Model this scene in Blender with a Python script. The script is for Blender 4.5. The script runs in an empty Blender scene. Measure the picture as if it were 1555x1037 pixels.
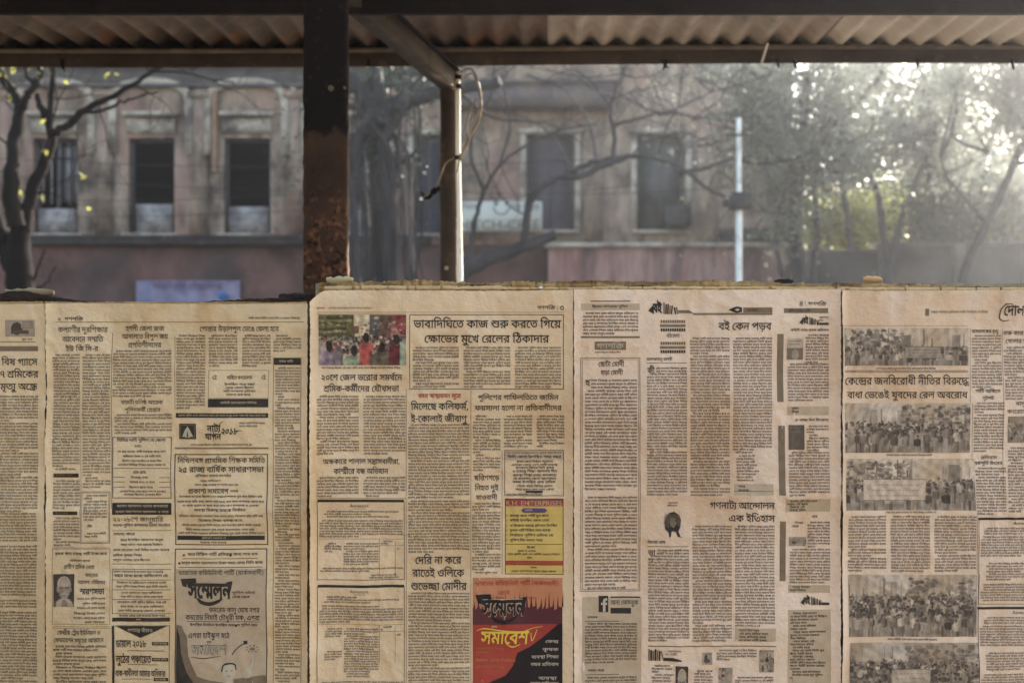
import bpy, math
import numpy as np
from mathutils import Vector
from mathutils.geometry import delaunay_2d_cdt

# ------------------------------------------------------------------ camera, world, sun, exposure
S = bpy.context.scene
COL = S.collection
EYE = 1.5
FPX = 1832.0                      # focal length in photo pixels
CX, CY = 777.5, 518.5
DB = 1.6                          # distance of the newspaper boards
cam_d = bpy.data.cameras.new("camera")
cam = bpy.data.objects.new("camera", cam_d)
COL.objects.link(cam)
cam.location = (0, 0, EYE)
cam.rotation_euler = (math.radians(90), 0, 0)
cam_d.sensor_width = 36.0
cam_d.lens = FPX / 1555.0 * 36.0
cam_d.clip_start = 0.05
cam_d.clip_end = 500
cam_d.dof.use_dof = True
cam_d.dof.focus_distance = DB
cam_d.dof.aperture_fstop = 6.8
S.camera = cam

SUN_AZ, SUN_EL = math.radians(37), math.radians(27)   # to the right of +Y, above the horizon
world = bpy.data.worlds.new("World")
S.world = world
world.use_nodes = True
wn = world.node_tree.nodes
wn.clear()
sky = wn.new("ShaderNodeTexSky")
sky.sky_type = 'NISHITA'
sky.sun_disc = False
sky.sun_elevation = SUN_EL
sky.sun_rotation = SUN_AZ
sky.air_density = 1.0
sky.dust_density = 1.2
bg = wn.new("ShaderNodeBackground")
bg.inputs[1].default_value = 0.15
wo = wn.new("ShaderNodeOutputWorld")
wb = wn.new("ShaderNodeMix")            # warm white balance of the picture
wb.data_type = 'RGBA'; wb.blend_type = 'MULTIPLY'; wb.inputs[0].default_value = 1.0; wb.inputs[7].default_value = (1.0, .92, .81, 1)
world.node_tree.links.new(sky.outputs[0], wb.inputs[6])
world.node_tree.links.new(wb.outputs[2], bg.inputs[0])
world.node_tree.links.new(bg.outputs[0], wo.inputs[0])

sun_d = bpy.data.lights.new("sun", 'SUN')
sun_d.energy = 5.0
sun_d.angle = math.radians(0.6)
sun_d.color = (1.0, 0.94, 0.84)
sun = bpy.data.objects.new("sun", sun_d)
COL.objects.link(sun)
sdir = Vector((math.sin(SUN_AZ) * math.cos(SUN_EL), math.cos(SUN_AZ) * math.cos(SUN_EL), math.sin(SUN_EL)))
sun.rotation_euler = sdir.to_track_quat('Z', 'Y').to_euler()
S.view_settings.view_transform = 'Standard'
S.view_settings.look = 'None'
S.view_settings.gamma = 1.0
S.view_settings.exposure = 2.46
S.cycles.volume_bounces = 1
S.cycles.max_bounces = 8

# ------------------------------------------------------------------ small helpers
def W(px, py, D):
    """photo pixel at depth D -> world point"""
    return ((px - CX) / FPX * D, D, EYE + (CY - py) / FPX * D)

def vnoise(x, y, seed=0):
    """smooth pseudo-noise from sines, about -1..1"""
    x = np.asarray(x, float); y = np.asarray(y, float)
    r = np.random.default_rng(seed)
    o = np.zeros(np.broadcast(x, y).shape)
    for k in range(6):
        a = r.uniform(0, 2 * np.pi); f = r.uniform(.6, 1.6); p = r.uniform(0, 6.28)
        o = o + np.sin((x * np.cos(a) + y * np.sin(a)) * f + p)
    return o / 3.2

class MB:
    """collects polygons and links them as ONE mesh object"""
    def __init__(s):
        s.v = []; s.n = 0; s.f = []      # f: (array of faces, material slot)
        s.cols = None
    def add(s, V, F, slot=0):
        V = np.asarray(V, float).reshape(-1, 3)
        F = np.asarray(F, int)
        if len(F) == 0: return
        s.v.append(V); s.f.append((F + s.n, slot)); s.n += len(V)
    def box(s, x0, x1, y0, y1, z0, z1, slot=0, jit=0, rng=None):
        V = np.array([(x, y, z) for x in (x0, x1) for y in (y0, y1) for z in (z0, z1)], float)
        if jit: V += rng.normal(0, jit, V.shape)
        s.add(V, [(0, 1, 3, 2), (4, 6, 7, 5), (0, 4, 5, 1), (2, 3, 7, 6), (0, 2, 6, 4), (1, 5, 7, 3)], slot)
    def tube(s, P, R, n=7, slot=0, cap=True, rng=None, jit=0):
        P = np.asarray(P, float); m = len(P)
        R = np.broadcast_to(np.asarray(R, float), (m,))
        T = np.gradient(P, axis=0); T /= np.linalg.norm(T, axis=1)[:, None] + 1e-9
        ref = np.array([0, 0, 1.0]) if abs(T[0][2]) < .8 else np.array([1.0, 0, 0])
        A = np.cross(T, ref); A /= np.linalg.norm(A, axis=1)[:, None] + 1e-9
        B = np.cross(T, A)
        th = np.linspace(0, 2 * np.pi, n, endpoint=False)
        rr = R[:, None] * np.ones(n)
        if jit: rr = rr * (1 + rng.normal(0, jit, rr.shape))
        V = P[:, None, :] + rr[..., None] * (np.cos(th)[None, :, None] * A[:, None, :] + np.sin(th)[None, :, None] * B[:, None, :])
        i = np.arange(m - 1)[:, None] * n; j = np.arange(n)[None, :]; k = (j + 1) % n
        F = np.stack([i + j, i + k, i + n + k, i + n + j], -1).reshape(-1, 4)
        s.add(V.reshape(-1, 3), F, slot)
        if cap:
            for e in (0, m - 1):
                s.add(V[e], [list(range(n)) if e else list(range(n))[::-1]], slot)
    def build(s, name, mats, parent=None, smooth=False):
        me = bpy.data.meshes.new(name)
        V = np.concatenate(s.v) if s.v else np.zeros((0, 3))
        me.vertices.add(len(V)); me.vertices.foreach_set("co", V.ravel())
        loops = np.concatenate([f.ravel() for f, _ in s.f]) if s.f else np.zeros(0, int)
        sizes = np.concatenate([np.full(len(f), f.shape[1]) for f, _ in s.f]) if s.f else np.zeros(0, int)
        slots = np.concatenate([np.full(len(f), k) for f, k in s.f]) if s.f else np.zeros(0, int)
        me.loops.add(len(loops)); me.loops.foreach_set("vertex_index", loops)
        me.polygons.add(len(sizes))
        st = np.concatenate([[0], np.cumsum(sizes)[:-1]]) if len(sizes) else np.zeros(0, int)
        me.polygons.foreach_set("loop_start", st)
        me.polygons.foreach_set("material_index", slots)
        if smooth: me.polygons.foreach_set("use_smooth", np.ones(len(sizes), bool))
        for m in (mats if isinstance(mats, (list, tuple)) else [mats]): me.materials.append(m)
        me.update(calc_edges=True)
        if s.cols is not None:
            C = np.concatenate(s.cols)                    # one rgb per face
            at = me.color_attributes.new("ink", 'FLOAT_COLOR', 'CORNER')
            c4 = np.ones((len(loops), 4)); c4[:, :3] = np.repeat(C, sizes, axis=0)
            at.data.foreach_set("color", c4.ravel())
        o = bpy.data.objects.new(name, me); COL.objects.link(o)
        if parent is not None:
            o.parent = parent
            if parent.type == 'EMPTY': o.location = -parent.location
        return o

def tag(o, label=None, cat=None, group=None, kind=None):
    if label: o["label"] = label
    if cat: o["category"] = cat
    if group: o["group"] = group
    if kind: o["kind"] = kind
    return o

def thing(name, label, cat, loc=(0, 0, 0), group=None):
    o = bpy.data.objects.new(name, None); COL.objects.link(o)
    o.empty_display_size = .1
    # meshes are modelled in world space: keep the empty at the thing's base and shift children back
    o.location = loc
    return tag(o, label, cat, group)

# ------------------------------------------------------------------ materials
def nmat(name, c1, c2=None, scale=4, rough=.85, c3=None, scale3=1.0, thr3=(.5, .65), stretch=(1, 1, 1), bump=0, bscale=None, metal=0, detail=6, spec=.3, trans=0, thr=(.35, .65)):
    m = bpy.data.materials.new(name); m.use_nodes = True
    N = m.node_tree.nodes; L = m.node_tree.links; N.clear()
    out = N.new("ShaderNodeOutputMaterial"); b = N.new("ShaderNodeBsdfPrincipled")
    b.inputs["Roughness"].default_value = rough; b.inputs["Metallic"].default_value = metal
    b.inputs["Specular IOR Level"].default_value = spec
    tc = N.new("ShaderNodeTexCoord"); mp = N.new("ShaderNodeMapping"); mp.inputs["Scale"].default_value = stretch
    geo = N.new("ShaderNodeNewGeometry")
    L.new(geo.outputs["Position"], mp.inputs["Vector"])
    b.inputs["Base Color"].default_value = (*c1, 1)
    def noise(sc, det=detail):
        n = N.new("ShaderNodeTexNoise"); n.inputs["Scale"].default_value = sc; n.inputs["Detail"].default_value = det
        n.inputs["Roughness"].default_value = .62
        L.new(mp.outputs[0], n.inputs["Vector"]); return n
    col = None
    if c2 is not None:
        n = noise(scale); r = N.new("ShaderNodeValToRGB")
        r.color_ramp.elements[0].position, r.color_ramp.elements[1].position = thr
        r.color_ramp.elements[0].color = (*c1, 1); r.color_ramp.elements[1].color = (*c2, 1)
        L.new(n.outputs["Fac"], r.inputs[0]); col = r.outputs[0]
    if c3 is not None:
        n = noise(scale3); r = N.new("ShaderNodeValToRGB")
        r.color_ramp.elements[0].position, r.color_ramp.elements[1].position = thr3
        L.new(n.outputs["Fac"], r.inputs[0])
        mx = N.new("ShaderNodeMix"); mx.data_type = 'RGBA'
        L.new(r.outputs[0], mx.inputs[0])
        if col is not None: L.new(col, mx.inputs[6])
        else: mx.inputs[6].default_value = (*c1, 1)
        mx.inputs[7].default_value = (*c3, 1); col = mx.outputs[2]
    if col is not None: L.new(col, b.inputs["Base Color"])
    if bump:
        n = noise(bscale or scale * 3); bp = N.new("ShaderNodeBump"); bp.inputs["Strength"].default_value = bump
        bp.inputs["Distance"].default_value = .02
        L.new(n.outputs["Fac"], bp.inputs["Height"]); L.new(bp.outputs[0], b.inputs["Normal"])
    if trans:
        t = N.new("ShaderNodeBsdfTranslucent"); ms = N.new("ShaderNodeMixShader"); ms.inputs[0].default_value = trans
        if col is not None: L.new(col, t.inputs[0])
        else: t.inputs[0].default_value = (*c1, 1)
        L.new(b.outputs[0], ms.inputs[1]); L.new(t.outputs[0], ms.inputs[2]); L.new(ms.outputs[0], out.inputs[0])
    else:
        L.new(b.outputs[0], out.inputs[0])
    return m

def amat(name, rough=.8):
    """printed picture: colour comes from the mesh's own 'ink' attribute"""
    m = bpy.data.materials.new(name); m.use_nodes = True
    N = m.node_tree.nodes; L = m.node_tree.links
    b = N["Principled BSDF"]; b.inputs["Roughness"].default_value = rough; b.inputs["Specular IOR Level"].default_value = .2
    a = N.new("ShaderNodeAttribute"); a.attribute_name = "ink"
    L.new(a.outputs["Color"], b.inputs["Base Color"])
    return m

# ------------------------------------------------------------------ Bengali lettering: glyph outlines and laid-out words
GL = {
3: "",
5: "40,860 0,-48o -40,-80o -72,-48o -60,0 -56,0o -76,48o -40,76o -8,52 72,8 4,-52o 48,-64o 52,0 52,0o 52,60o 4,60;-88,832 0,-24o -28,-20o -20,0 -20,0o -20,24o 0,20 0,16o 20,24o 20,0 24,0o 24,-20o",
6: "124,312 60,-36o 116,-104o 92,-120o 32,-60 -64,-32 -40,64o -84,100o -96,84o -68,40;80,488 0,40o 36,60o 64,36o 40,0 40,0o 64,-36o 36,-60o 0,-40 0,-44o -36,-60o -64,-36o -40,0 -40,0o -64,36o -36,60o;148,488 0,-36o 40,-36o 32,0 32,0o 40,36o 0,36 0,32o -40,36o -32,0 -32,0o -40,-36o",
8: "904,624 0,-72 -104,0 0,-552 -80,0 -28,60o -84,88o -52,32 28,68 36,-24o 84,-76o 20,-40 0,16o -4,28o 0,24o 0,16 0,360 -728,0 0,72;376,92 -68,0o -124,64o -108,152o -48,132 76,24 32,-104o 80,-132o 100,-60o 60,0 56,0o 68,32o 28,64o 0,36 0,60o -60,72o -48,0 -32,0o -36,-32o 0,-28 0,-8o 4,-24o 4,-8 -76,-16 -4,20o -8,36o 0,16 0,36o 40,52o 64,24o 36,0 60,0o 88,-52o 48,-92o 0,-60 0,-56o -52,-92o -100,-56o;344,464 -4,32o -52,48o -44,12 24,44 44,-12 56,-20o 52,-56o 4,-44",
9: "896,624 0,-72 -96,0 0,-552 -80,0 -28,60o -84,88o -52,32 28,68 36,-24o 84,-76o 20,-40 0,16o -4,28o 0,24o 0,16 0,360 -728,0 0,72;376,92 -68,0o -124,64o -108,152o -48,132 76,24 32,-104o 80,-132o 100,-60o 60,0 56,0o 68,32o 28,64o 0,36 0,60o -60,72o -48,0 -32,0o -36,-32o 0,-28 0,-8o 4,-24o 4,-8 -76,-16 -4,20o -8,36o 0,16 0,36o 40,52o 64,24o 36,0 60,0o 88,-52o 48,-92o 0,-60 0,-56o -52,-92o -100,-56o;344,464 -4,32o -52,48o -44,12 24,44 44,-12 56,-20o 52,-56o 4,-44;1168,624 0,-72 -104,0 0,-552 -80,0 0,480 -16,40o -40,32o -32,0 -8,0 0,72 8,0 28,0o 52,-32o 16,-32 -4,4o -4,36o 0,12 0,76 56,0 24,-64",
10: "360,624 -4,40o -36,36o -40,0 -72,0 -68,0o -72,16o -24,20 -28,20o -24,64o 0,40 0,12o 0,24o 4,16 72,-4 0,-12o -4,-20o 0,-8 0,-20o 8,-36o 12,-12 12,-16o 56,-12o 48,0 56,0 56,0o 60,-16o 20,-20 20,-16o 16,-56o 4,-40;240,500 80,0o 96,-52o 48,-80o 0,-44 0,-80o -116,-96o -112,-8 12,12 44,-12o 100,-48o 100,-64o 48,-36 -44,-56 -64,48o -104,64o -100,52o -112,36o -68,16 12,72 36,-12o 64,-8o 48,0 72,0o 76,36o 28,52o 0,28 0,52o -76,60o -60,0 -36,0o -44,-16o -20,-28o 0,-20 0,-8o 4,-16o 0,-8 -72,-12 -4,12o -4,36o 0,12 0,36o 40,52o 80,28o;176,464 -8,32o -48,48o -48,12 24,44 48,-12 56,-20o 48,-56o 8,-44;540,624 0,-72 -548,0 0,72",
12: "508,624 0,40o -36,36o -44,0 -140,0 -64,0o -72,16o -24,20 -28,20o -28,64o 0,40 0,12o 4,24o 4,16 72,-4 0,-12o -4,-20o 0,-8 0,-20o 8,-36o 12,-12 12,-16o 52,-12o 52,0 124,0 52,0o 60,-16o 24,-20 16,-16o 20,-56o 0,-40;720,624 0,-72 -364,0 0,-180 0,-28o 20,-28o 16,0 20,0o 40,24o 48,52o 28,40 60,8 32,-44o 36,-100o 0,-52 0,-60o -56,-104o -104,-56o -80,0 -64,0o -116,48o -96,100o -80,172o -32,120 76,20 36,-140o 88,-168o 112,-76o 72,0 80,0o 88,80o 0,64 0,44o -24,64o -20,20 44,20 -28,-52o -64,-64o -64,-36o -32,0 -20,0o -40,16o -16,12 -16,12o -20,52o 0,60 0,160 -288,0 0,72",
16: "512,628 40,0o 56,-16o 16,-20 20,-16o 24,-44o 0,-44 0,-488 -76,0 -8,32o -32,36o -40,20o -32,0 -36,0o -60,-8o -68,-8o -44,0 -32,0o -80,12o -72,44o -40,80o 0,72 0,24o 8,52o 0,20 80,-8 -4,-16o -8,-44o 0,-28 0,-44o 28,-52o 40,-32o 56,-8o 28,0 52,0o 80,16o 52,0 44,0o 64,-24o 24,-32 0,360 0,36o -12,32o -12,12 -16,12o -40,0 -32,0o -68,-32o -52,-48o -28,-60o 0,-24 0,-8o 8,-24o 28,-16o 24,0 12,0o 20,4o 8,0 8,-68 -8,-8o -32,0o -24,0 -48,0o -72,56o 0,64 0,40o 40,84o 72,68o 92,44o",
18: "508,628 76,0o 88,-76o 0,-68 0,-48o -48,-76o -88,-56o -56,-24 -32,72 68,24o 76,60o 0,44 0,40o -44,40o -40,0 -36,0o -64,-24o -48,-40o -28,-40o 0,-16 0,-16o 20,-24o 32,-4 -20,-76 -56,12o -56,56o 0,44 0,32o 40,72o 72,56o 92,36o;680,224 0,-80o -120,-104o -108,0 -68,0o -128,52o -104,108o -92,180o -32,128 76,20 40,-144o 96,-180o 132,-84o 84,0 64,0o 80,52o 0,56 0,40o -52,52o -40,16 80,36 44,-24o 48,-76o",
20: "816,624 0,-72 -324,0 0,-64 0,-16 0,-472 -76,0 -32,60o -104,104o -132,68o -72,12 -40,96 100,56o 192,88o 108,32 -20,-40 0,76 -424,0 0,72;416,468 20,-28 -52,-16o -108,-48o -104,-48o -44,-24 56,-12o 120,-60o 100,-88o 24,-56 -8,0 -4,24o 0,44o 0,32;760,288 0,-32o -24,-60o -60,-36o -52,0 -16,0o -28,0o -12,4 4,72 4,-4o 20,0o 12,0 48,0o 28,40o 0,24 0,52o -104,76o -100,16 0,72 80,-8o 124,-60o 76,-96o",
21: "704,624 0,-72 -104,0 0,-552 -76,0 -28,40o -72,76o -88,64o -104,48o -64,12 -24,92 48,-36 92,-16o 128,-64o 88,-80o 28,-40 -4,24o 0,48o 0,24 0,496 52,0 24,-64;448,472 0,-60o -60,-80o -108,-48o -72,-8 -48,8 -16,48 80,4o 104,36o 48,56o 0,36 0,32o -28,52o -32,24 56,52 32,-32o 44,-76o;184,432 -64,0o -72,60o 0,56 0,24o 16,40o 8,16 76,-20 -8,-12o -12,-28o 0,-16 0,-24o 32,-28o 24,0 16,0o 48,16o 44,48o 24,48 56,12 0,-48 -20,-44o -56,-68o -72,-32o",
22: "484,0 0,424 20,-64 -32,52o -64,72o -56,48o -56,24o -32,0 -56,0o -64,-56o -24,-36 -16,-8 16,16o 56,16o 40,0 48,0o 56,-36o 24,-56o 0,-28 0,-56o -80,-96o -80,-44 -52,72 52,24o 80,56o 0,40 0,24o -32,28o -32,0 -24,0o -48,-12o -24,-12 -80,64 28,56o 72,76o 84,40o 48,0 48,0o 84,-36o 80,-68o 40,-52 -20,12 0,12o -4,60o 0,28 0,104 52,0 24,-64 104,0 0,-72 -104,0 0,-552",
23: "640,624 0,-72 -104,0 0,-552 -76,0 -32,44o -100,76o -136,56o -72,4 -36,84 20,20o 44,28o 48,32o 24,16 56,-8 -12,-8o -20,0o -12,0 -56,0o -80,28o -40,60o 0,36 0,44o 56,68o 60,36 68,-36 -56,-20o -48,-56o 0,-32 0,-36o 52,-32o 36,0 24,0o 52,16o 32,20 44,-60 -40,-20o -76,-52o -76,-52o -28,-24 -12,20 116,-20o 148,-80o 52,-60 0,16o 0,36o 0,20 0,388 -468,0 0,72",
24: "420,8 -68,0o -112,44o -96,100o -80,164o -36,124 76,20 28,-104o 64,-148o 76,-84o 88,-40o 56,0 80,0o 96,72o 0,60 0,28o -16,60o -28,44 44,-16 -36,-44o -68,-56o -60,-24o -28,0 -20,0o -44,12o -12,12 -16,16o -24,48o 0,56 0,92 0,60o 48,84o 76,40o 48,0 56,0o 72,-52o 0,-56 0,-40o -44,-56o -68,-24o -40,0 -72,0o -116,48o -92,88o -32,48 60,40 32,-40o 72,-76o 88,-44o 60,0 40,0o 36,32o 0,24 0,20o -28,24o -24,0 -32,0o -44,-36o -24,-56o 0,-32 0,-104 0,-24o 20,-32o 24,0 24,0o 40,20o 48,44o 32,36 72,4 24,-40o 28,-84o 0,-44 0,-60o -56,-92o -112,-56o",
25: "576,624 0,-72 -404,0 0,-32 -4,-64 0,-12o 4,-44o 0,-24 0,-172 0,-44o 12,-36o 4,-8 20,-20o 36,0 40,0o 68,40o 28,24 28,32o 32,68o 0,36 0,32o -40,20o -32,0 -4,0 -48,0o -56,16o -24,12 -24,16o -40,32o -12,24 12,88 20,-40o 48,-48o 68,-24o 52,0 16,0 40,0o 40,-12o 16,-8 24,-16o 20,-48o 0,-36 0,-60o -56,-112o -44,-36 -40,-32o -84,-40o -52,0 -40,0o -52,24o -16,16 -16,16o -20,56o 0,56 0,360 -104,0 0,72",
26: "616,312 0,-56o -44,-80o -68,-48o -80,-28o -44,-4 -20,24 56,-8o 100,-28o 108,-44o 60,-28 -36,-60 -76,40o -164,56o -172,36o -92,12 8,72 28,-8o 68,-8o 40,0 92,0o 108,48o 48,72o 0,40 0,52o -64,56o -60,0 -8,0o -12,-4o -8,0 -12,64 12,0o 28,4o 12,0 56,0o 76,-36o 44,-56o 16,-56o;228,216 -36,0o -52,16o -16,16 -12,16o -20,48o 0,48 0,200 76,0 0,-40 0,-44 0,-12o 0,-28o 0,-16 0,-60 0,-28o 8,-24o 8,-8 16,-12o 32,0 44,0o 64,32o 36,44o 0,20 0,20o -32,8o -24,0 -4,0 -52,0o -80,36o -28,32 12,64 16,-20o 40,-28o 56,-16o 44,0 48,0 12,0o 8,-12o 8,-4 24,-12o 24,-36o 0,-28 0,-48o -56,-76o -104,-48o;-8,552 0,72 704,0 0,-72",
27: "400,64 -56,0o -112,40o -92,96o -80,152o -32,112 76,20 36,-124o 84,-152o 108,-68o 72,0 76,0o 72,64o 0,64 0,32o -16,44o -8,16 64,0 -32,-32o -60,-44o -68,-28o -40,0 -40,0o -60,32o -36,56o 0,40 0,44o 64,92o 72,32 -16,0o -52,0o -28,0 -304,0 0,72 936,0 0,-72 -312,0 -24,0o -40,0o -16,0 -84,-36o -88,-60o -28,-52o 0,-24 0,-28o 32,-24o 20,0 36,0o 60,36o 40,32 84,-32 8,-20o 16,-56o 0,-32 0,-52o -48,-88o -100,-52o;800,204 0,-48o 16,-92o 20,-56 -76,-16 -16,60o -20,108o 0,64 0,52o 20,84o 12,28 -76,0o -108,36o -72,72o -24,48 76,16 16,-32o 48,-44o 80,-24o 56,0 12,0o 28,0o 16,4 36,-72 -24,-44o -20,-88o",
30: "576,624 0,-72 -404,0 0,-348 0,-44o 12,-36o 4,-8 20,-20o 36,0 40,0o 68,40o 28,24 28,32o 32,72o 0,36 0,32o -32,32o -40,0 -8,0o -32,-4o -12,-4 -12,72 20,4o 44,8o 20,0 36,0o 60,-28o 32,-60o 0,-48 0,-60o -56,-112o -44,-36 -40,-32o -84,-40o -52,0 -40,0o -52,24o -16,16 -16,16o -20,56o 0,56 0,360 -104,0 0,72;396,624 -4,40o -36,36o -40,0 -96,0 -64,0o -72,16o -24,20 -28,20o -24,64o 0,40 0,12o 0,24o 4,16 72,-4 0,-12o -4,-16o 0,-12 0,-20o 8,-36o 12,-12 12,-16o 56,-12o 48,0 80,0 52,0o 60,-16o 24,-20 16,-16o 16,-56o 4,-40",
31: "280,0 -56,0o -100,44o -68,76o -20,48 20,80 84,8o 88,56o 36,84o 0,52 0,24o -12,52o -12,28 -248,0 0,72 208,0 -32,40o -40,76o 0,36 0,40o 48,72o 40,28 52,-56 -32,-24o -28,-44o 0,-28 0,-32o 44,-68o 40,-40 308,0 0,-72 -172,0 -20,0o -28,0o -16,0 76,-72o 88,-148o 0,-92 0,-72o -56,-108o -112,-60o;280,72 56,0o 76,48o 36,80o 0,44 0,44o -28,88o -68,100o -60,60 16,-4 12,-28o 12,-60o 0,-36 0,-40o -20,-72o -56,-64o -96,-48o -72,-16 12,60 12,-52o 52,-68o 76,-36o",
32: "720,624 0,-72 -364,0 0,-180 0,-28o 20,-28o 16,0 20,0o 40,24o 48,52o 28,40 60,8 32,-44o 36,-100o 0,-52 0,-60o -56,-104o -104,-56o -80,0 -64,0o -116,48o -96,100o -80,172o -32,120 76,20 36,-140o 88,-168o 112,-76o 72,0 80,0o 88,80o 0,64 0,44o -24,64o -20,20 44,20 -28,-52o -64,-64o -64,-36o -32,0 -20,0o -40,16o -16,12 -16,12o -20,52o 0,60 0,160 -288,0 0,72",
34: "632,624 0,-72 -108,0 0,-552 -76,0 0,424 20,-60 -44,68o -84,84o -76,40o -40,0 -32,0o -48,-24o -24,-40o 0,-28 0,-32o 32,-44o 68,-28o 56,-4 -8,-84 -64,8o -104,44o -60,80o 0,60 0,52o 48,76o 80,36o 44,0 52,0o 84,-36o 80,-68o 44,-52 -16,4 -4,20o -4,56o 0,24 0,112 52,0 24,-64",
35: "408,48 -84,0o -140,84o -112,180o -44,152 76,24 36,-128o 84,-160o 108,-72o 72,0 48,0o 64,20o 40,44o 16,56o 0,32 0,40o -32,68o -56,40o -40,0 -40,0o -36,-32o 0,-28 0,-12o 4,-20o 4,-16 -76,-16 -4,20o -8,36o 0,20 0,40o 40,52o 68,28o 44,0 64,0o 92,-56o 52,-104o 0,-68 0,-60o -52,-100o -108,-64o;716,624 0,-72 -724,0 0,72",
36: "656,624 0,-72 -104,0 0,-552 -80,0 -36,56o -104,96o -132,72o -84,16 -24,92 52,-36 84,-16o 128,-64o 92,-80o 28,-40 -4,24o 0,48o 0,24 0,496 56,0 20,-64;212,624 60,0o 88,-40o 40,-76o 0,-44 0,-80o -128,-96o -112,-12 -48,8 -20,48 84,4o 100,40o 44,56o 0,32 0,44o -56,48o -56,0 -48,0o -44,-40o 0,-20 0,-16o 16,-24o 20,-8 -48,-64 -16,12o -32,32o -16,44o 0,24 0,36o 40,60o 76,32o",
37: "612,624 0,-72 -452,0 0,-300 -16,20 40,48o 104,76o 120,64o 68,28 64,-64 -20,-36o -24,-68o -8,-72o 0,-44 0,-48o 16,-92o 16,-56 -72,-16 -20,60o -20,108o 0,64 0,40o 12,72o 20,56o 12,16 12,-4 -56,-20o -108,-68o -104,-84o -56,-56 -60,40 0,336 -88,0 0,72",
38: "608,624 0,-72 -108,0 0,-552 -76,0 -32,60o -104,100o -136,72o -76,12 -40,96 96,56o 204,96o 112,32 -24,-44 0,144;424,472 20,-24 -76,-28o -168,-72o -72,-44 56,-12o 120,-60o 104,-88o 32,-56 -12,0 0,24o -4,44o 0,32;240,628 12,0o 28,-4o 12,0 -4,-72 -8,0o -16,0o -12,0 -32,0o -32,-24o 0,-20 0,-24o 44,-36o 60,-24 -60,-48 -36,20o -56,44o -32,52o 0,32 0,28o 28,48o 60,28o",
39: "616,624 0,-72 -108,0 0,-552 -76,0 0,244 16,-56 -32,44o -80,76o -80,44o -40,0 -36,0o -52,-40o 0,-40 0,-28o 40,-44o 48,-16 -40,-72 -60,24o -68,88o 0,52 0,52o 44,64o 76,32o 36,0 52,0o 88,-36o 72,-64o 36,-40 -16,-4 -4,24o 0,44o 0,24 0,180 -440,0 0,72",
40: "728,624 0,-72 -108,0 0,-552 -76,0 0,396 24,-64 -44,60o -68,84o -60,56o -60,24o -40,0 -40,0o -64,-28o -52,-52o -24,-28 -8,-4 16,12o 32,8o 20,0 56,0o 56,-64o 0,-44 0,-12o -4,-20o -4,-4 -16,8 12,12o 24,24o 24,24o 12,12 124,116 52,-52 -288,-268 -56,52 80,80 -36,-44 -28,-20 16,16o 20,40o 0,24 0,24o -32,32o -28,0 -16,0o -32,-8o -16,-12 -72,72 40,52o 80,80o 96,44o 52,0 56,0o 88,-40o 84,-84o 48,-64 -20,8 -4,24o 0,56o 0,32 0,128 52,0 24,-64",
41: "848,624 0,-72 -720,0 -16,8 44,-8o 84,-48o 72,-48o 24,-24 4,-56 -36,-16o -80,-40o -72,-36o -28,-20 -12,16 80,-16o 120,-48o 92,-72o 44,-44 0,16o -4,36o 0,20 0,340 12,0 56,0o 104,-20o 88,-44o 36,-32 24,-28o 28,-60o 0,-40 0,-32o -28,-60o -60,-36o -48,0 -16,0o -28,0o -16,4 4,68 8,0o 16,0o 12,0 48,0o 28,40o 0,24 0,52o -100,76o -92,8 0,-432 -76,0 -40,56o -100,84o -128,56o -92,16 -36,92 32,20o 68,36o 68,40o 36,16 -36,28o -100,44o -68,16 32,64 0,-16 -88,0 0,72",
42: "608,624 0,-72 -108,0 0,-552 -76,0 -32,60o -104,100o -136,72o -76,12 -40,96 96,56o 204,96o 112,32 -24,-44 0,72 -432,0 0,72;424,472 20,-24 -76,-28o -168,-72o -72,-44 56,-12o 120,-60o 104,-88o 32,-56 -12,0 0,24o -4,44o 0,32",
43: "424,44 -68,0o -112,40o -100,100o -80,160o -36,120 76,20 36,-132o 92,-160o 116,-72o 72,0 52,0o 76,36o 40,68o 0,44 0,28o -12,48o -20,40o -12,16 48,76 36,-56o 36,-104o 0,-52 0,-60o -56,-100o -108,-60o;384,284 -64,0o -72,64o 0,52 0,24o 16,48o 8,16 80,-24 -8,-12o -12,-28o 0,-16 0,-28o 28,-24o 24,0 24,0o 40,16o 48,44o 32,48 64,12 -8,-52 -28,-48o -60,-60o -68,-32o;732,624 0,-72 -740,0 0,72",
44: "632,624 0,-72 -104,0 0,-552 -80,0 0,136 20,-56 -36,56o -72,88o -76,56o -48,0 -36,0o -52,-36o 0,-40 0,-32o 48,-44o 48,-16 -28,-80 -52,20o -68,56o -32,64o 0,36 0,48o 48,64o 72,32o 40,0 60,0o 92,-44o 68,-72o 28,-48 -16,-4 -4,24o -4,48o 0,24 0,272 -456,0 0,72;300,324 0,-8o -4,-12o 0,-4 -76,20 0,60o -36,68o -80,40o -64,8 12,72 44,-16 48,-4o 76,-28o 52,-56o 28,-84o",
45: "636,624 0,-72 -104,0 0,-552 -76,0 -44,56o -100,84o -136,60o -92,12 -36,92 32,20o 68,36o 68,40o 36,16 -36,28o -100,44o -68,16 32,64 0,-16 -88,0 0,72;456,552 -320,0 -24,8 44,-8o 84,-48o 72,-48o 24,-24 4,-56 -36,-16o -80,-40o -72,-36o -28,-20 -12,16 88,-12o 128,-56o 100,-80o 44,-48 -16,-4 0,20o 0,48o 0,24",
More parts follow.
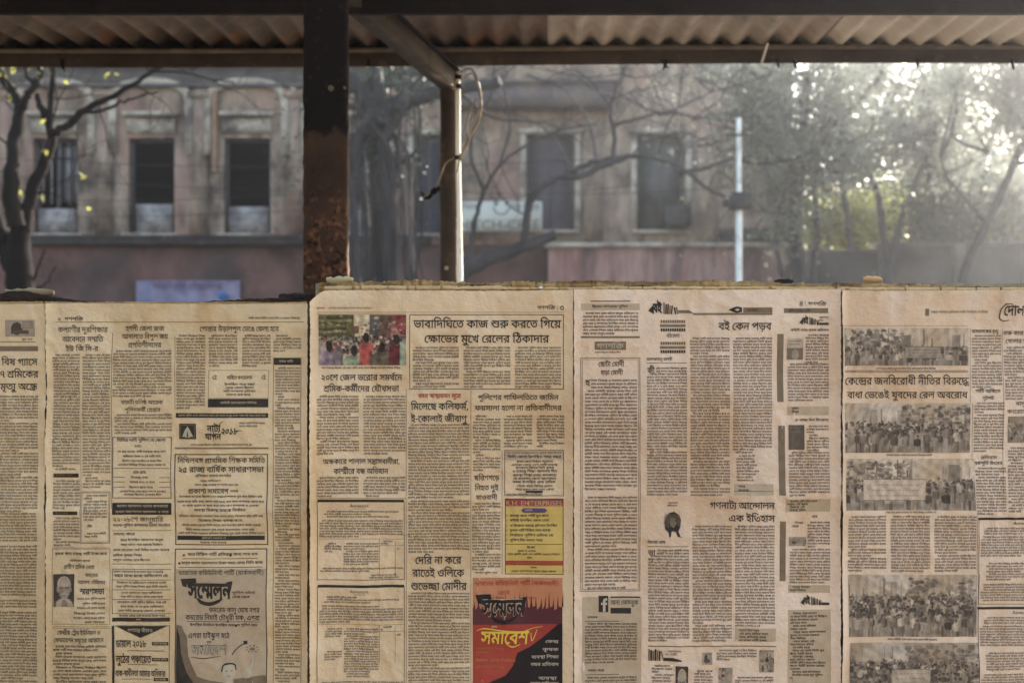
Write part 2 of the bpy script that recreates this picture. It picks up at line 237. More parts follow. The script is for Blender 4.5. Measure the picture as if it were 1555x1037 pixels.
46: "608,624 0,-72 -108,0 0,-552 -76,0 -32,60o -104,100o -136,72o -76,12 -40,96 96,56o 204,96o 112,32 -24,-44 0,72 -432,0 0,72;424,472 20,-24 -76,-28o -168,-72o -72,-44 56,-12o 120,-60o 104,-88o 32,-56 -12,0 0,24o -4,44o 0,32;184,-8 -24,0o -36,32o 0,28 0,28o 36,32o 24,0 24,0o 36,-32o 0,-28 0,-28o -36,-32o",
47: "740,624 0,-72 -104,0 0,-552 -76,0 0,336 4,-28 -20,32o -48,40o -32,0 -16,0o -28,-12o -20,-32o 0,-28 0,-12o 0,-16o 0,-8 -64,-8 -4,44o -36,56o -52,28o -32,0 -28,0o -36,-20o -20,-36o 0,-20 0,-40o 60,-56o 52,-20 -24,-72 -48,16o -80,48o -40,80o 0,48 0,44o 40,68o 76,32o 44,0 52,0o 76,-36o 32,-44 -16,0 12,32o 56,36o 32,0 36,0o 52,-28o 32,-28 -12,-12 0,20o 0,40o 0,24 0,84 -568,0 0,72",
48: "688,624 0,-72 -104,0 0,-552 -80,0 0,512 8,20 -4,16o -4,36o 0,24 0,80 56,0 24,-64;360,628 40,0o 64,-28o 56,-56o 16,-36 -8,-104 -28,72o -84,80o -52,0 -40,0o -48,-44o 0,-40 0,-40o 64,-52o 72,-4 -4,-76 -68,4o -84,48o -40,72o 0,48 0,56o 40,68o 68,32o;76,628 44,0o 72,-32o 48,-76o 0,-60 0,-40o -40,-76o -80,-44o -64,0 -8,76 52,0o 56,28o 24,44o 0,20 0,40o -52,48o -52,0 -20,0o -32,-4o -24,-8 -8,76 24,4o 40,4o",
49: "644,624 0,-72 -108,0 0,-552 -76,0 -48,56o -104,88o -132,56o -92,12 -36,92 48,32o 120,64o 64,24 60,8 0,-56 -48,-24o -108,-52o -40,-24 72,-16o 112,-52o 96,-68o 40,-40 0,16o -4,36o 0,20 0,140 4,24 0,24o -4,48o 0,24 0,120 -468,0 0,72;76,568 44,-12 60,-20o 128,-60o 116,-76o 44,-44 0,-92 -40,40o -100,80o -112,60o -112,48o -56,12",
50: "692,624 0,-72 -104,0 0,-552 -76,0 0,352 20,-64 -28,44o -48,44o -20,0 -12,0o -24,-16o -32,-48o -24,-44 -28,-48o -44,-64o -48,-28o -36,0 -28,0o -48,20o -48,52o -28,44 60,36 28,-48o 36,-28o 20,0 16,0o 32,20o 36,52o 24,44 24,32 24,56o 48,40o 32,0 32,0o 52,-36o 36,-36 -20,-4 -4,24o 0,40o 0,20 0,96 -520,0 0,72;272,272 -12,68o -20,80o -24,20 -28,24o -84,24o -64,8 12,76 56,-20 56,-8o 76,-32o 48,-44o 24,-64o 4,-48",
51: "240,500 80,0o 96,-52o 48,-80o 0,-44 0,-80o -116,-96o -112,-8 12,12 44,-12o 100,-48o 100,-64o 48,-36 -44,-56 -64,48o -104,64o -100,52o -112,36o -68,16 12,72 36,-12o 64,-8o 48,0 72,0o 76,36o 28,52o 0,28 0,52o -76,60o -60,0 -36,0o -44,-16o -20,-28o 0,-20 0,-8o 4,-16o 0,-8 -72,-12 -4,12o -4,36o 0,12 0,36o 40,52o 80,28o;176,464 -8,32o -48,48o -48,12 24,44 48,-12 56,-20o 48,-56o 8,-44;540,624 0,-72 -548,0 0,72",
54: "276,624 0,-72 -104,0 0,-552 -76,0 0,468 -16,36o -44,48o -36,0 -8,0 0,72 12,0 24,0o 52,-32o 16,-32 0,4o 0,36o 0,12 0,76 52,0 20,-64",
55: "276,624 0,-72 -104,0 0,-552 -76,0 0,552 -104,0 0,72 88,0 -16,16o -32,44o -12,20 36,60o 76,96o 108,56o 72,0 56,0o 96,-24o 92,-52o 96,-68o 52,-40 -40,-56 -72,56o -108,76o -100,36o -60,0 -52,0o -84,-36o -60,-72o -24,-44 8,-12o 32,-40o 16,-16",
56: "276,552 -104,0 0,-552 -76,0 0,552 -104,0 0,72 104,0 -8,64o -56,88o -96,48o -120,24o -68,0 -60,0o -84,-12o -44,-24o 0,-20 0,-20o 48,-8o 28,0 96,0 52,0o 64,-20o 16,-20 20,-20o 16,-48o 0,-40 -68,0 0,24o -8,32o -12,8 -12,8o -28,4o -28,0 -96,0 -40,0o -64,12o -20,8 -24,16o -20,40o 0,20 0,60o 128,68o 136,0 200,0o 220,-140o 12,-152 100,0",
57: "-288,-264 -24,0o -64,20o -48,52o 0,40 0,52o 80,60o 72,0 60,0o 116,-44o 120,-80o 64,-52 -44,-56 -68,56o -108,76o -100,36o -48,0 -36,0o -36,-28o 0,-20 0,-28o 40,-24o 24,0 40,0o 44,32o 24,44o 8,48o 0,20 0,68 76,0 0,-52 0,-28o -12,-76o -40,-72o -76,-44o",
58: "-176,-240 -32,0o -60,20o -40,44o 0,40 0,48o 80,52o 56,0 0,44 76,0 0,-64 -32,-48 -8,4o -16,0o -12,0 -36,0o -36,-20o 0,-20 0,-20o 32,-20o 24,0 44,0o 68,40o 28,36 48,-16o 112,-64o 44,-32 -44,-56 -36,28o -76,48o -32,12 -16,-16o -48,-28o -56,-12o",
59: "-356,-80 40,20o 84,36o 84,32o 44,16 24,-64 -32,-12o -72,-24o -68,-24o -24,-12 -12,8 76,-4o 116,-36o 92,-44o 40,-28 -36,-56 -52,32o -100,48o -108,24o -60,8",
61: "356,624 0,-72 -20,0 -32,-8o -72,-48o -64,-72o -40,-104o 0,-56 0,-72o 44,-88o 64,-36o 32,0 24,0o 36,12o 20,12 36,-60 -28,-20o -60,-16o -32,0 -64,0o -96,64o -56,120o 0,80 0,84o 64,132o 104,92o 64,20 -64,-32 -16,-4o -44,0o -28,0 -136,0 0,72",
66: "280,628 60,0o 76,-40o 36,-64o 0,-36 0,-68o -80,-76o -76,0 -40,0o -84,24o -32,20 24,68 32,-16o 60,-20o 32,0 28,0o 40,12o 20,32o 0,20 0,32o -48,44o -48,0 -48,0o -68,-40o -36,-56o 0,-40 0,-40o 32,-64o 88,-60o 84,-36 64,-28o 80,-48o 48,-48o 24,-56o 4,-40 -72,-12 -8,28o -16,40o -40,36o -68,40o -60,24 -80,36o -108,76o -52,92o 0,60 0,56o 56,92o 104,56o",
67: "172,0 -76,0 0,552 -104,0 0,72 284,0 0,-72 -104,0;100,624 -4,40o -36,36o -40,0 -168,0 -68,0o -68,16o -28,20 -24,20o -28,64o 0,40 0,12o 4,24o 0,16 76,-4 -4,-12o 0,-20o 0,-8 0,-20o 8,-36o 8,-12 16,-16o 52,-12o 52,0 152,0 52,0o 60,-16o 24,-20 16,-16o 16,-56o 4,-40",
68: "720,624 0,-72 -364,0 0,-180 0,-28o 20,-28o 16,0 20,0o 40,24o 48,52o 28,40 60,8 32,-44o 36,-100o 0,-52 0,-60o -56,-104o -104,-56o -80,0 -64,0o -116,48o -96,100o -80,172o -32,120 76,20 36,-140o 88,-168o 112,-76o 72,0 80,0o 88,80o 0,64 0,44o -24,64o -20,20 44,20 -28,-52o -64,-64o -64,-36o -32,0 -20,0o -40,16o -16,12 -16,12o -20,52o 0,60 0,160 -288,0 0,72;364,-148 -28,0o -32,32o 0,24 0,28o 32,32o 28,0 24,0o 36,-32o 0,-28 0,-24o -36,-32o",
70: "636,624 0,-72 -104,0 0,-552 -76,0 -44,56o -100,84o -136,60o -92,12 -36,92 32,20o 68,36o 68,40o 36,16 -36,28o -100,44o -68,16 32,64 0,-16 -88,0 0,72;456,552 -320,0 -24,8 44,-8o 84,-48o 72,-48o 24,-24 4,-56 -36,-16o -80,-40o -72,-36o -28,-20 -12,16 88,-12o 128,-56o 100,-80o 44,-48 -16,-4 0,20o 0,48o 0,24;180,-8 -24,0o -36,32o 0,28 0,28o 36,32o 24,0 24,0o 36,-32o 0,-28 0,-28o -36,-32o",
75: "288,92 -60,0o -100,48o -56,100o 0,72 0,60o 48,104o 100,68o 80,0 80,0o 96,-64o 44,-100o 0,-60 0,-60o -48,-104o -104,-64o;300,472 -40,0o -68,-36o -40,-76o 0,-48 0,-40o 28,-72o 60,-40o 52,0 44,0o 68,44o 36,72o 0,48 0,44o -32,68o -60,36o",
76: "288,0 -88,0o -76,72o 0,48 0,40o 48,68o 60,16 32,-76 -32,-8o -28,-24o 0,-16 0,-20o 44,-24o 40,0 60,0o 68,60o 0,44 0,32o -24,44o -56,56o -48,32 -64,44o -72,60o -28,52o 0,28 0,24o 28,56o 24,24 68,-36 -16,-16o -16,-28o 0,-16 0,-12o 8,-24o 24,-28o 52,-40o 40,-28 60,-40o 68,-68o 28,-68o 0,-44 0,-56o -52,-84o -92,-44o",
77: "128,540 0,20o 20,44o 20,28 64,-36 -12,-12o -8,-24o 0,-12 0,-12o 16,-20o 44,-12o 44,-8 104,-20o 80,-80o 0,-60 0,-68o -112,-92o -100,-8 -8,0o -20,4o -12,4 40,8 44,-16o 92,-48o 88,-56o 40,-36 -44,-52 -60,48o -100,64o -100,48o -112,32o -72,16 16,72 36,-8o 72,-16o 52,0 104,0o 76,56o 0,44 0,24o -20,36o -56,24o -56,12 -56,12o -72,28o -32,44o",
78: "552,296 0,-72o -40,-116o -92,-68o -72,0 -56,0o -92,36o -80,96o -64,180o -28,136 76,24 32,-152o 64,-172o 88,-72o 56,0 48,0o 60,48o 24,80o 0,52 0,60o -36,96o -56,56o -36,0 -28,0o -28,-28o 0,-24 0,-16o 8,-32o 12,-16 -80,-24 -12,24o -12,52o 0,24 0,40o 40,52o 60,20o 28,0 72,0o 96,-76o 48,-132o",
79: "296,0 -116,0o -116,96o 0,72 0,56o 80,84o 84,28 0,-24 -52,24o -68,44o -36,52o 0,40 0,40o 52,68o 96,44o 68,0 88,0o 100,-44o 44,-68o 0,-36 0,-44o -40,-56o -68,-40o -44,-16 -4,20 80,-28o 84,-72o 0,-68 0,-84o -120,-88o;296,72 80,0o 72,56o 0,44 0,32o -44,48o -68,32o -40,8 -76,-20o -76,-60o 0,-44 0,-40o 76,-56o;296,364 36,8o 64,28o 44,44o 0,28 0,36o -76,44o -72,0 -36,0o -64,-20o -40,-36o 0,-24 0,-40o 68,-48o",
80: "312,0 -76,0o -120,56o -68,112o 0,80 0,80o 88,132o 168,116o 112,52 36,-52 -8,-16o -12,-24o 0,-16 0,-32o 48,-32o 40,0 0,0o 8,0o 4,0 36,-56 -56,-32o -80,-56o -40,-56o 0,-36 0,-28o 40,-48o 60,0 12,0o 16,0o 8,0 32,-84 -48,-28o -128,-32o;320,72 32,0o 44,4o 40,8o 24,8 -4,-4 -72,8o -68,72o 0,56 0,36o 36,68o 72,64o 52,32 -4,-24 -32,4o -48,32o -24,44o 0,28 0,12o 4,16o 4,12 8,-16 -76,-36o -112,-92o -68,-104o 0,-60 0,-64o 56,-72o 88,-32o",
82: "384,300 48,-12 -40,-20o -84,-20o -40,0 -100,0o -96,88o 0,76 0,44o 36,76o 64,60o 84,32o 40,0 36,0o 60,-20o 24,-20 20,-20o 24,-52o 0,-56 0,-312 0,-24o 8,-32o 32,-8o 28,-4 -8,-76 -52,0o -60,28o -24,52o 0,40;264,320 44,0o 60,20o 36,16 -20,-20 0,104 0,36o -8,40o -16,12 -8,12o -32,12o -24,0 -24,0o -52,-24o -44,-40o -24,-52o 0,-28 0,-48o 64,-40o",
83: "236,0 -36,0o -52,24o -16,16 -20,16o -20,56o 0,52 0,316 0,24o -12,32o -28,8o -28,4 8,76 36,0o 52,-16o 16,-12 16,-16o 16,-48o 0,-32 0,-144 32,12o 52,8o 16,0 12,0o 28,-4o 12,-4 28,-4o 36,-4o 24,0 40,0o 48,24o 16,32 72,-32 -12,-32o -44,-40o -56,-20o -32,0 -8,0o -24,4o -8,0 16,16 16,-20o 16,-52o 0,-28 0,-64o -56,-96o -96,-52o;240,72 32,0o 48,24o 32,40o 16,52o 0,24 0,36o -28,40o -44,16o -24,0 -32,0o -48,-12o -24,-12 0,-112 0,-32o 8,-36o 8,-8 8,-8o 24,-12o",
129: "928,624 0,-72 -312,0 0,-552 -80,0 0,84 8,28 -4,8o -4,56o 0,24 0,220 0,12 0,120 -544,0 0,72;876,272 0,-32o -24,-56o -60,-36o -48,0 -12,0o -28,4o -16,0 8,72 4,0o 20,0o 8,0 44,0o 28,32o 0,20 0,20o -16,28o -12,12 -24,16o -88,20o -68,0 -32,0 -60,0o -92,28o -52,72o 0,60 0,8o 4,24o 0,12 76,-4 -4,-12o 0,-16o 0,-8 0,-60o 68,-36o 60,0 32,0 100,0o 108,-32o 32,-28 24,-20o 20,-56o;348,264 44,0o 72,-36o 64,-64o 24,-36 0,-72 -8,-24 -32,52o -64,72o -64,36o -32,0 -16,0o -24,-8o -12,-20o 0,-16 0,-16o 8,-24o 4,-8 -80,-16 -4,12o -12,36o 0,20 0,24o 20,44o 36,28o 48,16o;184,464 52,0o 84,-48o 52,-88o 0,-64 0,-16o -4,-32o -4,-8 -76,0 4,12o 4,28o 0,8 0,32o -24,64o -44,40o -36,0 -32,0o -28,-28o 0,-20 0,-8o 4,-24o 4,-8 -76,-16 -8,16o -8,32o 0,12 0,28o 20,40o 36,32o 48,16o;124,404 0,8o 4,24o 0,12 0,40o -40,80o -48,16 96,16 32,-24o 32,-72o 0,-56 0,-12o 0,-24o -4,-12",
131: "-256,708 328,208 40,-56 -320,-216",
202: "264,624 0,-72 -68,0 60,20 -40,-32o -44,-52o -12,-56o 0,-36 0,-36o 16,-72o 16,-80o 0,-40 0,-40o -16,-64o -44,-56o -80,-48o -60,-12 -24,68 64,16o 64,44o 16,60o 0,32 0,40o -16,76o -16,76o 0,32 0,40o 16,56o 32,52o 28,32 16,-20 -180,0 0,72",
205: "736,624 0,-72 -104,0 0,-552 -76,0 0,424 20,-64 -36,52o -60,72o -56,48o -56,24o -32,0 -56,0o -64,-56o -24,-36 -16,-8 16,16o 56,16o 40,0 44,0o 60,-36o 24,-56o 0,-28 0,-56o -76,-88o -76,-48 -52,72 52,24o 72,52o 0,40 0,24o -32,28o -32,0 -28,0o -44,-12o -24,-12 -84,64 32,56o 68,76o 84,40o 52,0 48,0o 84,-36o 76,-68o 40,-52 -16,12 0,12o -4,60o 0,28 0,104 52,0 24,-64;632,-44 -72,0 -16,44o -56,44o -40,0 -32,0o -64,-8o -60,-12o -40,0 -32,0o -72,16o -64,40o -36,72o 0,60 0,20o 0,40o 8,16 76,-12 -4,-12o -4,-32o 0,-20 0,-44o 32,-48o 60,-24o 40,0 32,0o 56,12o 56,8o 36,0 32,0o 60,-24o 28,-32 0,8 76,0",
214: "684,624 0,-72 -404,0 0,-332 0,-44o 8,-36o 8,-8 16,-20o 40,0 40,0o 68,36o 28,28 28,32o 28,72o 0,32 0,32o -32,36o -36,0 -12,0o -28,-4o -12,-4 -12,72 20,4o 40,8o 24,0 36,0o 60,-32o 32,-56o 0,-48 0,-40o -28,-80o -44,-64o -32,-24 -36,-32o -84,-40o -56,0 -36,0o -52,20o -16,20 -16,16o -24,56o 0,56 0,344 -208,0 0,72;504,624 -4,40o -36,36o -40,0 -96,0 -64,0o -72,16o -24,20 -28,20o -28,64o 0,40 0,12o 4,24o 4,16 72,-4 0,-12o -4,-16o 0,-12 0,-20o 8,-36o 12,-12 12,-16o 52,-12o 52,0 76,0 56,0o 60,-16o 20,-20 20,-16o 16,-56o 4,-40;576,-192 -76,0 -12,44o -56,44o -32,0 -32,0o -56,-8o -60,-8o -28,0 -32,0o -64,16o -56,40o -32,72o 0,56 0,28o 8,52o 4,16 76,-12 0,-20o -8,-40o 0,-24 0,-44o 24,-48o 48,-20o 28,0 28,0o 56,8o 56,8o 28,0 28,0o 56,-24o 28,-32 0,124 0,12o 0,56o 4,24 72,56",
219: "472,528 36,0o 52,-16o 16,-12 24,-16o 20,-48o 0,-48 0,-388 -76,0 -8,44o -48,44o -40,0 -32,0o -56,-8o -64,-8o -44,0 -32,0o -72,12o -60,40o -40,76o 0,64 0,20o 4,52o 4,16 76,-12 -4,-16o -4,-32o 0,-28 0,-52o 40,-52o 60,-16o 28,0 36,0o 56,8o 56,8o 32,0 36,0o 56,-24o 20,-32 0,280 0,24o -8,28o -12,8 -8,4o -24,8o -20,0 -32,0o -48,-24o -24,-16 -16,-16o -24,-40o 0,-20 0,-16o 16,-24o 32,0 16,0o 20,4o 12,0 4,-72 -8,0o -36,-8o -24,0 -44,0o -68,52o 0,56 0,36o 32,68o 32,28 32,28o 80,36o;724,624 0,-72 -732,0 0,72",
224: "764,624 0,-72 -104,0 0,-552 -76,0 0,396 20,-64 -40,60o -68,84o -60,56o -64,24o -36,0 -40,0o -64,-28o -56,-52o -20,-28 -8,-4 16,12o 28,8o 20,0 60,0o 52,-64o 0,-44 0,-12o 0,-20o -4,-4 -16,8 12,12o 20,24o 28,24o 12,12 124,116 48,-52 -284,-268 -56,52 80,80 -36,-44 -28,-20 12,16o 20,40o 0,24 0,24o -28,32o -28,0 -16,0o -32,-8o -16,-12 -76,72 40,52o 84,80o 92,44o 52,0 56,0o 92,-40o 84,-84o 48,-64 -20,8 -4,24o 0,56o 0,32 0,128 52,0 24,-64;660,-44 -76,0 -8,32o -32,36o -40,20o -28,0 -52,0o -96,-20o -60,0 -36,0o -76,16o -68,40o -44,72o 0,60 0,16o 4,40o 8,20 76,-12 -4,-12o -4,-32o 0,-20 0,-44o 36,-48o 64,-24o 44,0 48,0o 92,20o 48,0 40,0o 64,-28o 24,-28 0,92 76,0",
232: "704,624 0,-72 -108,0 0,-368 -76,8 0,320 4,20 -4,16o 0,36o 0,24 0,80 52,0 24,-64;376,628 40,0o 64,-28o 52,-56o 16,-36 -4,-104 -32,72o -80,80o -56,0 -36,0o -48,-44o 0,-40 0,-40o 64,-52o 72,-4 -8,-76 -64,4o -84,48o -40,72o 0,48 0,56o 40,68o 68,32o;92,628 44,0o 72,-32o 48,-76o 0,-60 0,-40o -40,-76o -80,-44o -68,0 -4,76 48,0o 60,28o 24,44o 0,20 0,40o -52,48o -52,0 -24,0o -40,-4o -20,-8 -8,76 20,4o 44,4o;596,-44 -72,0 -16,44o -56,44o -44,0 -28,0o -56,-8o -60,-12o -36,0 -28,0o -64,16o -56,36o -32,60o 0,48 0,12o 8,28o 0,16 80,-8 -4,-8o -4,-24o 0,-16 0,-32o 28,-40o 44,-16o 28,0 48,0o 68,20o 44,0 40,0o 68,-24o 24,-32 0,164 76,-4",
275: "496,304 -72,0o -84,68o -28,64 12,4 -8,-32o -28,-64o -52,-44o -40,0 -28,0o -52,20o -52,52o -28,44 60,36 32,-48o 36,-28o 20,0 24,0o 40,32o 20,76o 4,68 68,0 8,-40o 28,-64o 36,-48o 52,-28o 36,0 36,0o 36,36o 0,32 0,40o -40,68o -28,28 80,16 16,-16o 32,-44o 16,-56o 0,-36 0,-68o -80,-68o;728,624 0,-72 -736,0 0,72;620,368 0,-368 -76,0 -32,40o -76,56o -84,40o -56,12 -36,76 60,40o 144,76o 80,24;544,304 -36,-16o -76,-40o -68,-40o -28,-16 8,8 64,-16o 100,-60o 36,-36 0,16o 0,44o 0,12",
276: "240,500 80,0o 96,-52o 48,-80o 0,-44 0,-80o -116,-96o -112,-8 12,12 44,-12o 100,-48o 100,-64o 48,-36 -44,-56 -64,48o -104,64o -100,52o -112,36o -68,16 12,72 36,-12o 64,-8o 48,0 72,0o 76,36o 28,52o 0,28 0,52o -76,60o -60,0 -36,0o -44,-16o -20,-28o 0,-20 0,-8o 4,-16o 0,-8 -72,-12 -4,12o -4,36o 0,12 0,36o 40,52o 80,28o;176,464 -8,32o -48,48o -48,12 24,44 48,-12 56,-20o 48,-56o 8,-44;540,624 0,-72 -548,0 0,72;944,624 0,-72 -108,0 0,-552 -76,0 -32,60o -104,100o -136,72o -76,12 -20,108 96,52o 192,88o 104,32 -24,-44 0,72 -288,0 0,72;760,472 20,-24 -72,-28o -172,-72o -72,-44 56,-12o 120,-60o 104,-88o 32,-56 -12,0 0,24o -4,44o 0,32",
287: "488,528 72,0o 80,-72o 0,-60 0,-44o -48,-68o -80,-52o -56,-20 -28,68 64,24o 72,48o 0,40 0,32o -40,32o -40,0 -36,0o -60,-20o -48,-28o -28,-36o 0,-12 0,-16o 20,-16o 32,-8 -20,-72 -56,8o -52,52o 0,44 0,32o 40,64o 68,48o 92,32o;656,168 0,-76o -120,-92o -104,0 -64,0o -120,44o -104,96o -84,160o -32,116 76,24 36,-128o 92,-160o 120,-76o 80,0 64,0o 76,44o 0,52 0,36o -48,48o -40,12 80,36 44,-24o 48,-68o;760,472 60,0o 76,-68o 0,-56 0,-28o -28,-64o -68,-56o -64,-16 -24,72 52,12o 56,44o 0,28 0,36o -44,28o -24,0 -36,0o -60,-40o -48,-56 -32,28 28,52o 60,60o 60,24o;940,624 0,-72 -948,0 0,72",
307: "224,88 -36,0o -64,44o -28,48 56,36 20,-28o 28,-24o 20,0 20,0o 32,24o 24,32 16,20o 8,32o 0,16 0,44o -28,60o -52,36o -36,0 -32,0o -28,-28o 0,-24 0,-8o 4,-24o 4,-12 -72,-16 -8,20o -8,40o 0,12 0,40o 40,44o 64,24o 32,0 60,0o 84,-48o 44,-100o 0,-68 0,-12o 0,-20o 0,-8 -48,28 24,40o 76,68o 100,48o 68,12 56,-56 -28,-44o -28,-96o 0,-48 0,-48o 20,-88o 16,-48 -76,-16 -16,56o -20,104o 0,56 0,36o 20,84o 20,40 28,-8 -40,-4o -76,-32o -76,-64o -32,-52 -32,-44o -44,-52o -44,-24o;72,600 44,-12 56,-20o 52,-56o 4,-44 -80,-4 -4,32o -52,48o -44,12;480,432 -64,0o -96,76o -28,68 84,12 12,-40o 36,-40o 40,-12o 16,0 36,0o 32,32o 0,20 0,20o -16,24o -12,4 88,12 8,-16o 8,-28o 0,-16 0,-40o -40,-52o -64,-24o;736,624 0,-72 -144,0 -12,0 -224,0 -12,0 -352,0 0,72",
312: "384,624 0,-72 -224,0 0,-40 -8,-28 4,-12o 4,-44o 0,-28 0,-128 0,-44o 24,-36o 36,0 36,0o 60,32o 24,20 20,20o 32,56o 0,28 0,28o -32,16o -32,0 -4,0 -44,0o -44,12o -24,12 -20,8o -32,28o -12,12 12,68 16,-20o 40,-32o 56,-16o 40,0 20,0 28,0o 32,-4o 24,-12o 8,-4 20,-12o 20,-44o 0,-28 0,-20o -8,-56o -24,-36 -36,-64o -116,-60o -64,0 -36,0o -48,20o -16,12 -12,12o -24,48o 0,56 0,280 -88,0 0,72;912,312 0,-56o -40,-80o -68,-48o -84,-28o -40,-4 -24,24 56,-8o 104,-28o 108,-44o 60,-28 -36,-60 -80,40o -164,56o -172,36o -92,12 8,72 32,-8o 64,-8o 44,0 88,0o 108,48o 52,72o 0,40 0,52o -68,56o -56,0 -8,0o -16,-4o -8,0 -8,64 8,0o 32,4o 8,0 60,0o 76,-36o 40,-56o 16,-56o;524,216 -32,0o -48,16o -16,16 -12,16o -20,48o 0,48 0,40 -8,24 0,136 76,0 0,-36 0,-48 0,-12o 0,-28o 0,-16 0,-60 0,-28o 12,-24o 4,-8 16,-12o 36,0 44,0o 60,32o 36,44o 0,20 0,20o -28,8o -24,0 -4,0 -56,0o -80,36o -28,32 12,64 20,-20o 36,-28o 56,-16o 44,0 52,0 8,0o 8,-12o 12,-4 20,-12o 28,-36o 0,-28 0,-48o -60,-76o -100,-48o;996,624 0,-72 -624,0 0,72",
320: "472,688 24,-64 0,-44 0,-20o -4,-36o 0,-20 4,-24 0,-188 -8,-20 8,-16o 0,-48o 0,-16 0,-192 -80,0 -24,52o -100,96o -124,64o -72,12 -40,96 68,36o 124,60o 120,48o 56,12 -4,20o -4,48o 0,24 0,120;416,436 24,-28 -48,-12o -100,-40o -96,-44o -44,-28 36,-8o 84,-36o 80,-48o 64,-64o 16,-40 -8,0 -4,24o -4,44o 0,32;184,628 48,0o 84,-36o 84,-68o 36,-52 -60,-36 -32,44o -64,52o -60,24o -28,0 -36,0o -28,-28o 0,-16 0,-16o 20,-24o 16,-12 -52,-60 -32,24o -32,52o 0,36 0,36o 36,52o 60,28o;652,608 60,0o 76,-64o 0,-52 0,-24o -24,-60o -68,-48o -64,-16 -20,68 52,8o 48,40o 0,24 0,28o -40,24o -24,0 -48,0o -80,-64o -32,-56 -4,104 36,40o 80,48o;652,168 -60,0o -80,52o -24,40 -40,88 40,52 16,-52o 48,-76o 60,-36o 36,0 28,0o 40,28o 0,32 0,24o -32,40o -36,12 56,40 20,-8o 40,-32o 28,-48o 0,-32 0,-36o -32,-56o -64,-32o",
336: "632,624 0,-72 -108,0 0,-376 -76,0 0,248 20,-60 -44,68o -84,84o -76,40o -40,0 -32,0o -48,-24o -24,-40o 0,-28 0,-32o 32,-44o 68,-28o 56,-4 -8,-84 -64,8o -104,44o -60,80o 0,60 0,52o 48,76o 80,36o 44,0 52,0o 84,-36o 80,-68o 44,-52 -16,4 -4,20o -4,56o 0,24 0,112 52,0 24,-64;488,192 52,0o 84,-40o 76,-68o 36,-48 -28,-68 -32,44o -68,68o -72,44o -40,0 -20,0o -28,-20o 0,-20 0,-20o 28,-24o 28,-8 -36,-68 -44,16o -56,64o 0,40 0,52o 72,56o;876,624 0,-72 -104,0 0,-596 -76,0 0,76 0,40 0,24o 0,52o 0,24 0,380 -96,0 0,72",
339: "488,528 72,0o 84,-72o 0,-60 0,-44o -48,-68o -84,-52o -56,-20 -28,68 64,24o 72,48o 0,40 0,32o -40,32o -40,0 -36,0o -60,-20o -48,-28o -28,-36o 0,-12 0,-16o 20,-16o 32,-8 -20,-72 -56,8o -52,52o 0,44 0,32o 40,64o 68,48o 92,32o;656,168 0,-76o -120,-92o -104,0 -64,0o -120,44o -104,96o -84,160o -32,116 76,24 36,-128o 92,-160o 120,-76o 80,0 64,0o 76,44o 0,52 0,36o -48,48o -40,12 80,36 44,-24o 48,-68o;732,624 0,-72 -740,0 0,72",
350: "788,624 0,-72 -628,0 0,-300 -16,20 60,68o 168,108o 104,40 44,-48 0,-212 -76,-32 0,236 20,-28 -56,-20o -108,-68o -104,-84o -56,-56 -60,40 0,336 -88,0 0,72;704,68 0,-36o 12,-72o 12,-40 -72,-16 -12,44o -16,88o 0,40 0,40o 12,68o 12,44 4,-16 -32,-8o -80,-24o -32,-12 -24,-8 -72,-24o -128,-56o -48,-28 8,8 56,-12o 100,-44o 44,-40 0,16o -4,44o 0,16 0,120 76,28 0,-304 -76,0 -36,36o -80,48o -84,32o -48,8 -36,76 44,28o 100,48o 112,48o 56,20 28,8 44,16o 96,28o 40,12 56,-56 -20,-44o -12,-84o",
358: "400,304 -36,0o -52,16o -48,32o -28,24 -28,24o -24,16o -16,0 -16,0o -28,-20o 0,-20 0,-20o 24,-28o 20,-20 -56,-56 -32,28o -40,60o 0,40 0,36o 36,48o 52,24o 28,0 40,0o 60,-32o 32,-28 32,-28o 48,-28o 32,0 32,0o 36,32o 0,36 0,40o -40,68o -28,28 76,16 16,-16o 32,-44o 20,-56o 0,-36 0,-64o -72,-72o;624,624 0,-72 -632,0 0,72;352,320 52,0o 76,-28o 48,-44o 20,-56o 0,-24 0,-32o -28,-52o -48,-36o -68,-24o -44,-8 4,28 36,-8o 80,-32o 80,-40o 40,-24 -40,-56 -48,32o -88,44o -96,36o -96,24o -56,12 16,68 32,-12o 60,-8o 36,0 80,0o 72,48o 0,40 0,40o -64,48o -48,0 -44,0o -36,-32o 0,-24 0,-8o 4,-16o 4,-8 -76,-12 -4,12o -8,32o 0,12 0,36o 40,48o 64,24o",
363: "904,624 0,-72 -452,0 0,-300 -12,20 40,48o 100,76o 120,64o 68,28 64,-64 -16,-36o -24,-68o -12,-72o 0,-44 0,-48o 16,-92o 20,-56 -76,-16 -20,60o -16,108o 0,64 0,40o 8,72o 24,56o 8,16 16,-4 -60,-20o -108,-68o -104,-84o -56,-56 -56,40 0,144 4,8 -4,24o 0,40o 0,16 0,104 -384,0 0,72;196,476 40,0o 72,-28o 60,-52o 32,-36 0,-88 -44,56o -100,76o -48,0 -32,0o -48,-36o 0,-32 0,-28o 36,-36o 36,-16 -36,-72 -56,24o -60,80o 0,48 0,48o 40,60o 72,32o",
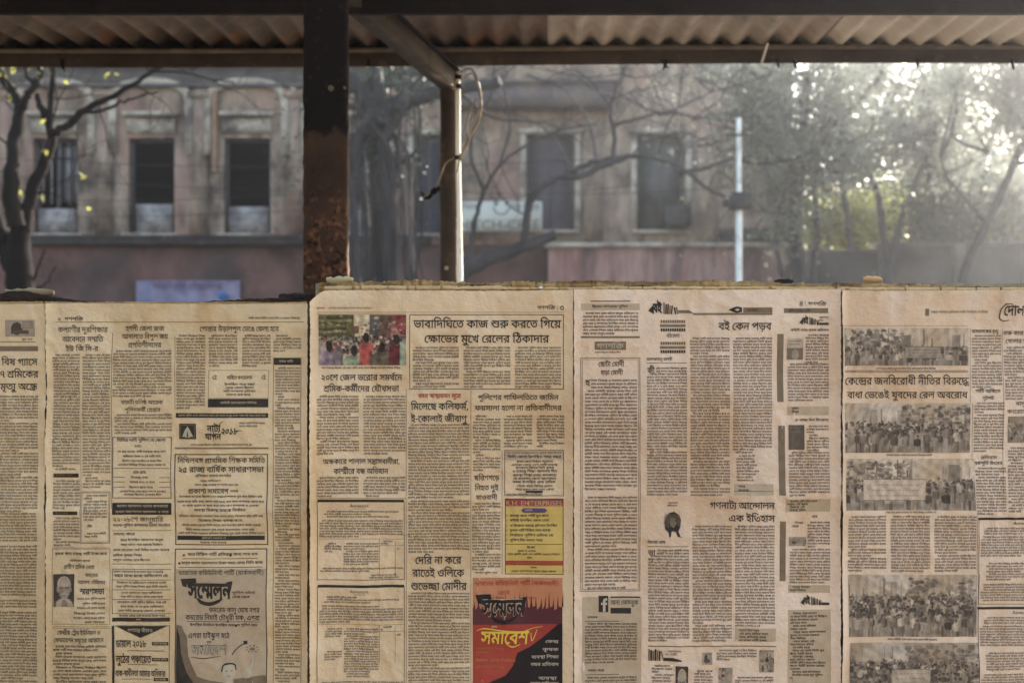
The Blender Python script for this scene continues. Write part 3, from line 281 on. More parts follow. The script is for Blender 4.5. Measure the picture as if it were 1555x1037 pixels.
364: "516,580 0,-580 -76,0 -44,48o -84,52o -80,28o -48,8 -40,88 44,28o 108,52o 112,52o 52,20 -20,-48 0,252;440,328 20,-28 -44,-16o -88,-40o -80,-40o -32,-20 -8,16 72,-16o 116,-52o 48,-44 0,16o -4,52o 0,16;-8,552 0,72 792,0 0,-72;184,512 48,0o 88,-36o 80,-68o 40,-44 -40,-60 -32,44o -72,60o -68,32o -36,0 -28,0o -36,-24o 0,-28 0,-16o 20,-28o 20,-12 -48,-60 -36,24o -36,64o 0,32 0,40o 40,52o 60,28o;696,224 0,-36o 12,-80o 12,-40 -68,-16 -16,44o -16,92o 0,40 0,36o 12,80o 16,40 8,-12 -44,-12o -88,-36o -44,-16 -8,68 40,16o 112,44o 52,16 56,-56 -20,-44o -16,-88o",
365: "616,624 0,-72 -108,0 0,-360 -76,0 0,120 12,-60 -40,52o -80,72o -84,44o -40,0 -32,0o -40,-32o 0,-28 0,-20o 32,-40o 40,-16 -40,-68 -52,20o -60,80o 0,52 0,36o 36,60o 64,28o 40,0 56,0o 92,-36o 80,-72o 36,-40 -16,0 -4,16o 0,48o 0,20 0,124 -440,0 0,72;224,204 56,0o 88,-44o 76,-72o 36,-48 -16,-80 -36,44o -72,80o -80,48o -44,0 -28,0o -32,-24o 0,-20 0,-24o 32,-24o 32,-12 -36,-68 -32,8o -48,40o -28,52o 0,28 0,36o 36,52o 64,28o;508,204 0,-248 -76,0 0,76 4,40 -4,24o 0,52o 0,24 0,28",
369: "468,308 -36,0o -48,12o -48,32o -32,24 -24,24o -28,16o -16,0 -16,0o -28,-20o 0,-20 0,-20o 24,-28o 20,-20 -56,-56 -28,28o -40,60o 0,40 0,36o 32,48o 56,24o 24,0 40,0o 60,-32o 32,-28 36,-28o 44,-28o 32,0 32,0o 36,32o 0,36 0,40o -40,68o -28,28 80,16 16,-16o 28,-44o 24,-56o 0,-36 0,-64o -80,-68o;704,624 0,-72 -712,0 0,72;456,368 36,0o 48,-12o 16,-12 20,-16o 24,-44o 0,-48 0,-352 -80,0 -8,44o -48,40o -32,0 -28,0o -60,-8o -60,-8o -40,0 -28,0o -68,16o -60,40o -40,76o 0,60 0,24o 4,48o 4,20 76,-12 -4,-16o -4,-36o 0,-28 0,-48o 40,-52o 56,-16o 24,0 28,0o 60,8o 56,8o 28,0 32,0o 56,-24o 16,-32 0,240 0,28o -8,24o -8,8 -8,8o -28,8o -16,0 -28,0o -48,-20o -36,-32o -20,-36o 0,-16 0,-12o 16,-20o 32,0 12,0o 20,0o 8,4 8,-68 -12,-4o -28,-4o -24,0 -28,0o -52,20o -32,44o 0,32 0,32o 36,60o 60,52o 76,32o",
372: "196,476 44,0o 68,-28o 60,-52o 32,-36 0,-88 -44,56o -100,76o -48,0 -32,0o -48,-36o 0,-32 0,-24o 28,-36o 28,-12 -40,-72 -48,24o -48,76o 0,44 0,48o 40,60o 72,32o;904,624 0,-72 -452,0 0,-300 -12,20 56,68o 168,108o 104,40 64,-64 -16,-36o -24,-68o -12,-80o 0,-44 0,-44o 8,-76o 16,-72o 12,-44 -76,-20 -20,104 -8,40o -8,84o 0,56 0,36o 8,72o 24,60o 8,16 16,-4 -60,-20o -108,-68o -104,-84o -56,-56 -56,40 0,144 4,8 -4,24o 0,40o 0,16 0,104 -384,0 0,72;600,100 36,0o 72,-28o 28,-32 4,-100 -12,44o -68,44o -48,0 -32,0o -64,-12o -68,-16o -40,0 -32,0o -64,16o -56,40o -32,64o 0,48 0,20o 4,32o 4,12 76,-8 -4,-12o -4,-28o 0,-16 0,-32o 28,-44o 48,-20o 32,0 32,0o 60,16o 60,12o",
374: "572,584 0,-580 -72,12 -44,40o -84,48o -84,28o -48,8 -40,88 64,40o 168,80o 84,32 -20,-44 0,248;496,328 20,-24 -44,-16o -88,-40o -80,-40o -32,-20 -8,16 72,-16o 112,-52o 52,-40 0,16o -4,52o 0,16;-8,552 0,72 848,0 0,-72;240,516 48,0o 88,-36o 80,-68o 40,-44 -40,-60 -32,44o -72,60o -68,28o -36,0 -28,0o -36,-24o 0,-24 0,-16o 20,-28o 20,-12 -48,-64 -36,28o -36,60o 0,36 0,40o 40,52o 60,28o;752,228 0,-36o 12,-80o 12,-40 -68,-16 -16,44o -16,92o 0,40 0,36o 12,76o 16,44 8,-12 -44,-12o -88,-36o -44,-16 -8,68 40,20o 112,40o 52,16 56,-56 -20,-44o -16,-84o;572,-120 -72,0 -12,44o -56,44o -48,0 -24,0o -56,-8o -56,-8o -32,0 -28,0o -60,12o -52,32o -28,60o 0,48 0,20o 4,36o 4,12 76,-12 -4,-12o -4,-24o 0,-16 0,-52o 52,-32o 48,0 24,0o 48,8o 44,8o 24,0 32,0o 48,-16o 40,-24o 12,-20 0,92 76,28",
378: "288,628 64,0o 96,-48o 92,-100o 60,-80 -56,-40 -36,56o -60,72o -56,48o -64,20o -32,0 -40,0o -64,-20o -56,-40o -24,-16 -8,-4 16,12o 40,8o 24,0 52,0o 44,-60o 0,-40 0,-8o 0,-16o 0,-8 -112,-64 24,16o 24,36o 0,32 0,16o -24,32o -32,0 -16,0o -32,-8o -16,-12 -72,72 40,44o 80,64o 96,36o;496,472 -280,-232 -56,56 96,72 8,0 12,12o 20,20o 24,16o 12,12 120,100;736,624 0,-72 -116,0 0,-344 -76,44 0,144 4,52 -4,24o 0,56o 0,32 0,128 52,0 24,-64;444,-60 -64,0o -116,32o -96,72o -80,116o -32,80 72,28 32,-80o 84,-116o 116,-56o 84,0 64,0o 68,28o 32,44o 0,32 0,40o -56,56o -48,0 -24,0o -28,-16o -12,-24o 0,-16 0,-8o 0,-20o 4,-8 -72,-16 -8,20o -4,32o 0,12 0,36o 40,48o 64,28o 36,0 56,0o 84,-48o 40,-76o 0,-44 0,-52o -48,-80o -104,-44o",
394: "396,300 -32,0o -52,16o -48,28o -32,20 -24,20o -28,16o -16,0 -20,0o -20,-20o 0,-16 0,-16o 20,-28o 16,-12 -56,-56 -24,24o -40,56o 0,36 0,36o 36,44o 52,24o 28,0 24,0o 44,-16o 36,-24o 20,-16 32,-20o 48,-24o 28,0 36,0o 40,32o 0,36 0,40o -40,68o -32,28 16,48 48,0 16,-16o 40,-60o 28,-68o 0,-40 0,-44o -32,-60o -64,-36o;88,600 44,-12 68,-24o 44,-68o 0,-56 0,-8o 0,-16o -4,-12 -76,4 4,8o 0,20o 0,8 0,40o -48,60o -56,12;432,624 0,-72 -440,0 0,72;1156,624 0,-72 -104,0 0,-552 -76,0 0,396 20,-64 -40,60o -68,84o -60,56o -64,24o -36,0 -40,0o -64,-28o -56,-52o -20,-28 -8,-4 16,12o 28,8o 20,0 60,0o 52,-64o 0,-44 0,-12o 0,-20o -4,-4 -16,8 12,12o 20,24o 28,24o 12,12 124,116 48,-52 -284,-268 -56,52 80,80 -36,-44 -28,-20 12,16o 20,40o 0,24 0,24o -28,32o -28,0 -16,0o -32,-8o -16,-12 -36,116 28,40o 76,60o 80,32o 44,0 56,0o 92,-40o 84,-84o 48,-64 -20,8 -4,24o 0,56o 0,32 0,128 52,0 24,-64",
397: "396,300 -48,0o -72,36o -44,28 -24,20o -28,16o -16,0 -20,0o -20,-20o 0,-16 0,-16o 20,-28o 16,-12 -56,-56 -24,24o -40,56o 0,36 0,36o 36,44o 52,24o 28,0 24,0o 44,-16o 36,-24o 20,-16 32,-20o 48,-24o 28,0 36,0o 40,32o 0,36 0,40o -40,68o -32,28 80,16 16,-16o 32,-44o 20,-56o 0,-36 0,-44o -32,-60o -64,-36o;88,600 44,-12 68,-24o 44,-68o 0,-56 0,-8o 0,-16o -4,-12 -76,4 4,8o 0,20o 0,8 0,40o -48,60o -56,12;880,624 0,-72 -104,0 0,-552 -80,0 0,76 4,40 -4,24o 0,48o 0,28 0,336 -704,0 0,72;472,232 -4,32o -28,36o -24,12 68,36 16,-12o 28,-32o 16,-44o 0,-32;492,236 52,0o 88,-40o 72,-72o 32,-44 -24,-68 -32,44o -64,68o -72,40o -44,0 -20,0o -28,-20o 0,-16 0,-20o 28,-24o 28,-12 -36,-68 -44,20o -56,60o 0,44 0,52o 72,56o",
410: "760,624 0,-72 -108,0 0,-596 -76,0 0,152 0,16 0,20o 0,44o 0,32 0,160 8,-44 -32,32o -68,44o -36,0 -20,0o -36,-24o 0,-36 0,-4o 0,-20o 0,-4 -64,-4 -4,32o -36,48o -48,28o -32,0 -40,0o -40,-36o 0,-32 0,-28o 32,-40o 40,-16 -40,-72 -32,16o -52,44o -28,60o 0,40 0,40o 40,60o 72,36o 44,0 32,0o 56,-16o 48,-36o 20,-32 -16,0 12,32o 56,36o 36,0 44,0o 76,-44o 32,-28 -24,4 0,24o 0,28o 0,24 0,60 -584,0 0,72;376,260 40,0o 72,-28o 64,-52o 64,-76o 36,-52 -52,-36 -32,48o -56,68o -48,40o -56,20o -32,0 -48,0o -84,-40o -32,-32 -8,0 16,12o 32,8o 20,0 48,0o 44,-52o 0,-32 0,-8o -4,-16o 0,-4 -96,-60 20,16o 20,28o 0,20 0,20o -24,28o -28,0 -12,0o -32,-8o -12,-8 -68,68 36,36o 72,56o 84,36o;564,112 -260,-208 -48,60 80,60 12,4 12,8o 20,16o 20,20o 12,8 108,84",
416: "360,628 40,0o 64,-28o 56,-56o 16,-36 -8,-104 -28,72o -84,80o -52,0 -40,0o -48,-44o 0,-40 0,-40o 64,-52o 72,-4 -4,-76 -68,4o -84,48o -40,72o 0,48 0,56o 40,68o 68,32o;76,628 44,0o 72,-32o 48,-76o 0,-60 0,-40o -40,-76o -80,-44o -64,0 -8,76 52,0o 56,28o 24,44o 0,20 0,40o -52,48o -52,0 -20,0o -32,-4o -24,-8 -8,76 24,4o 40,4o;988,624 0,-72 -404,0 0,-32 -4,-64 4,-12o 0,-44o 0,-24 0,-172 0,-44o 8,-36o 8,-8 20,-20o 36,0 40,0o 68,40o 28,24 28,32o 28,68o 0,36 0,32o -36,20o -32,0 -4,0 -48,0o -56,16o -24,12 -24,16o -40,32o -12,24 12,88 20,-40o 44,-48o 72,-24o 52,0 20,0 36,0o 40,-12o 16,-8 24,-16o 20,-48o 0,-36 0,-60o -56,-112o -44,-36 -40,-32o -84,-40o -56,0 -36,0o -52,24o -16,16 -16,16o -20,56o 0,56 0,320 4,20 -4,16o -4,36o 0,24 0,16",
419: "688,624 0,-72 -104,0 0,-288 -80,0 0,248 8,20 -4,16o -4,36o 0,24 0,80 56,0 24,-64;360,628 40,0o 64,-28o 56,-56o 16,-36 -8,-104 -28,72o -84,80o -52,0 -40,0o -48,-44o 0,-40 0,-40o 64,-52o 72,-4 -4,-76 -68,4o -84,48o -40,72o 0,48 0,56o 40,68o 68,32o;76,628 44,0o 72,-32o 48,-76o 0,-60 0,-40o -40,-76o -80,-44o -64,0 -8,76 52,0o 56,28o 24,44o 0,20 0,40o -52,48o -52,0 -20,0o -32,-4o -24,-8 -8,76 24,4o 40,4o;296,248 56,0o 88,-44o 76,-76o 36,-48 -16,-80 -32,48o -76,80o -76,48o -44,0 -32,0o -28,-24o 0,-24 0,-20o 28,-28o 36,-8 -36,-72 -36,12o -48,40o -28,48o 0,28 0,40o 40,52o 60,28o;584,284 0,-284 -80,0 0,76 4,40 -4,24o 0,52o 0,24 0,68",
420: "360,628 40,0o 64,-28o 56,-56o 16,-36 -8,-104 -28,72o -84,80o -52,0 -40,0o -48,-44o 0,-40 0,-40o 64,-52o 72,-4 -4,-76 -68,4o -84,48o -40,72o 0,48 0,56o 40,68o 68,32o;76,628 44,0o 72,-32o 48,-76o 0,-60 0,-40o -40,-76o -80,-44o -64,0 -8,76 52,0o 56,28o 24,44o 0,20 0,40o -52,48o -52,0 -20,0o -32,-4o -24,-8 -8,76 24,4o 40,4o;692,624 0,-72 -108,0 0,-368 -80,0 0,328 8,20 -4,16o -4,36o 0,24 0,80 56,0 24,-64;544,192 56,0o 84,-40o 72,-68o 36,-48 -28,-68 -28,44o -68,68o -72,44o -44,0 -20,0o -28,-20o 0,-20 0,-20o 32,-24o 24,-8 -32,-68 -48,16o -56,64o 0,40 0,52o 72,56o;936,624 0,-72 -108,0 0,-596 -76,0 0,76 4,40 -4,24o 0,52o 0,24 0,380 -96,0 0,72",
424: "396,0 -92,0o -128,96o -28,72 20,68 76,4o 76,40o 20,24 12,12 16,28o 8,64o 0,36 0,28o -8,52o -12,28 -364,0 0,72 320,0 -32,40o -40,76o 0,36 0,40o 48,72o 44,28 52,-56 -32,-24o -32,-44o 0,-28 0,-32o 48,-68o 36,-40 308,0 0,-72 -172,0 -20,0o -28,0o -12,0 72,-72o 88,-148o 0,-92 0,-72o -56,-108o -112,-60o;392,72 60,0o 72,48o 36,80o 0,44 0,44o -28,88o -68,100o -56,60 16,-4 8,-28o 16,-60o 0,-36 0,-40o -24,-72o -56,-64o -96,-48o -72,-16 12,60 12,-52o 52,-68o 76,-36o;208,560 -36,-20o -52,-60o 0,-40 0,-40o 44,-48o 68,-16o 40,0 36,0o 68,16o 28,20 -36,-68 -32,-16o -64,-20o -28,0 -60,0o -88,44o -48,72o 0,52 0,44o 44,72o 32,20;136,548 80,-28o 156,-100o 52,-56 -28,-48 -64,60o -156,96o -88,28",
431: "500,312 -68,0o -96,60o -24,64 12,4 -8,-32o -28,-64o -52,-44o -40,0 -28,0o -52,20o -52,52o -28,44 60,36 32,-48o 36,-28o 20,0 24,0o 40,32o 20,76o 4,68 68,0 8,-40o 28,-64o 36,-48o 52,-28o 36,0 36,0o 36,36o 0,32 0,40o -40,68o -28,28 80,16 16,-16o 32,-44o 16,-56o 0,-36 0,-64o -80,-64o;824,624 0,-72 -832,0 0,72;544,352 0,-32 0,4 64,-12o 104,-44o 68,-76o 0,-56 0,-48o -60,-68o -64,0 -12,0o -28,4o -12,0 4,72 4,0o 16,-4o 8,0 44,0o 24,32o 0,20 0,40o -80,60o -80,12 0,8 0,-308 -76,0 -28,44o -88,64o -104,40o -56,4 -40,92 80,40o 176,68o 80,16 -20,-36 0,56;468,284 24,-28 -64,-16o -140,-56o -56,-24 -4,12 80,-12o 124,-68o 40,-44 0,20o -4,44o 0,12",
434: "188,128 -28,0o -48,20o -48,52o -28,44 60,36 28,-48o 36,-28o 20,0 16,0o 32,20o 36,52o 24,44 24,32 28,56o 44,40o 32,0 32,0o 52,-36o 36,-36 4,-32 -8,-52 -28,40o -48,44o -20,0 -12,0o -24,-16o -32,-48o -24,-44 -28,-48o -44,-64o -48,-28o;272,272 -12,68o -20,80o -24,20 -28,24o -84,24o -64,8 12,76 56,-20 56,-8o 76,-32o 48,-44o 24,-64o 4,-48;992,624 0,-72 -404,0 0,-348 0,-44o 12,-36o 4,-8 20,-20o 36,0 40,0o 68,40o 28,24 28,32o 32,72o 0,36 0,32o -32,32o -40,0 -8,0o -32,-4o -12,-4 -12,72 20,4o 44,8o 20,0 36,0o 60,-28o 32,-60o 0,-48 0,-60o -56,-112o -44,-36 -40,-32o -84,-40o -52,0 -40,0o -52,24o -16,16 -16,16o -20,56o 0,56 0,144 4,36 -4,20o 0,40o 0,24 0,96 -520,0 0,72;812,624 -4,40o -36,36o -40,0 -96,0 -64,0o -72,16o -24,20 -28,20o -24,64o 0,40 0,12o 0,24o 4,16 72,-4 0,-12o -4,-16o 0,-12 0,-20o 8,-36o 12,-12 12,-16o 56,-12o 48,0 80,0 52,0o 60,-16o 24,-20 16,-16o 16,-56o 4,-40",
435: "504,304 -68,0o -92,72o -28,60 12,4 -8,-32o -28,-64o -52,-44o -40,0 -28,0o -52,20o -48,52o -32,44 64,36 28,-48o 36,-28o 24,0 24,0o 36,32o 20,76o 4,68 68,0 8,-40o 28,-64o 36,-48o 56,-28o 32,0 36,0o 36,36o 0,32 0,40o -40,68o -28,28 80,16 16,-16o 32,-44o 20,-56o 0,-36 0,-64o -76,-72o;736,624 0,-72 -744,0 0,72;432,-56 -84,0o -140,60o -120,136o -44,116 76,24 36,-92o 88,-116o 112,-52o 72,0 88,0o 76,68o 0,56 0,32o -24,48o -52,32o -36,0 -24,0o -28,-16o -16,-28o 0,-20 0,-4o 4,-28o 8,-12 -76,-12 -8,16o -4,40o 0,16 0,36o 40,48o 64,28o 40,0 60,0o 84,-48o 44,-84o 0,-48 0,-60o -56,-88o -104,-48o",
437: "500,304 -68,0o -96,68o -24,64 12,4 -8,-32o -28,-64o -52,-44o -40,0 -28,0o -52,20o -52,52o -28,44 60,36 32,-48o 36,-28o 20,0 24,0o 40,32o 20,76o 4,68 68,0 8,-40o 28,-64o 36,-48o 52,-28o 36,0 36,0o 36,36o 0,32 0,40o -40,68o -28,28 80,16 16,-16o 32,-44o 16,-56o 0,-36 0,-68o -80,-68o;732,624 0,-72 -740,0 0,72;456,320 52,0o 76,-28o 48,-44o 20,-56o 0,-24 0,-32o -24,-52o -52,-36o -64,-24o -48,-8 4,28 40,-12o 76,-28o 80,-40o 40,-24 -36,-56 -48,32o -92,44o -96,36o -96,24o -56,12 16,68 32,-12o 60,-8o 36,0 84,0o 68,48o 0,40 0,40o -64,48o -48,0 -44,0o -36,-32o 0,-24 0,-8o 4,-16o 4,-8 -72,-16 -8,16o -4,32o 0,12 0,36o 36,48o 68,24o",
441: "500,300 -68,0o -96,76o -24,60 12,4 -8,-32o -28,-64o -52,-44o -40,0 -28,0o -52,20o -52,52o -28,44 60,36 32,-48o 36,-28o 20,0 24,0o 40,32o 20,76o 4,68 68,0 8,-40o 28,-64o 36,-48o 52,-28o 36,0 36,0o 36,36o 0,32 0,40o -40,68o -28,28 80,16 16,-16o 32,-44o 16,-56o 0,-36 0,-64o -80,-76o;988,624 0,-72 -104,0 0,-552 -76,0 0,76 0,40 0,24o 0,52o 0,24 0,336 -816,0 0,72;580,232 0,32o -32,36o -24,12 72,36 16,-12o 28,-32o 16,-44o 0,-32;604,236 52,0o 84,-40o 76,-72o 32,-44 -24,-68 -32,44o -68,68o -72,40o -40,0 -24,0o -24,-20o 0,-16 0,-20o 28,-24o 24,-12 -32,-68 -48,20o -52,60o 0,44 0,52o 72,56o",
450: "356,624 0,-72 -20,0 -32,-8o -72,-48o -64,-72o -40,-104o 0,-56 0,-72o 44,-88o 64,-36o 32,0 24,0o 36,12o 20,12 36,-60 -28,-20o -60,-16o -32,0 -64,0o -96,64o -56,120o 0,80 0,76o 48,120o 80,92o 92,60o 44,16",
454: "812,624 0,-72 -312,0 0,-264 -4,-16 4,-16o 0,-40o 0,-20 0,-196 -76,0 -32,60o -104,100o -136,72o -76,12 -40,96 96,56o 204,96o 112,32 -24,-44 0,72 -432,0 0,72;424,472 20,-24 -76,-28o -168,-72o -72,-44 56,-12o 120,-60o 104,-88o 32,-56 -12,0 0,24o -4,44o 0,32;640,164 -40,0o -64,28o -56,72o -20,52 36,68 16,-52o 40,-68o 48,-32o 28,0 24,0o 40,32o 0,32 0,24o -20,36o -40,28o -36,4 12,76 44,-8o 72,-40o 44,-68o 0,-48 0,-60o -72,-76o;184,-8 -24,0o -36,32o 0,28 0,28o 36,32o 24,0 24,0o 36,-32o 0,-28 0,-28o -36,-32o",
456: "440,628 40,0o 56,-36o 24,-48 56,64 60,16 32,-28o 48,-76o 0,-48 0,-56o -48,-80o -84,-64o -56,-24 -32,76 64,24o 80,68o 0,56 0,24o -20,48o -28,16 48,20 -96,-120 -64,-4 -8,52o -40,48o -32,0 -20,0o -28,-16o -16,-28o 0,-24 0,-32o 48,-40o 52,0 -4,-76 -56,4o -68,40o -32,68o 0,40 0,48o 36,60o 56,28o;208,628 36,0o 64,-28o 40,-68o 0,-52 0,-36o -32,-68o -68,-40o -52,0 -8,80 60,0o 40,44o 0,28 0,32o -40,36o -44,0 -20,0o -24,-4o -20,-8 -8,76 20,4o 36,4o;520,32 -112,0o -188,88o -144,188o -48,156 76,24 40,-136o 120,-168o 156,-76o 96,0 76,0o 96,52o 0,56 0,44o -52,52o -40,16 80,36 44,-28o 48,-72o 0,-52 0,-52o -60,-84o -112,-44o",
457: "176,512 56,0o 84,-52o 28,-68 -36,0 80,100 60,12 4,-40 -108,-132 -60,-4 -4,56o -56,56o -40,0 -28,0o -28,-28o 0,-20 0,-28o 32,-28o 24,-16 -36,-68 -52,24o -48,76o 0,40 0,40o 36,52o 60,28o;536,316 0,-60o -52,-80o -96,-48o -64,-8 -4,8 44,-12o 100,-48o 100,-64o 48,-40 -44,-52 -68,48o -108,72o -100,48o -116,36o -72,16 16,68 40,-8o 72,-12o 40,0 72,0o 80,36o 36,64o 0,40 0,40o -36,64o -24,24 48,56 32,-28o 56,-96o;612,624 0,-72 -620,0 0,72",
474: "908,624 0,-72 -312,0 0,-232 -4,-48 4,-24o 0,-40o 0,-20 0,-100 -76,12 0,412 4,20 -4,16o 0,36o 0,24 0,80 52,0 24,-64;376,628 40,0o 64,-28o 52,-56o 16,-36 -4,-104 -32,72o -80,80o -56,0 -36,0o -48,-44o 0,-40 0,-40o 64,-52o 72,-4 -8,-76 -64,4o -84,48o -40,72o 0,48 0,56o 40,68o 68,32o;92,628 44,0o 72,-32o 48,-76o 0,-60 0,-40o -40,-76o -80,-44o -68,0 -4,76 48,0o 60,28o 24,44o 0,20 0,40o -52,48o -52,0 -24,0o -40,-4o -20,-8 -8,76 20,4o 44,4o;596,-44 -72,0 -16,44o -56,44o -44,0 -28,0o -56,-8o -60,-12o -36,0 -28,0o -64,16o -56,36o -32,60o 0,48 0,12o 8,28o 0,16 80,-8 -4,-8o -4,-24o 0,-16 0,-32o 28,-40o 44,-16o 28,0 48,0o 68,20o 44,0 40,0o 68,-24o 24,-32 0,68 76,0;736,164 -40,0o -64,28o -56,72o -20,52 36,68 16,-52o 40,-68o 48,-32o 28,0 20,0o 40,32o 0,32 0,24o -16,36o -40,28o -40,4 16,76 44,-8o 68,-40o 48,-68o 0,-48 0,-60o -72,-76o",
492: "276,624 0,-72 -104,0 0,-552 -76,0 0,552 -104,0 0,72 88,0 -16,16o -32,44o -12,20 40,60o 92,96o 128,56o 84,0 68,0o 112,-24o 112,-48o 112,-68o 60,-40 -40,-56 -64,40o -104,64o -92,40o -96,20o -56,0 -68,0o -100,-40o -72,-68o -28,-44 4,-12o 32,-40o 16,-16",
493: "276,624 0,-72 -104,0 0,-552 -76,0 0,552 -104,0 0,72 88,0 -16,16o -32,48o -12,20 44,60o 108,92o 144,56o 100,0 104,0o 172,-44o 164,-76o 96,-56 -40,-56 -72,44o -124,56o -108,40o -112,20o -68,0 -84,0o -116,-40o -84,-68o -36,-44 4,-16o 32,-36o 16,-16",
502: "276,552 -104,0 0,-552 -76,0 0,552 -104,0 0,72 104,0 -8,64o -56,88o -96,48o -120,24o -68,0 -60,0o -84,-12o -44,-24o 0,-20 0,-20o 48,-8o 28,0 96,0 52,0o 64,-20o 16,-20 20,-20o 16,-48o 0,-40 -68,0 0,24o -8,32o -12,8 -12,8o -28,4o -28,0 -96,0 -40,0o -64,12o -20,8 -24,16o -20,40o 0,20 0,60o 128,68o 136,0 200,0o 220,-140o 12,-152 100,0;-112,708 328,208 36,-56 -316,-216",
520: "844,624 0,-72 -404,0 0,-348 0,-44o 8,-36o 8,-8 16,-20o 40,0 36,0o 72,40o 24,24 28,32o 32,72o 0,36 0,32o -32,32o -36,0 -12,0o -28,-4o -12,-4 -12,72 20,4o 40,8o 24,0 36,0o 60,-28o 32,-60o 0,-48 0,-60o -60,-112o -44,-36 -36,-32o -88,-40o -52,0 -36,0o -52,24o -16,16 -16,16o -24,56o 0,56 0,360 -104,0 0,72;660,624 0,40o -44,32o -44,0 -84,0 -64,0o -72,16o -24,20 -28,20o -28,64o 0,40 0,12o 4,28o 0,12 76,-4 -4,-12o 0,-20o 0,-8 0,-24o 8,-32o 12,-12 12,-16o 52,-16o 48,0 32,0 16,0o 44,-4o 72,-12o 52,-12 16,-16o 20,-56o 0,-40;276,624 0,-72 -104,0 0,-552 -76,0 0,552 -104,0 0,72 88,0 -16,16o -32,44o -12,20 36,60o 76,96o 108,56o 72,0 72,0o 120,-44o 120,-80o 72,-56 -40,-48 -52,40o -88,60o -76,40o -72,20o -44,0 -52,0o -80,-40o -60,-72o -28,-44 8,-12o 32,-40o 16,-16",
521: "548,0 -60,0o -96,44o -72,76o -16,48 20,80 84,8o 88,56o 32,84o 0,52 0,24o -8,52o -12,28 -252,0 0,72 208,0 -20,28o -24,52o -12,44o 0,24 0,36o 40,72o 36,36 60,-48 -28,-24o -28,-52o 0,-28 0,-20o 12,-44o 32,-48o 24,-28 312,0 0,-72 -176,0 -20,0o -24,0o -16,0 72,-72o 92,-148o 0,-92 0,-72o -60,-108o -108,-60o;544,72 60,0o 76,48o 32,80o 0,44 0,44o -28,88o -68,100o -56,60 16,-4 8,-28o 16,-60o 0,-36 0,-40o -24,-72o -52,-64o -100,-48o -72,-16 16,60 8,-52o 56,-68o 72,-36o;276,624 0,-72 -104,0 0,-552 -76,0 0,552 -104,0 0,72 88,0 -16,16o -32,44o -12,20 32,52o 80,88o 108,56o 72,0 68,0o 128,-48o 132,-80o 64,-48 -40,-52 -68,48o -116,72o -104,36o -52,0 -52,0o -80,-36o -60,-60o -28,-40 8,-12o 32,-40o 16,-16",
525: "-288,-308 -24,0o -64,20o -48,52o 0,44 0,48o 80,64o 72,0 60,0o 116,-48o 120,-80o 64,-52 -44,-52 -68,56o -108,72o -100,40o -48,0 -36,0o -36,-32o 0,-20 0,-28o 40,-24o 24,0 40,0o 44,32o 24,48o 8,48o 0,16 0,68 76,0 0,-52 0,-28o -12,-76o -40,-72o -76,-44o",
593: "256,-136 -72,96o -72,244o 0,128 0,128o 72,236o 72,96 80,0 -64,-96o -76,-240o 0,-124 0,-128o 72,-236o 68,-104",
594: "80,-136 72,100o 72,236o 0,124 0,128o -72,240o -72,100 84,0 72,-96o 72,-244o 0,-128 0,-128o -72,-236o -72,-96",
597: "192,116 4,-12 -8,-32o -28,-80o -32,-72o -16,-40 -64,0 12,60o 28,124o 4,52",
598: "48,336 244,0 0,-80 -244,0",
}
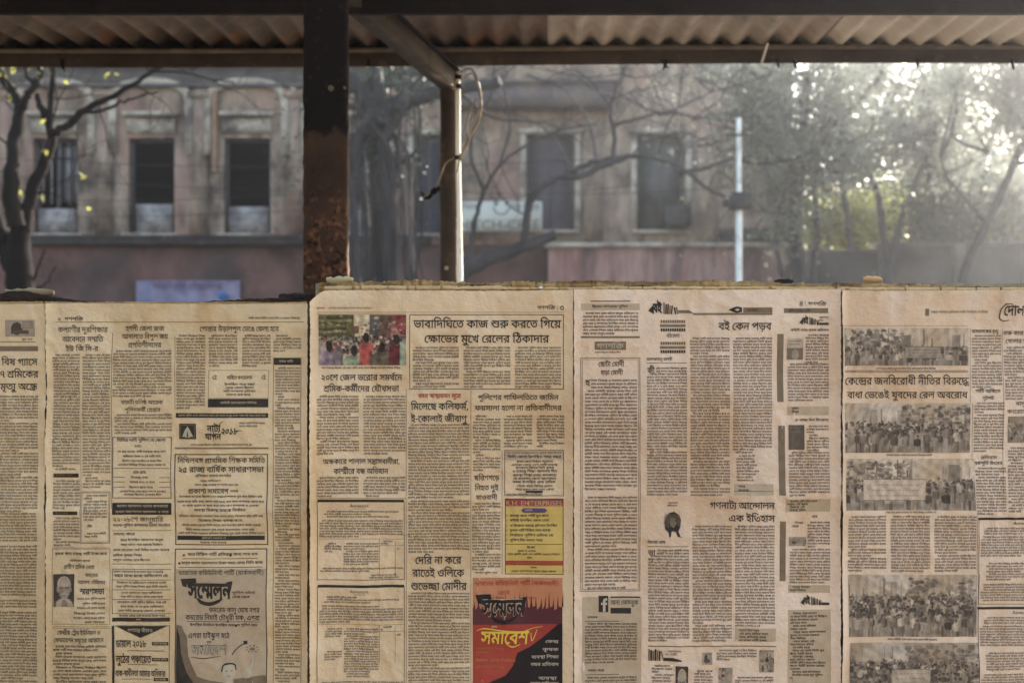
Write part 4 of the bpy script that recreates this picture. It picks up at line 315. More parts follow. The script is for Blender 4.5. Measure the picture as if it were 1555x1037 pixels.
TX = {
"সরকার": "2947|50,0,0 46,682,0 20,1278,0 54,2085,0 46,2351,0",
"মানুষ": "2125|44,0,0 54,622,0 39,888,0 57,1492,0 49,1492,0",
"কাজ": "1990|20,0,0 54,807,0 27,1073,0",
"করেছে": "2782|20,0,0 61,807,0 46,1153,0 61,1749,0 26,2095,0",
"নির্বাচন": "2903|55,0,0 39,266,0 42,870,0 131,1466,0 54,1466,0 25,1732,0 39,2299,0",
"রাজ্য": "2034|46,0,0 54,596,0 27,862,0 202,1779,0",
"জেলা": "2260|450,0,0 27,346,0 47,1263,0 54,1994,0",
"কলকাতা": "3584|20,0,0 47,807,0 20,1538,0 54,2345,0 35,2611,0 54,3318,0",
"শ্রমিক": "2387|232,0,0 55,692,0 44,958,0 20,1580,0",
"কৃষক": "2247|20,0,0 59,587,0 49,807,0 20,1440,0",
"পুলিশ": "2390|40,0,0 57,716,0 492,716,0 47,982,0 48,1713,0",
"বিরুদ্ধে": "2790|55,0,0 42,266,0 454,862,0 61,1665,0 350,2011,0",
"আন্দোলন": "4001|9,0,0 61,1158,0 363,1504,0 54,2400,0 47,2666,0 39,3397,0",
"তিনি": "1843|55,0,0 35,266,0 55,973,0 39,1239,0",
"বলেন": "2277|42,0,0 61,596,0 47,942,0 39,1673,0",
"এই": "1288|16,0,0 10,758,0",
"দিন": "1473|55,0,0 37,266,0 39,869,0",
"থেকে": "2144|450,0,0 36,346,0 61,991,0 20,1337,0",
"জন্য": "1776|27,0,0 39,917,0 202,1521,0",
"হয়েছে": "2535|51,0,0 61,530,0 70,876,0 61,1502,0 26,1848,0",
"নেতা": "1923|450,0,0 39,346,0 35,950,0 54,1657,0",
"পার্টি": "1815|40,0,0 54,716,0 520,982,0 131,1815,0",
"কমিটি": "2528|20,0,0 55,807,0 44,1073,0 520,1695,0",
"সভা": "1669|50,0,0 43,682,0 54,1403,0",
"সম্পাদক": "3505|50,0,0 394,682,0 54,1829,0 37,2095,0 20,2698,0",
"গ্রাম": "1615|205,0,0 54,727,0 44,993,0",
"শহর": "1803|48,0,0 51,677,0 46,1207,0",
"ভোট": "1900|450,0,0 43,346,0 54,1067,0 30,1333,0",
"দাবি": "1731|37,0,0 54,603,0 55,869,0 42,1135,0",
"আদালত": "3465|9,0,0 37,1158,0 54,1761,0 47,2027,0 35,2758,0",
"মামলা": "2507|44,0,0 54,622,0 44,888,0 47,1510,0 54,2241,0",
"হাসপাতাল": "4164|51,0,0 54,530,0 50,796,0 40,1478,0 54,2194,0 35,2460,0 54,3167,0 47,3433,0",
"শিক্ষা": "2128|55,0,0 48,266,0 129,943,0 54,1862,0",
"ছাত্র": "1668|26,0,0 54,687,0 219,953,0",
"যুব": "1222|45,0,0 57,626,0 42,626,0",
"বিক্ষোভ": "3114|55,0,0 42,266,0 61,862,0 129,1208,0 54,2127,0 43,2393,0",
"মিছিল": "2572|55,0,0 44,266,0 55,888,0 26,1154,0 47,1841,0",
"সংগঠন": "2971|50,0,0 6,682,0 22,1120,0 31,1776,0 39,2367,0",
"সদস্য": "2222|50,0,0 37,682,0 50,1285,0 202,1967,0",
"এলাকা": "2828|16,0,0 47,758,0 54,1489,0 20,1755,0 54,2562,0",
"ঘটনা": "2068|23,0,0 30,631,0 39,1198,0 54,1802,0",
"অভিযোগ": "3774|8,0,0 55,893,0 43,1159,0 61,1880,0 45,2226,0 54,2852,0 22,3118,0",
"প্রশ্ন": "1432|224,0,0 419,755,0",
"মধ্যে": "1819|44,0,0 61,622,0 38,968,0 202,1564,0",
"পরে": "1658|40,0,0 61,716,0 46,1062,0",
"করে": "1749|20,0,0 61,807,0 46,1153,0",
"ও": "738|18,0,0",
"না": "870|39,0,0 54,604,0",
"যে": "972|450,0,0 45,346,0",
"কেন্দ্র": "2049|450,0,0 20,346,0 372,1153,0",
"দেশ": "1626|450,0,0 37,346,0 48,949,0",
"সময়": "1930|50,0,0 44,682,0 70,1304,0",
"বছর": "1879|42,0,0 26,596,0 46,1283,0",
"টাকা": "1906|30,0,0 54,567,0 20,833,0 54,1640,0",
"প্রতিবাদ": "3193|224,0,0 55,755,0 35,1021,0 42,1728,0 54,2324,0 37,2590,0",
"উপস্থিত": "3122|12,0,0 40,712,0 492,1428,0 437,1694,0 35,2415,0",
"ছিলেন": "2634|55,0,0 26,266,0 61,953,0 47,1299,0 39,2030,0",
"বিভিন্ন": "2453|55,0,0 42,266,0 55,862,0 43,1128,0 365,1849,0",
"ব্যবস্থা": "2434|42,0,0 202,596,0 42,851,0 437,1447,0 54,2168,0",
"প্রধান": "2221|224,0,0 38,755,0 54,1351,0 39,1617,0",
"অন্ধকারে পালাল সন্ত্রাসবাদীরা,": "12091|8,0,0 364,893,0 20,1667,0 54,2474,0 61,2740,0 46,3086,0 3,3682,0 40,3942,0 54,4658,0 47,4924,0 54,5655,0 47,5921,0 3,6652,0 50,6912,0 369,7594,0 54,8287,0 50,8553,0 42,9235,0 54,9831,0 37,10097,0 56,10700,0 46,10966,0 54,11562,0 597,11828,0",
"অন্য ফেসবুক": "5281|8,0,0 39,893,0 202,1497,0 3,1752,0 450,2012,0 41,2358,0 50,3196,0 42,3878,0 57,4474,0 20,4474,0",
"অশ্রুকণা ভৌমিকের": "7714|8,0,0 474,893,0 20,1791,0 34,2598,0 54,3218,0 3,3484,0 450,3744,0 43,4090,0 67,4811,0 55,5077,0 44,5343,0 61,5965,0 20,6311,0 46,7118,0",
"আদালতে বিপুল জয়": "8183|9,0,0 37,1158,0 54,1761,0 47,2027,0 61,2758,0 35,3104,0 3,3811,0 55,4071,0 42,4337,0 40,4933,0 57,5649,0 47,5649,0 3,6380,0 27,6640,0 70,7557,0",
"আবেদনে সম্মতি": "6437|9,0,0 61,1158,0 42,1504,0 37,2100,0 61,2703,0 39,3049,0 3,3653,0 50,3913,0 397,4595,0 55,5464,0 35,5730,0",
"ই-কোলাই জীবাণু": "6741|10,0,0 598,530,0 61,870,0 20,1216,0 54,2023,0 47,2289,0 54,3020,0 10,3286,0 3,3816,0 27,4076,0 56,4993,0 42,5259,0 54,5855,0 34,6121,0 57,6741,0",
"ইউ জি সি-র": "4829|10,0,0 12,530,0 3,1242,0 492,1502,0 27,1768,0 3,2685,0 55,2945,0 50,3211,0 598,3893,0 46,4233,0",
"এক ইতিহাস": "4806|16,0,0 20,758,0 3,1565,0 10,1825,0 55,2355,0 35,2621,0 51,3328,0 54,3858,0 50,4124,0",
"এগরা হাইস্কুল মাঠ": "7145|16,0,0 22,758,0 46,1414,0 54,2010,0 3,2276,0 51,2536,0 54,3066,0 10,3332,0 431,3862,0 525,4503,0 47,4675,0 3,5406,0 44,5666,0 54,6288,0 31,6554,0",
"কংগ্রেসের মিছিল": "6774|20,0,0 6,807,0 61,1245,0 205,1591,0 61,2318,0 50,2664,0 46,3346,0 3,3942,0 55,4202,0 44,4468,0 55,5090,0 26,5356,0 47,6043,0",
"কমরেড": "3083|20,0,0 44,807,0 61,1429,0 46,1775,0 32,2371,0",
"কমরেড কানু ঘোষ নগর": "9272|20,0,0 44,807,0 61,1429,0 46,1775,0 32,2371,0 3,3083,0 20,3343,0 54,4150,0 39,4416,0 57,5020,0 3,5020,0 450,5280,0 23,5626,0 54,6257,0 49,6523,0 3,7156,0 39,7416,0 22,8020,0 46,8676,0",
"কমরেড নিমাই চৌধুরী মঞ্চ, এগরা": "13056|20,0,0 44,807,0 61,1429,0 46,1775,0 32,2371,0 3,3083,0 55,3343,0 39,3609,0 44,4213,0 54,4835,0 10,5101,0 3,5631,0 450,5891,0 25,6237,0 67,6804,0 38,7070,0 57,7666,0 46,7666,0 56,8262,0 3,8528,0 44,8788,0 320,9410,0 597,10257,0 3,10520,0 16,10780,0 22,11538,0 46,12194,0 54,12790,0",
"কল্যাণীর দূরশিক্ষার": "7724|20,0,0 47,807,0 202,1538,0 54,1793,0 34,2059,0 56,2679,0 46,2945,0 3,3541,0 37,3801,0 58,4416,0 46,4404,0 55,5000,0 48,5266,0 129,5943,0 54,6862,0 46,7128,0",
"কাশ্মীরে বন্ধ অভিযান": "8471|20,0,0 54,807,0 420,1073,0 56,1997,0 61,2263,0 46,2609,0 3,3205,0 42,3465,0 364,4061,0 3,4835,0 8,5095,0 55,5988,0 43,6254,0 45,6975,0 54,7601,0 39,7867,0",
"কেন্দ্রীয় ট্রেড ইউনিয়ন ও": "9534|450,0,0 20,346,0 372,1153,0 56,2049,0 70,2315,0 3,2941,0 450,3201,0 214,3547,0 32,4222,0 3,4934,0 10,5194,0 12,5724,0 55,6436,0 39,6702,0 70,7306,0 39,7932,0 3,8536,0 18,8796,0",
"কেন্দ্রের জনবিরোধী নীতির বিরুদ্ধে": "13453|450,0,0 20,346,0 61,1153,0 372,1499,0 46,2395,0 3,2991,0 27,3251,0 39,4168,0 55,4772,0 42,5038,0 61,5634,0 46,5980,0 54,6576,0 38,6842,0 56,7438,0 3,7704,0 39,7964,0 56,8568,0 55,8834,0 35,9100,0 46,9807,0 3,10403,0 55,10663,0 42,10929,0 454,11525,0 61,12328,0 350,12674,0",
"ক্ষোভের মুখে রেলের ঠিকাদার": "11648|450,0,0 129,346,0 54,1265,0 61,1531,0 43,1877,0 46,2598,0 3,3194,0 44,3454,0 57,4076,0 61,4076,0 21,4422,0 3,5118,0 450,5378,0 46,5724,0 61,6320,0 47,6666,0 46,7397,0 3,7993,0 521,8253,0 20,9110,0 54,9917,0 37,10183,0 54,10786,0 46,11052,0",
"খবর স্বাস্থ্যভবন সূত্রে": "8034|21,0,0 42,696,0 46,1292,0 3,1888,0 275,2148,0 54,2868,0 437,3134,0 202,3855,0 43,4110,0 42,4831,0 39,5427,0 3,6031,0 50,6291,0 58,6973,0 61,6973,0 219,7319,0",
"খোলার দাবি": "4892|450,0,0 21,346,0 54,1042,0 47,1308,0 54,2039,0 46,2305,0 3,2901,0 37,3161,0 54,3764,0 55,4030,0 42,4296,0",
"গণতন্ত্র বাঁচাও": "5369|22,0,0 34,656,0 35,1276,0 369,1983,0 3,2676,0 42,2936,0 5,3532,0 54,3532,0 25,3798,0 54,4365,0 18,4631,0",
"গণনাট্য আন্দোলন": "7229|22,0,0 34,656,0 39,1276,0 54,1880,0 30,2146,0 202,2713,0 3,2968,0 9,3228,0 61,4386,0 363,4732,0 54,5628,0 47,5894,0 39,6625,0",
"গণশক্তি": "3149|22,0,0 34,656,0 48,1276,0 492,1953,0 287,2219,0",
"ছত্তিশগড়ে": "4067|26,0,0 492,687,0 339,953,0 48,1676,0 22,2353,0 61,3009,0 68,3355,0",
"ছোটা মোদী": "4495|450,0,0 26,346,0 54,1033,0 30,1299,0 54,1866,0 3,2132,0 450,2392,0 44,2738,0 54,3360,0 37,3626,0 56,4229,0",
"জী": "1183|27,0,0 56,917,0",
"ডায়াল ২০১৮": "5229|32,0,0 54,712,0 70,978,0 54,1604,0 47,1870,0 3,2601,0 77,2861,0 75,3453,0 76,4045,0 83,4637,0",
"দাবিতে কনভেনশন": "7407|37,0,0 54,603,0 55,869,0 42,1135,0 61,1731,0 35,2077,0 3,2784,0 20,3044,0 39,3851,0 61,4455,0 43,4801,0 39,5522,0 48,6126,0 39,6803,0",
"দেরি না করে": "4950|450,0,0 37,346,0 55,949,0 46,1215,0 3,1811,0 39,2071,0 54,2675,0 3,2941,0 20,3201,0 61,4008,0 46,4354,0",
"দোলযাত্রা": "3819|450,0,0 37,346,0 54,949,0 47,1215,0 45,1946,0 54,2572,0 219,2838,0 54,3553,0",
"নাট্য": "1692|39,0,0 54,604,0 30,870,0 202,1437,0",
"নিখিলবঙ্গ প্রাথমিক শিক্ষক সমিতি": "13238|55,0,0 39,266,0 55,870,0 21,1136,0 47,1832,0 42,2563,0 307,3159,0 3,3885,0 224,4145,0 54,4900,0 36,5166,0 55,5811,0 44,6077,0 20,6699,0 3,7506,0 55,7766,0 48,8032,0 129,8709,0 20,9628,0 3,10435,0 50,10695,0 55,11377,0 44,11643,0 55,12265,0 35,12531,0",
"নিহত দুই": "3500|55,0,0 39,266,0 51,870,0 35,1400,0 3,2107,0 37,2367,0 57,2982,0 10,2970,0",
"পশ্চিমবঙ্গ": "3905|40,0,0 493,716,0 416,982,0 44,1961,0 42,2583,0 307,3179,0",
"পার্টি অফিসে": "5100|40,0,0 54,716,0 520,982,0 131,1815,0 3,1815,0 8,2075,0 492,2968,0 41,3234,0 61,4072,0 50,4418,0",
"পুলিশকর্মী গ্রেপ্তার": "7006|40,0,0 57,716,0 492,716,0 47,982,0 48,1713,0 20,2390,0 44,3197,0 502,3819,0 3,4085,0 450,4345,0 205,4691,0 378,5418,0 54,6144,0 46,6410,0",
"পুলিশের গাফিলতিতে জামিন": "11310|40,0,0 57,716,0 492,716,0 47,982,0 61,1713,0 48,2059,0 46,2736,0 3,3332,0 22,3592,0 54,4248,0 492,4514,0 41,4780,0 47,5618,0 55,6349,0 35,6615,0 61,7322,0 35,7668,0 3,8375,0 27,8635,0 54,9552,0 55,9818,0 44,10084,0 39,10706,0",
"পোস্তার উড়ালপুল ভেঙে ফেলা হবে": "13615|450,0,0 40,346,0 54,1062,0 435,1328,0 54,2056,0 46,2322,0 3,2918,0 12,3178,0 68,3890,0 54,4602,0 47,4868,0 40,5599,0 57,6315,0 47,6315,0 3,7046,0 450,7306,0 43,7652,0 61,8373,0 24,8719,0 3,9442,0 450,9702,0 41,10048,0 47,10886,0 54,11617,0 3,11883,0 51,12143,0 61,12673,0 42,13019,0",
"প্রকাশ্য সমাবেশ": "6209|224,0,0 20,755,0 54,1562,0 48,1828,0 202,2505,0 3,2760,0 50,3020,0 44,3702,0 54,4324,0 61,4590,0 42,4936,0 48,5532,0",
"প্রগতিশীলদের": "5603|224,0,0 22,755,0 55,1411,0 35,1677,0 48,2384,0 56,3061,0 47,3327,0 61,4058,0 37,4404,0 46,5007,0",
"প্রবীণ শ্রমিক নেতা": "7067|224,0,0 42,755,0 56,1351,0 34,1617,0 3,2237,0 232,2497,0 55,3189,0 44,3455,0 20,4077,0 3,4884,0 450,5144,0 39,5490,0 35,6094,0 54,6801,0",
"ফয়সালা হলো না প্রতিবাদীদের": "11936|41,0,0 70,838,0 50,1464,0 54,2146,0 47,2412,0 54,3143,0 3,3409,0 51,3669,0 61,4199,0 47,4545,0 54,5276,0 3,5542,0 39,5802,0 54,6406,0 3,6672,0 224,6932,0 55,7687,0 35,7953,0 42,8660,0 54,9256,0 37,9522,0 56,10125,0 61,10391,0 37,10737,0 46,11340,0",
"ফেডারেশন সমূহের আহ্বানে": "10987|450,0,0 41,346,0 32,1184,0 54,1896,0 61,2162,0 46,2508,0 48,3104,0 39,3781,0 3,4385,0 50,4645,0 44,5327,0 58,5949,0 61,5949,0 51,6295,0 46,6825,0 3,7421,0 9,7681,0 276,8839,0 54,9771,0 61,10037,0 39,10383,0",
"বই": "1126|42,0,0 10,596,0",
"বই কেন পড়ব": "5427|42,0,0 10,596,0 3,1126,0 450,1386,0 20,1732,0 39,2539,0 3,3143,0 40,3403,0 68,4119,0 42,4831,0",
"বইমেলা": "3091|42,0,0 10,596,0 61,1126,0 44,1472,0 47,2094,0 54,2825,0",
"বড়া মোদী": "3937|42,0,0 68,596,0 54,1308,0 3,1574,0 450,1834,0 44,2180,0 54,2802,0 37,3068,0 56,3671,0",
"বন্ধ কারখানা": "5131|42,0,0 364,596,0 3,1370,0 20,1630,0 54,2437,0 46,2703,0 21,3299,0 54,3995,0 39,4261,0 54,4865,0",
"বর্ষপূর্তি উৎসব": "5693|42,0,0 49,596,0 131,1229,0 40,1229,0 58,1945,0 55,1945,0 35,2211,0 131,2761,0 3,2918,0 12,3178,0 66,3890,0 50,4415,0 42,5097,0",
"বাক-স্বাধীনতা আমার অধিকার": "12020|42,0,0 54,596,0 20,862,0 598,1669,0 275,2009,0 54,2729,0 38,2995,0 56,3591,0 39,3857,0 35,4461,0 54,5168,0 3,5434,0 9,5694,0 44,6852,0 54,7474,0 46,7740,0 3,8336,0 8,8596,0 55,9489,0 38,9755,0 20,10351,0 54,11158,0 46,11424,0",
"বাধা ভেঙেই যুবদের রেল অবরোধ": "13163|42,0,0 54,596,0 38,862,0 54,1458,0 3,1724,0 450,1984,0 43,2330,0 61,3051,0 24,3397,0 10,4120,0 3,4650,0 45,4910,0 57,5536,0 42,5536,0 61,6132,0 37,6478,0 46,7081,0 3,7677,0 450,7937,0 46,8283,0 47,8879,0 3,9610,0 8,9870,0 42,10763,0 61,11359,0 46,11705,0 54,12301,0 38,12567,0",
"বালুরঘাটে": "3999|42,0,0 54,596,0 47,862,0 57,1593,0 46,1593,0 23,2189,0 54,2820,0 61,3086,0 30,3432,0",
"বাসচালকের মৃত্যু": "6701|42,0,0 54,596,0 50,862,0 25,1544,0 54,2111,0 47,2377,0 61,3108,0 20,3454,0 46,4261,0 3,4857,0 44,5117,0 59,5739,0 35,5739,0 202,6446,0 57,6701,0",
"বিষ গ্যাসে": "3960|55,0,0 42,266,0 49,862,0 3,1495,0 22,1755,0 202,2411,0 54,2666,0 61,2932,0 50,3278,0",
"ভা": "987|43,0,0 54,721,0",
"ভাবাদিঘিতে কাজ শুরু করতে গিয়ে": "13676|43,0,0 54,721,0 42,987,0 54,1583,0 55,1849,0 37,2115,0 55,2718,0 23,2984,0 61,3615,0 35,3961,0 3,4668,0 20,4928,0 54,5735,0 27,6001,0 3,6918,0 456,7178,0 454,8003,0 3,8806,0 20,9066,0 46,9873,0 61,10469,0 35,10815,0 3,11522,0 55,11782,0 22,12048,0 61,12704,0 70,13050,0",
"ভারতী ঘনিষ্ঠ আরেক": "8188|43,0,0 54,721,0 46,987,0 35,1583,0 56,2290,0 3,2556,0 23,2816,0 55,3447,0 39,3713,0 424,4317,0 3,5021,0 9,5281,0 61,6439,0 46,6785,0 20,7381,0",
"ভারতের কমিউনিস্ট পার্টি (মার্কসবাদী)": "15033|43,0,0 54,721,0 46,987,0 61,1583,0 35,1929,0 46,2636,0 3,3232,0 20,3492,0 55,4299,0 44,4565,0 12,5187,0 55,5899,0 39,6165,0 434,6769,0 3,7752,0 40,8012,0 54,8728,0 520,8994,0 131,9827,0 3,9827,0 593,10087,0 44,10506,0 54,11128,0 20,11394,0 131,11981,0 50,12201,0 42,12883,0 54,13479,0 37,13745,0 56,14348,0 594,14614,0",
"মাওবাদী": "3357|44,0,0 54,622,0 18,888,0 42,1626,0 54,2222,0 37,2488,0 56,3091,0",
"মালেকাবানু কাদরী": "7302|44,0,0 54,622,0 61,888,0 47,1234,0 20,1965,0 54,2772,0 42,3038,0 54,3634,0 39,3900,0 57,4504,0 3,4504,0 20,4764,0 54,5571,0 37,5837,0 46,6440,0 56,7036,0",
"মিলেছে কলিফর্ম,": "6785|55,0,0 44,266,0 61,888,0 47,1234,0 61,1965,0 26,2311,0 3,2998,0 20,3258,0 492,4065,0 47,4331,0 41,5062,0 44,5900,0 131,6522,0 597,6522,0",
"মৃত্যু অন্ধ্রে": "3913|44,0,0 59,622,0 35,622,0 202,1329,0 57,1584,0 3,1584,0 8,1844,0 61,2737,0 374,3083,0",
"যাপন": "2212|45,0,0 54,626,0 40,892,0 39,1608,0",
"রাতেই ওলিকে": "5593|46,0,0 54,596,0 61,862,0 35,1208,0 10,1915,0 3,2445,0 18,2705,0 492,3443,0 47,3709,0 61,4440,0 20,4786,0",
"লুটপাট": "2847|47,0,0 57,731,0 30,731,0 40,1298,0 54,2014,0 30,2280,0",
"লুঠের পঞ্চায়েত": "6032|47,0,0 57,731,0 61,731,0 31,1077,0 46,1668,0 3,2264,0 40,2524,0 320,3240,0 54,4087,0 61,4353,0 70,4699,0 35,5325,0",
"শিল্প সমবায়": "4743|55,0,0 48,266,0 410,943,0 3,1691,0 50,1951,0 44,2633,0 42,3255,0 54,3851,0 70,4117,0",
"শুভেচ্ছা মোদীর": "6102|456,0,0 61,825,0 43,1171,0 312,1892,0 54,2877,0 3,3143,0 450,3403,0 44,3749,0 54,4371,0 37,4637,0 56,5240,0 46,5506,0",
"শ্রমিক-কর্মীদের যৌথসভা": "9779|232,0,0 55,692,0 44,958,0 20,1580,0 598,2387,0 20,2727,0 44,3534,0 502,4156,0 61,4422,0 37,4768,0 46,5371,0 3,5967,0 450,6227,0 45,6573,0 67,7199,0 36,7465,0 50,8110,0 43,8792,0 54,9513,0",
"সমাবেশ": "3189|50,0,0 44,682,0 54,1304,0 61,1570,0 42,1916,0 48,2512,0",
"সম্মেলন": "3232|50,0,0 61,682,0 397,1028,0 47,1897,0 39,2628,0",
"সাধারণ গ্রন্থাগার": "6412|50,0,0 54,682,0 38,948,0 54,1544,0 46,1810,0 34,2406,0 3,3026,0 205,3286,0 358,4013,0 54,4628,0 22,4894,0 54,5550,0 46,5816,0",
"স্মরণসভা": "3864|441,0,0 46,979,0 34,1575,0 50,2195,0 43,2877,0 54,3598,0",
"হিরণ্ময় ঘোষ": "5021|55,0,0 51,266,0 46,796,0 336,1392,0 70,2259,0 3,2885,0 450,3145,0 23,3491,0 54,4122,0 49,4388,0",
"হু": "602|457,0,0",
"হুগলী জেলা জজ": "6869|457,0,0 22,602,0 47,1258,0 56,1989,0 3,2255,0 450,2515,0 27,2861,0 47,3778,0 54,4509,0 3,4775,0 27,5035,0 27,5952,0",
"২": "592|77,0,0",
"২০শে জেল ভরোর সমর্থনে": "10405|77,0,0 75,592,0 61,1184,0 48,1530,0 3,2207,0 450,2467,0 27,2813,0 47,3730,0 3,4461,0 43,4721,0 61,5442,0 46,5788,0 54,6384,0 46,6650,0 3,7246,0 50,7506,0 44,8188,0 36,8810,0 131,9394,0 61,9455,0 39,9801,0",
"২০১৮": "2368|77,0,0 75,592,0 76,1184,0 83,1776,0",
"২২-২৮শে জানুয়ারি": "7532|77,0,0 77,592,0 598,1184,0 77,1524,0 83,2116,0 61,2708,0 48,3054,0 3,3731,0 27,3991,0 54,4908,0 39,5174,0 57,5778,0 70,5778,0 54,6404,0 55,6670,0 46,6936,0",
"২৫": "1184|77,0,0 80,592,0",
"২৫ রাজ্য বার্ষিক সাধারণসভা": "11261|77,0,0 80,592,0 3,1184,0 46,1444,0 54,2040,0 27,2306,0 202,3223,0 3,3478,0 42,3738,0 54,4334,0 55,4600,0 49,4866,0 131,5499,0 20,5499,0 3,6306,0 50,6566,0 54,7248,0 38,7514,0 54,8110,0 46,8376,0 34,8972,0 50,9592,0 43,10274,0 54,10995,0",
"২৫তম": "2513|77,0,0 80,592,0 35,1184,0 44,1891,0",
"৩": "592|78,0,0",
"৪": "592|79,0,0",
"৫": "592|80,0,0",
"৭ শ্রমিকের": "4181|82,0,0 3,592,0 232,852,0 55,1544,0 44,1810,0 61,2432,0 20,2778,0 46,3585,0",
}


def _contours(gid):
    out = []
    for c in GL[gid].split(';'):
        if not c: continue
        x = y = 0; pts = []
        for t in c.split():
            on = not t.endswith('o'); a, b = t.rstrip('o').split(',')
            x += int(a); y += int(b); pts.append((x, y, on))
        q = []
        for i, (x_, y_, o_) in enumerate(pts):
            px_, py_, po_ = pts[i - 1]
            if not o_ and not po_: q.append(((x_ + px_) / 2, (y_ + py_) / 2, True))
            q.append((x_, y_, o_))
        k = next(i for i, v in enumerate(q) if v[2]); q = q[k:] + q[:k]
        out.append(q)
    return out

def _flat(q, n):
    pts = []; i = 0; L = len(q)
    while i < L:
        if q[i][2]: pts.append(q[i][:2]); i += 1
        else:
            a, b, d = q[i - 1], q[i], q[(i + 1) % L]
            for t in np.arange(1, n) / n:
                pts.append(((1 - t) ** 2 * a[0] + 2 * t * (1 - t) * b[0] + t * t * d[0], (1 - t) ** 2 * a[1] + 2 * t * (1 - t) * b[1] + t * t * d[1]))
            i += 1
    return np.array(pts, float)

def _rdp(P, tol):
    def rec(a, b):
        if b <= a + 1: return []
        d = P[b] - P[a]; l = np.hypot(*d) + 1e-9
        e = np.abs(d[0] * (P[a + 1:b, 1] - P[a, 1]) - d[1] * (P[a + 1:b, 0] - P[a, 0])) / l
        k = int(np.argmax(e))
        if e[k] < tol: return []
        k += a + 1
        return rec(a, k) + [k] + rec(k, b)
    h = int(np.argmax(np.hypot(*(P - P[0]).T)))
    idx = [0] + rec(0, h) + [h] + rec(h, len(P) - 1) + ([len(P) - 1] if h < len(P) - 1 else [])
    return P[sorted(set(idx))]

def _fill(polys, extra=()):
    pts = [Vector(p) for p in extra]; edges = []
    for p in polys:
        b = len(pts); n = len(p)
        pts += [Vector((float(x), float(y))) for x, y in p]
        edges += [(b + i, b + (i + 1) % n) for i in range(n)]
    v, e, f, *_ = delaunay_2d_cdt(pts, edges, [], 0, 1e-4)
    V = np.array([(a.x, a.y) for a in v]); F = np.array([t for t in f if len(t) == 3], int).reshape(-1, 3)
    C = V[F].mean(1); w = np.zeros(len(C), int)
    for p in polys:
        a = p; b = np.roll(p, -1, 0)
        for k in range(len(a)):
            ay, by = a[k, 1], b[k, 1]
            if ay == by: continue
            cr = (C[:, 0] - a[k, 0]) * (by - ay) - (C[:, 1] - ay) * (b[k, 0] - a[k, 0])
            w += ((ay <= C[:, 1]) & (by > C[:, 1]) & (cr < 0)).astype(int) - ((ay > C[:, 1]) & (by <= C[:, 1]) & (cr > 0)).astype(int)
    F = F[w != 0]
    A = V[F]; ar = (A[:, 1, 0] - A[:, 0, 0]) * (A[:, 2, 1] - A[:, 0, 1]) - (A[:, 1, 1] - A[:, 0, 1]) * (A[:, 2, 0] - A[:, 0, 0])
    F[ar < 0] = F[ar < 0][:, ::-1]
    F = F[np.abs(ar) > 1]
    return V, F

_gc = {}
def glyph(gid, bold=0, low=False):
    k = (gid, bold, low)
    if k in _gc: return _gc[k]
    polys = []
    for q in _contours(gid):
        p = _flat(q, 2 if low else 4)
        if low: p = _rdp(p, 28)
        if len(p) < 3: continue
        if bold:
            # TrueType outer contours run clockwise: push every vertex to its left-hand outside
            e0 = p - np.roll(p, 1, 0); e1 = np.roll(p, -1, 0) - p
            n0 = np.stack([-e0[:, 1], e0[:, 0]], 1); n1 = np.stack([-e1[:, 1], e1[:, 0]], 1)
            n0 /= np.linalg.norm(n0, axis=1)[:, None] + 1e-9; n1 /= np.linalg.norm(n1, axis=1)[:, None] + 1e-9
            m = n0 + n1; m /= np.maximum((m * m).sum(1)[:, None] / 2, .35)
            p = p + m * bold
        polys.append(p)
    _gc[k] = _fill(polys) if polys else (np.zeros((0, 2)), np.zeros((0, 3), int))
    return _gc[k]

_wc = {}
def word(t, bold=0, low=False):
    """vertices, triangles and advance of a laid-out string in font units"""
    k = (t, bold, low)
    if k in _wc: return _wc[k]
    adv, items = TX[t].split('|')
    Vs = []; Fs = []; n = 0
    for it in items.split():
        g, x, y = (int(a) for a in it.split(','))
        V, F = glyph(g, bold, low)
        if len(F) == 0: continue
        Vs.append(V + (x, y)); Fs.append(F + n); n += len(V)
    r = (np.concatenate(Vs), np.concatenate(Fs), int(adv))
    _wc[k] = r
    return r

_lc = {}
def latin(t):
    if t in _lc: return _lc[t]
    c = bpy.data.curves.new("lettering", 'FONT'); c.body = t; c.resolution_u = 2
    o = bpy.data.objects.new("lettering", c); COL.objects.link(o)
    bpy.context.view_layer.update()
    me = o.evaluated_get(bpy.context.evaluated_depsgraph_get()).to_mesh(); me.calc_loop_triangles()
    V = np.array([v.co[:2] for v in me.vertices]) * 1000; F = np.array([t_.vertices[:] for t_ in me.loop_triangles], int)
    A = V[F]; ar = (A[:, 1, 0] - A[:, 0, 0]) * (A[:, 2, 1] - A[:, 0, 1]) - (A[:, 1, 1] - A[:, 0, 1]) * (A[:, 2, 0] - A[:, 0, 0])
    F[ar < 0] = F[ar < 0][:, ::-1]
    bpy.data.objects.remove(o); bpy.data.curves.remove(c)
    _lc[t] = (V, F, V[:, 0].max())
    return _lc[t]

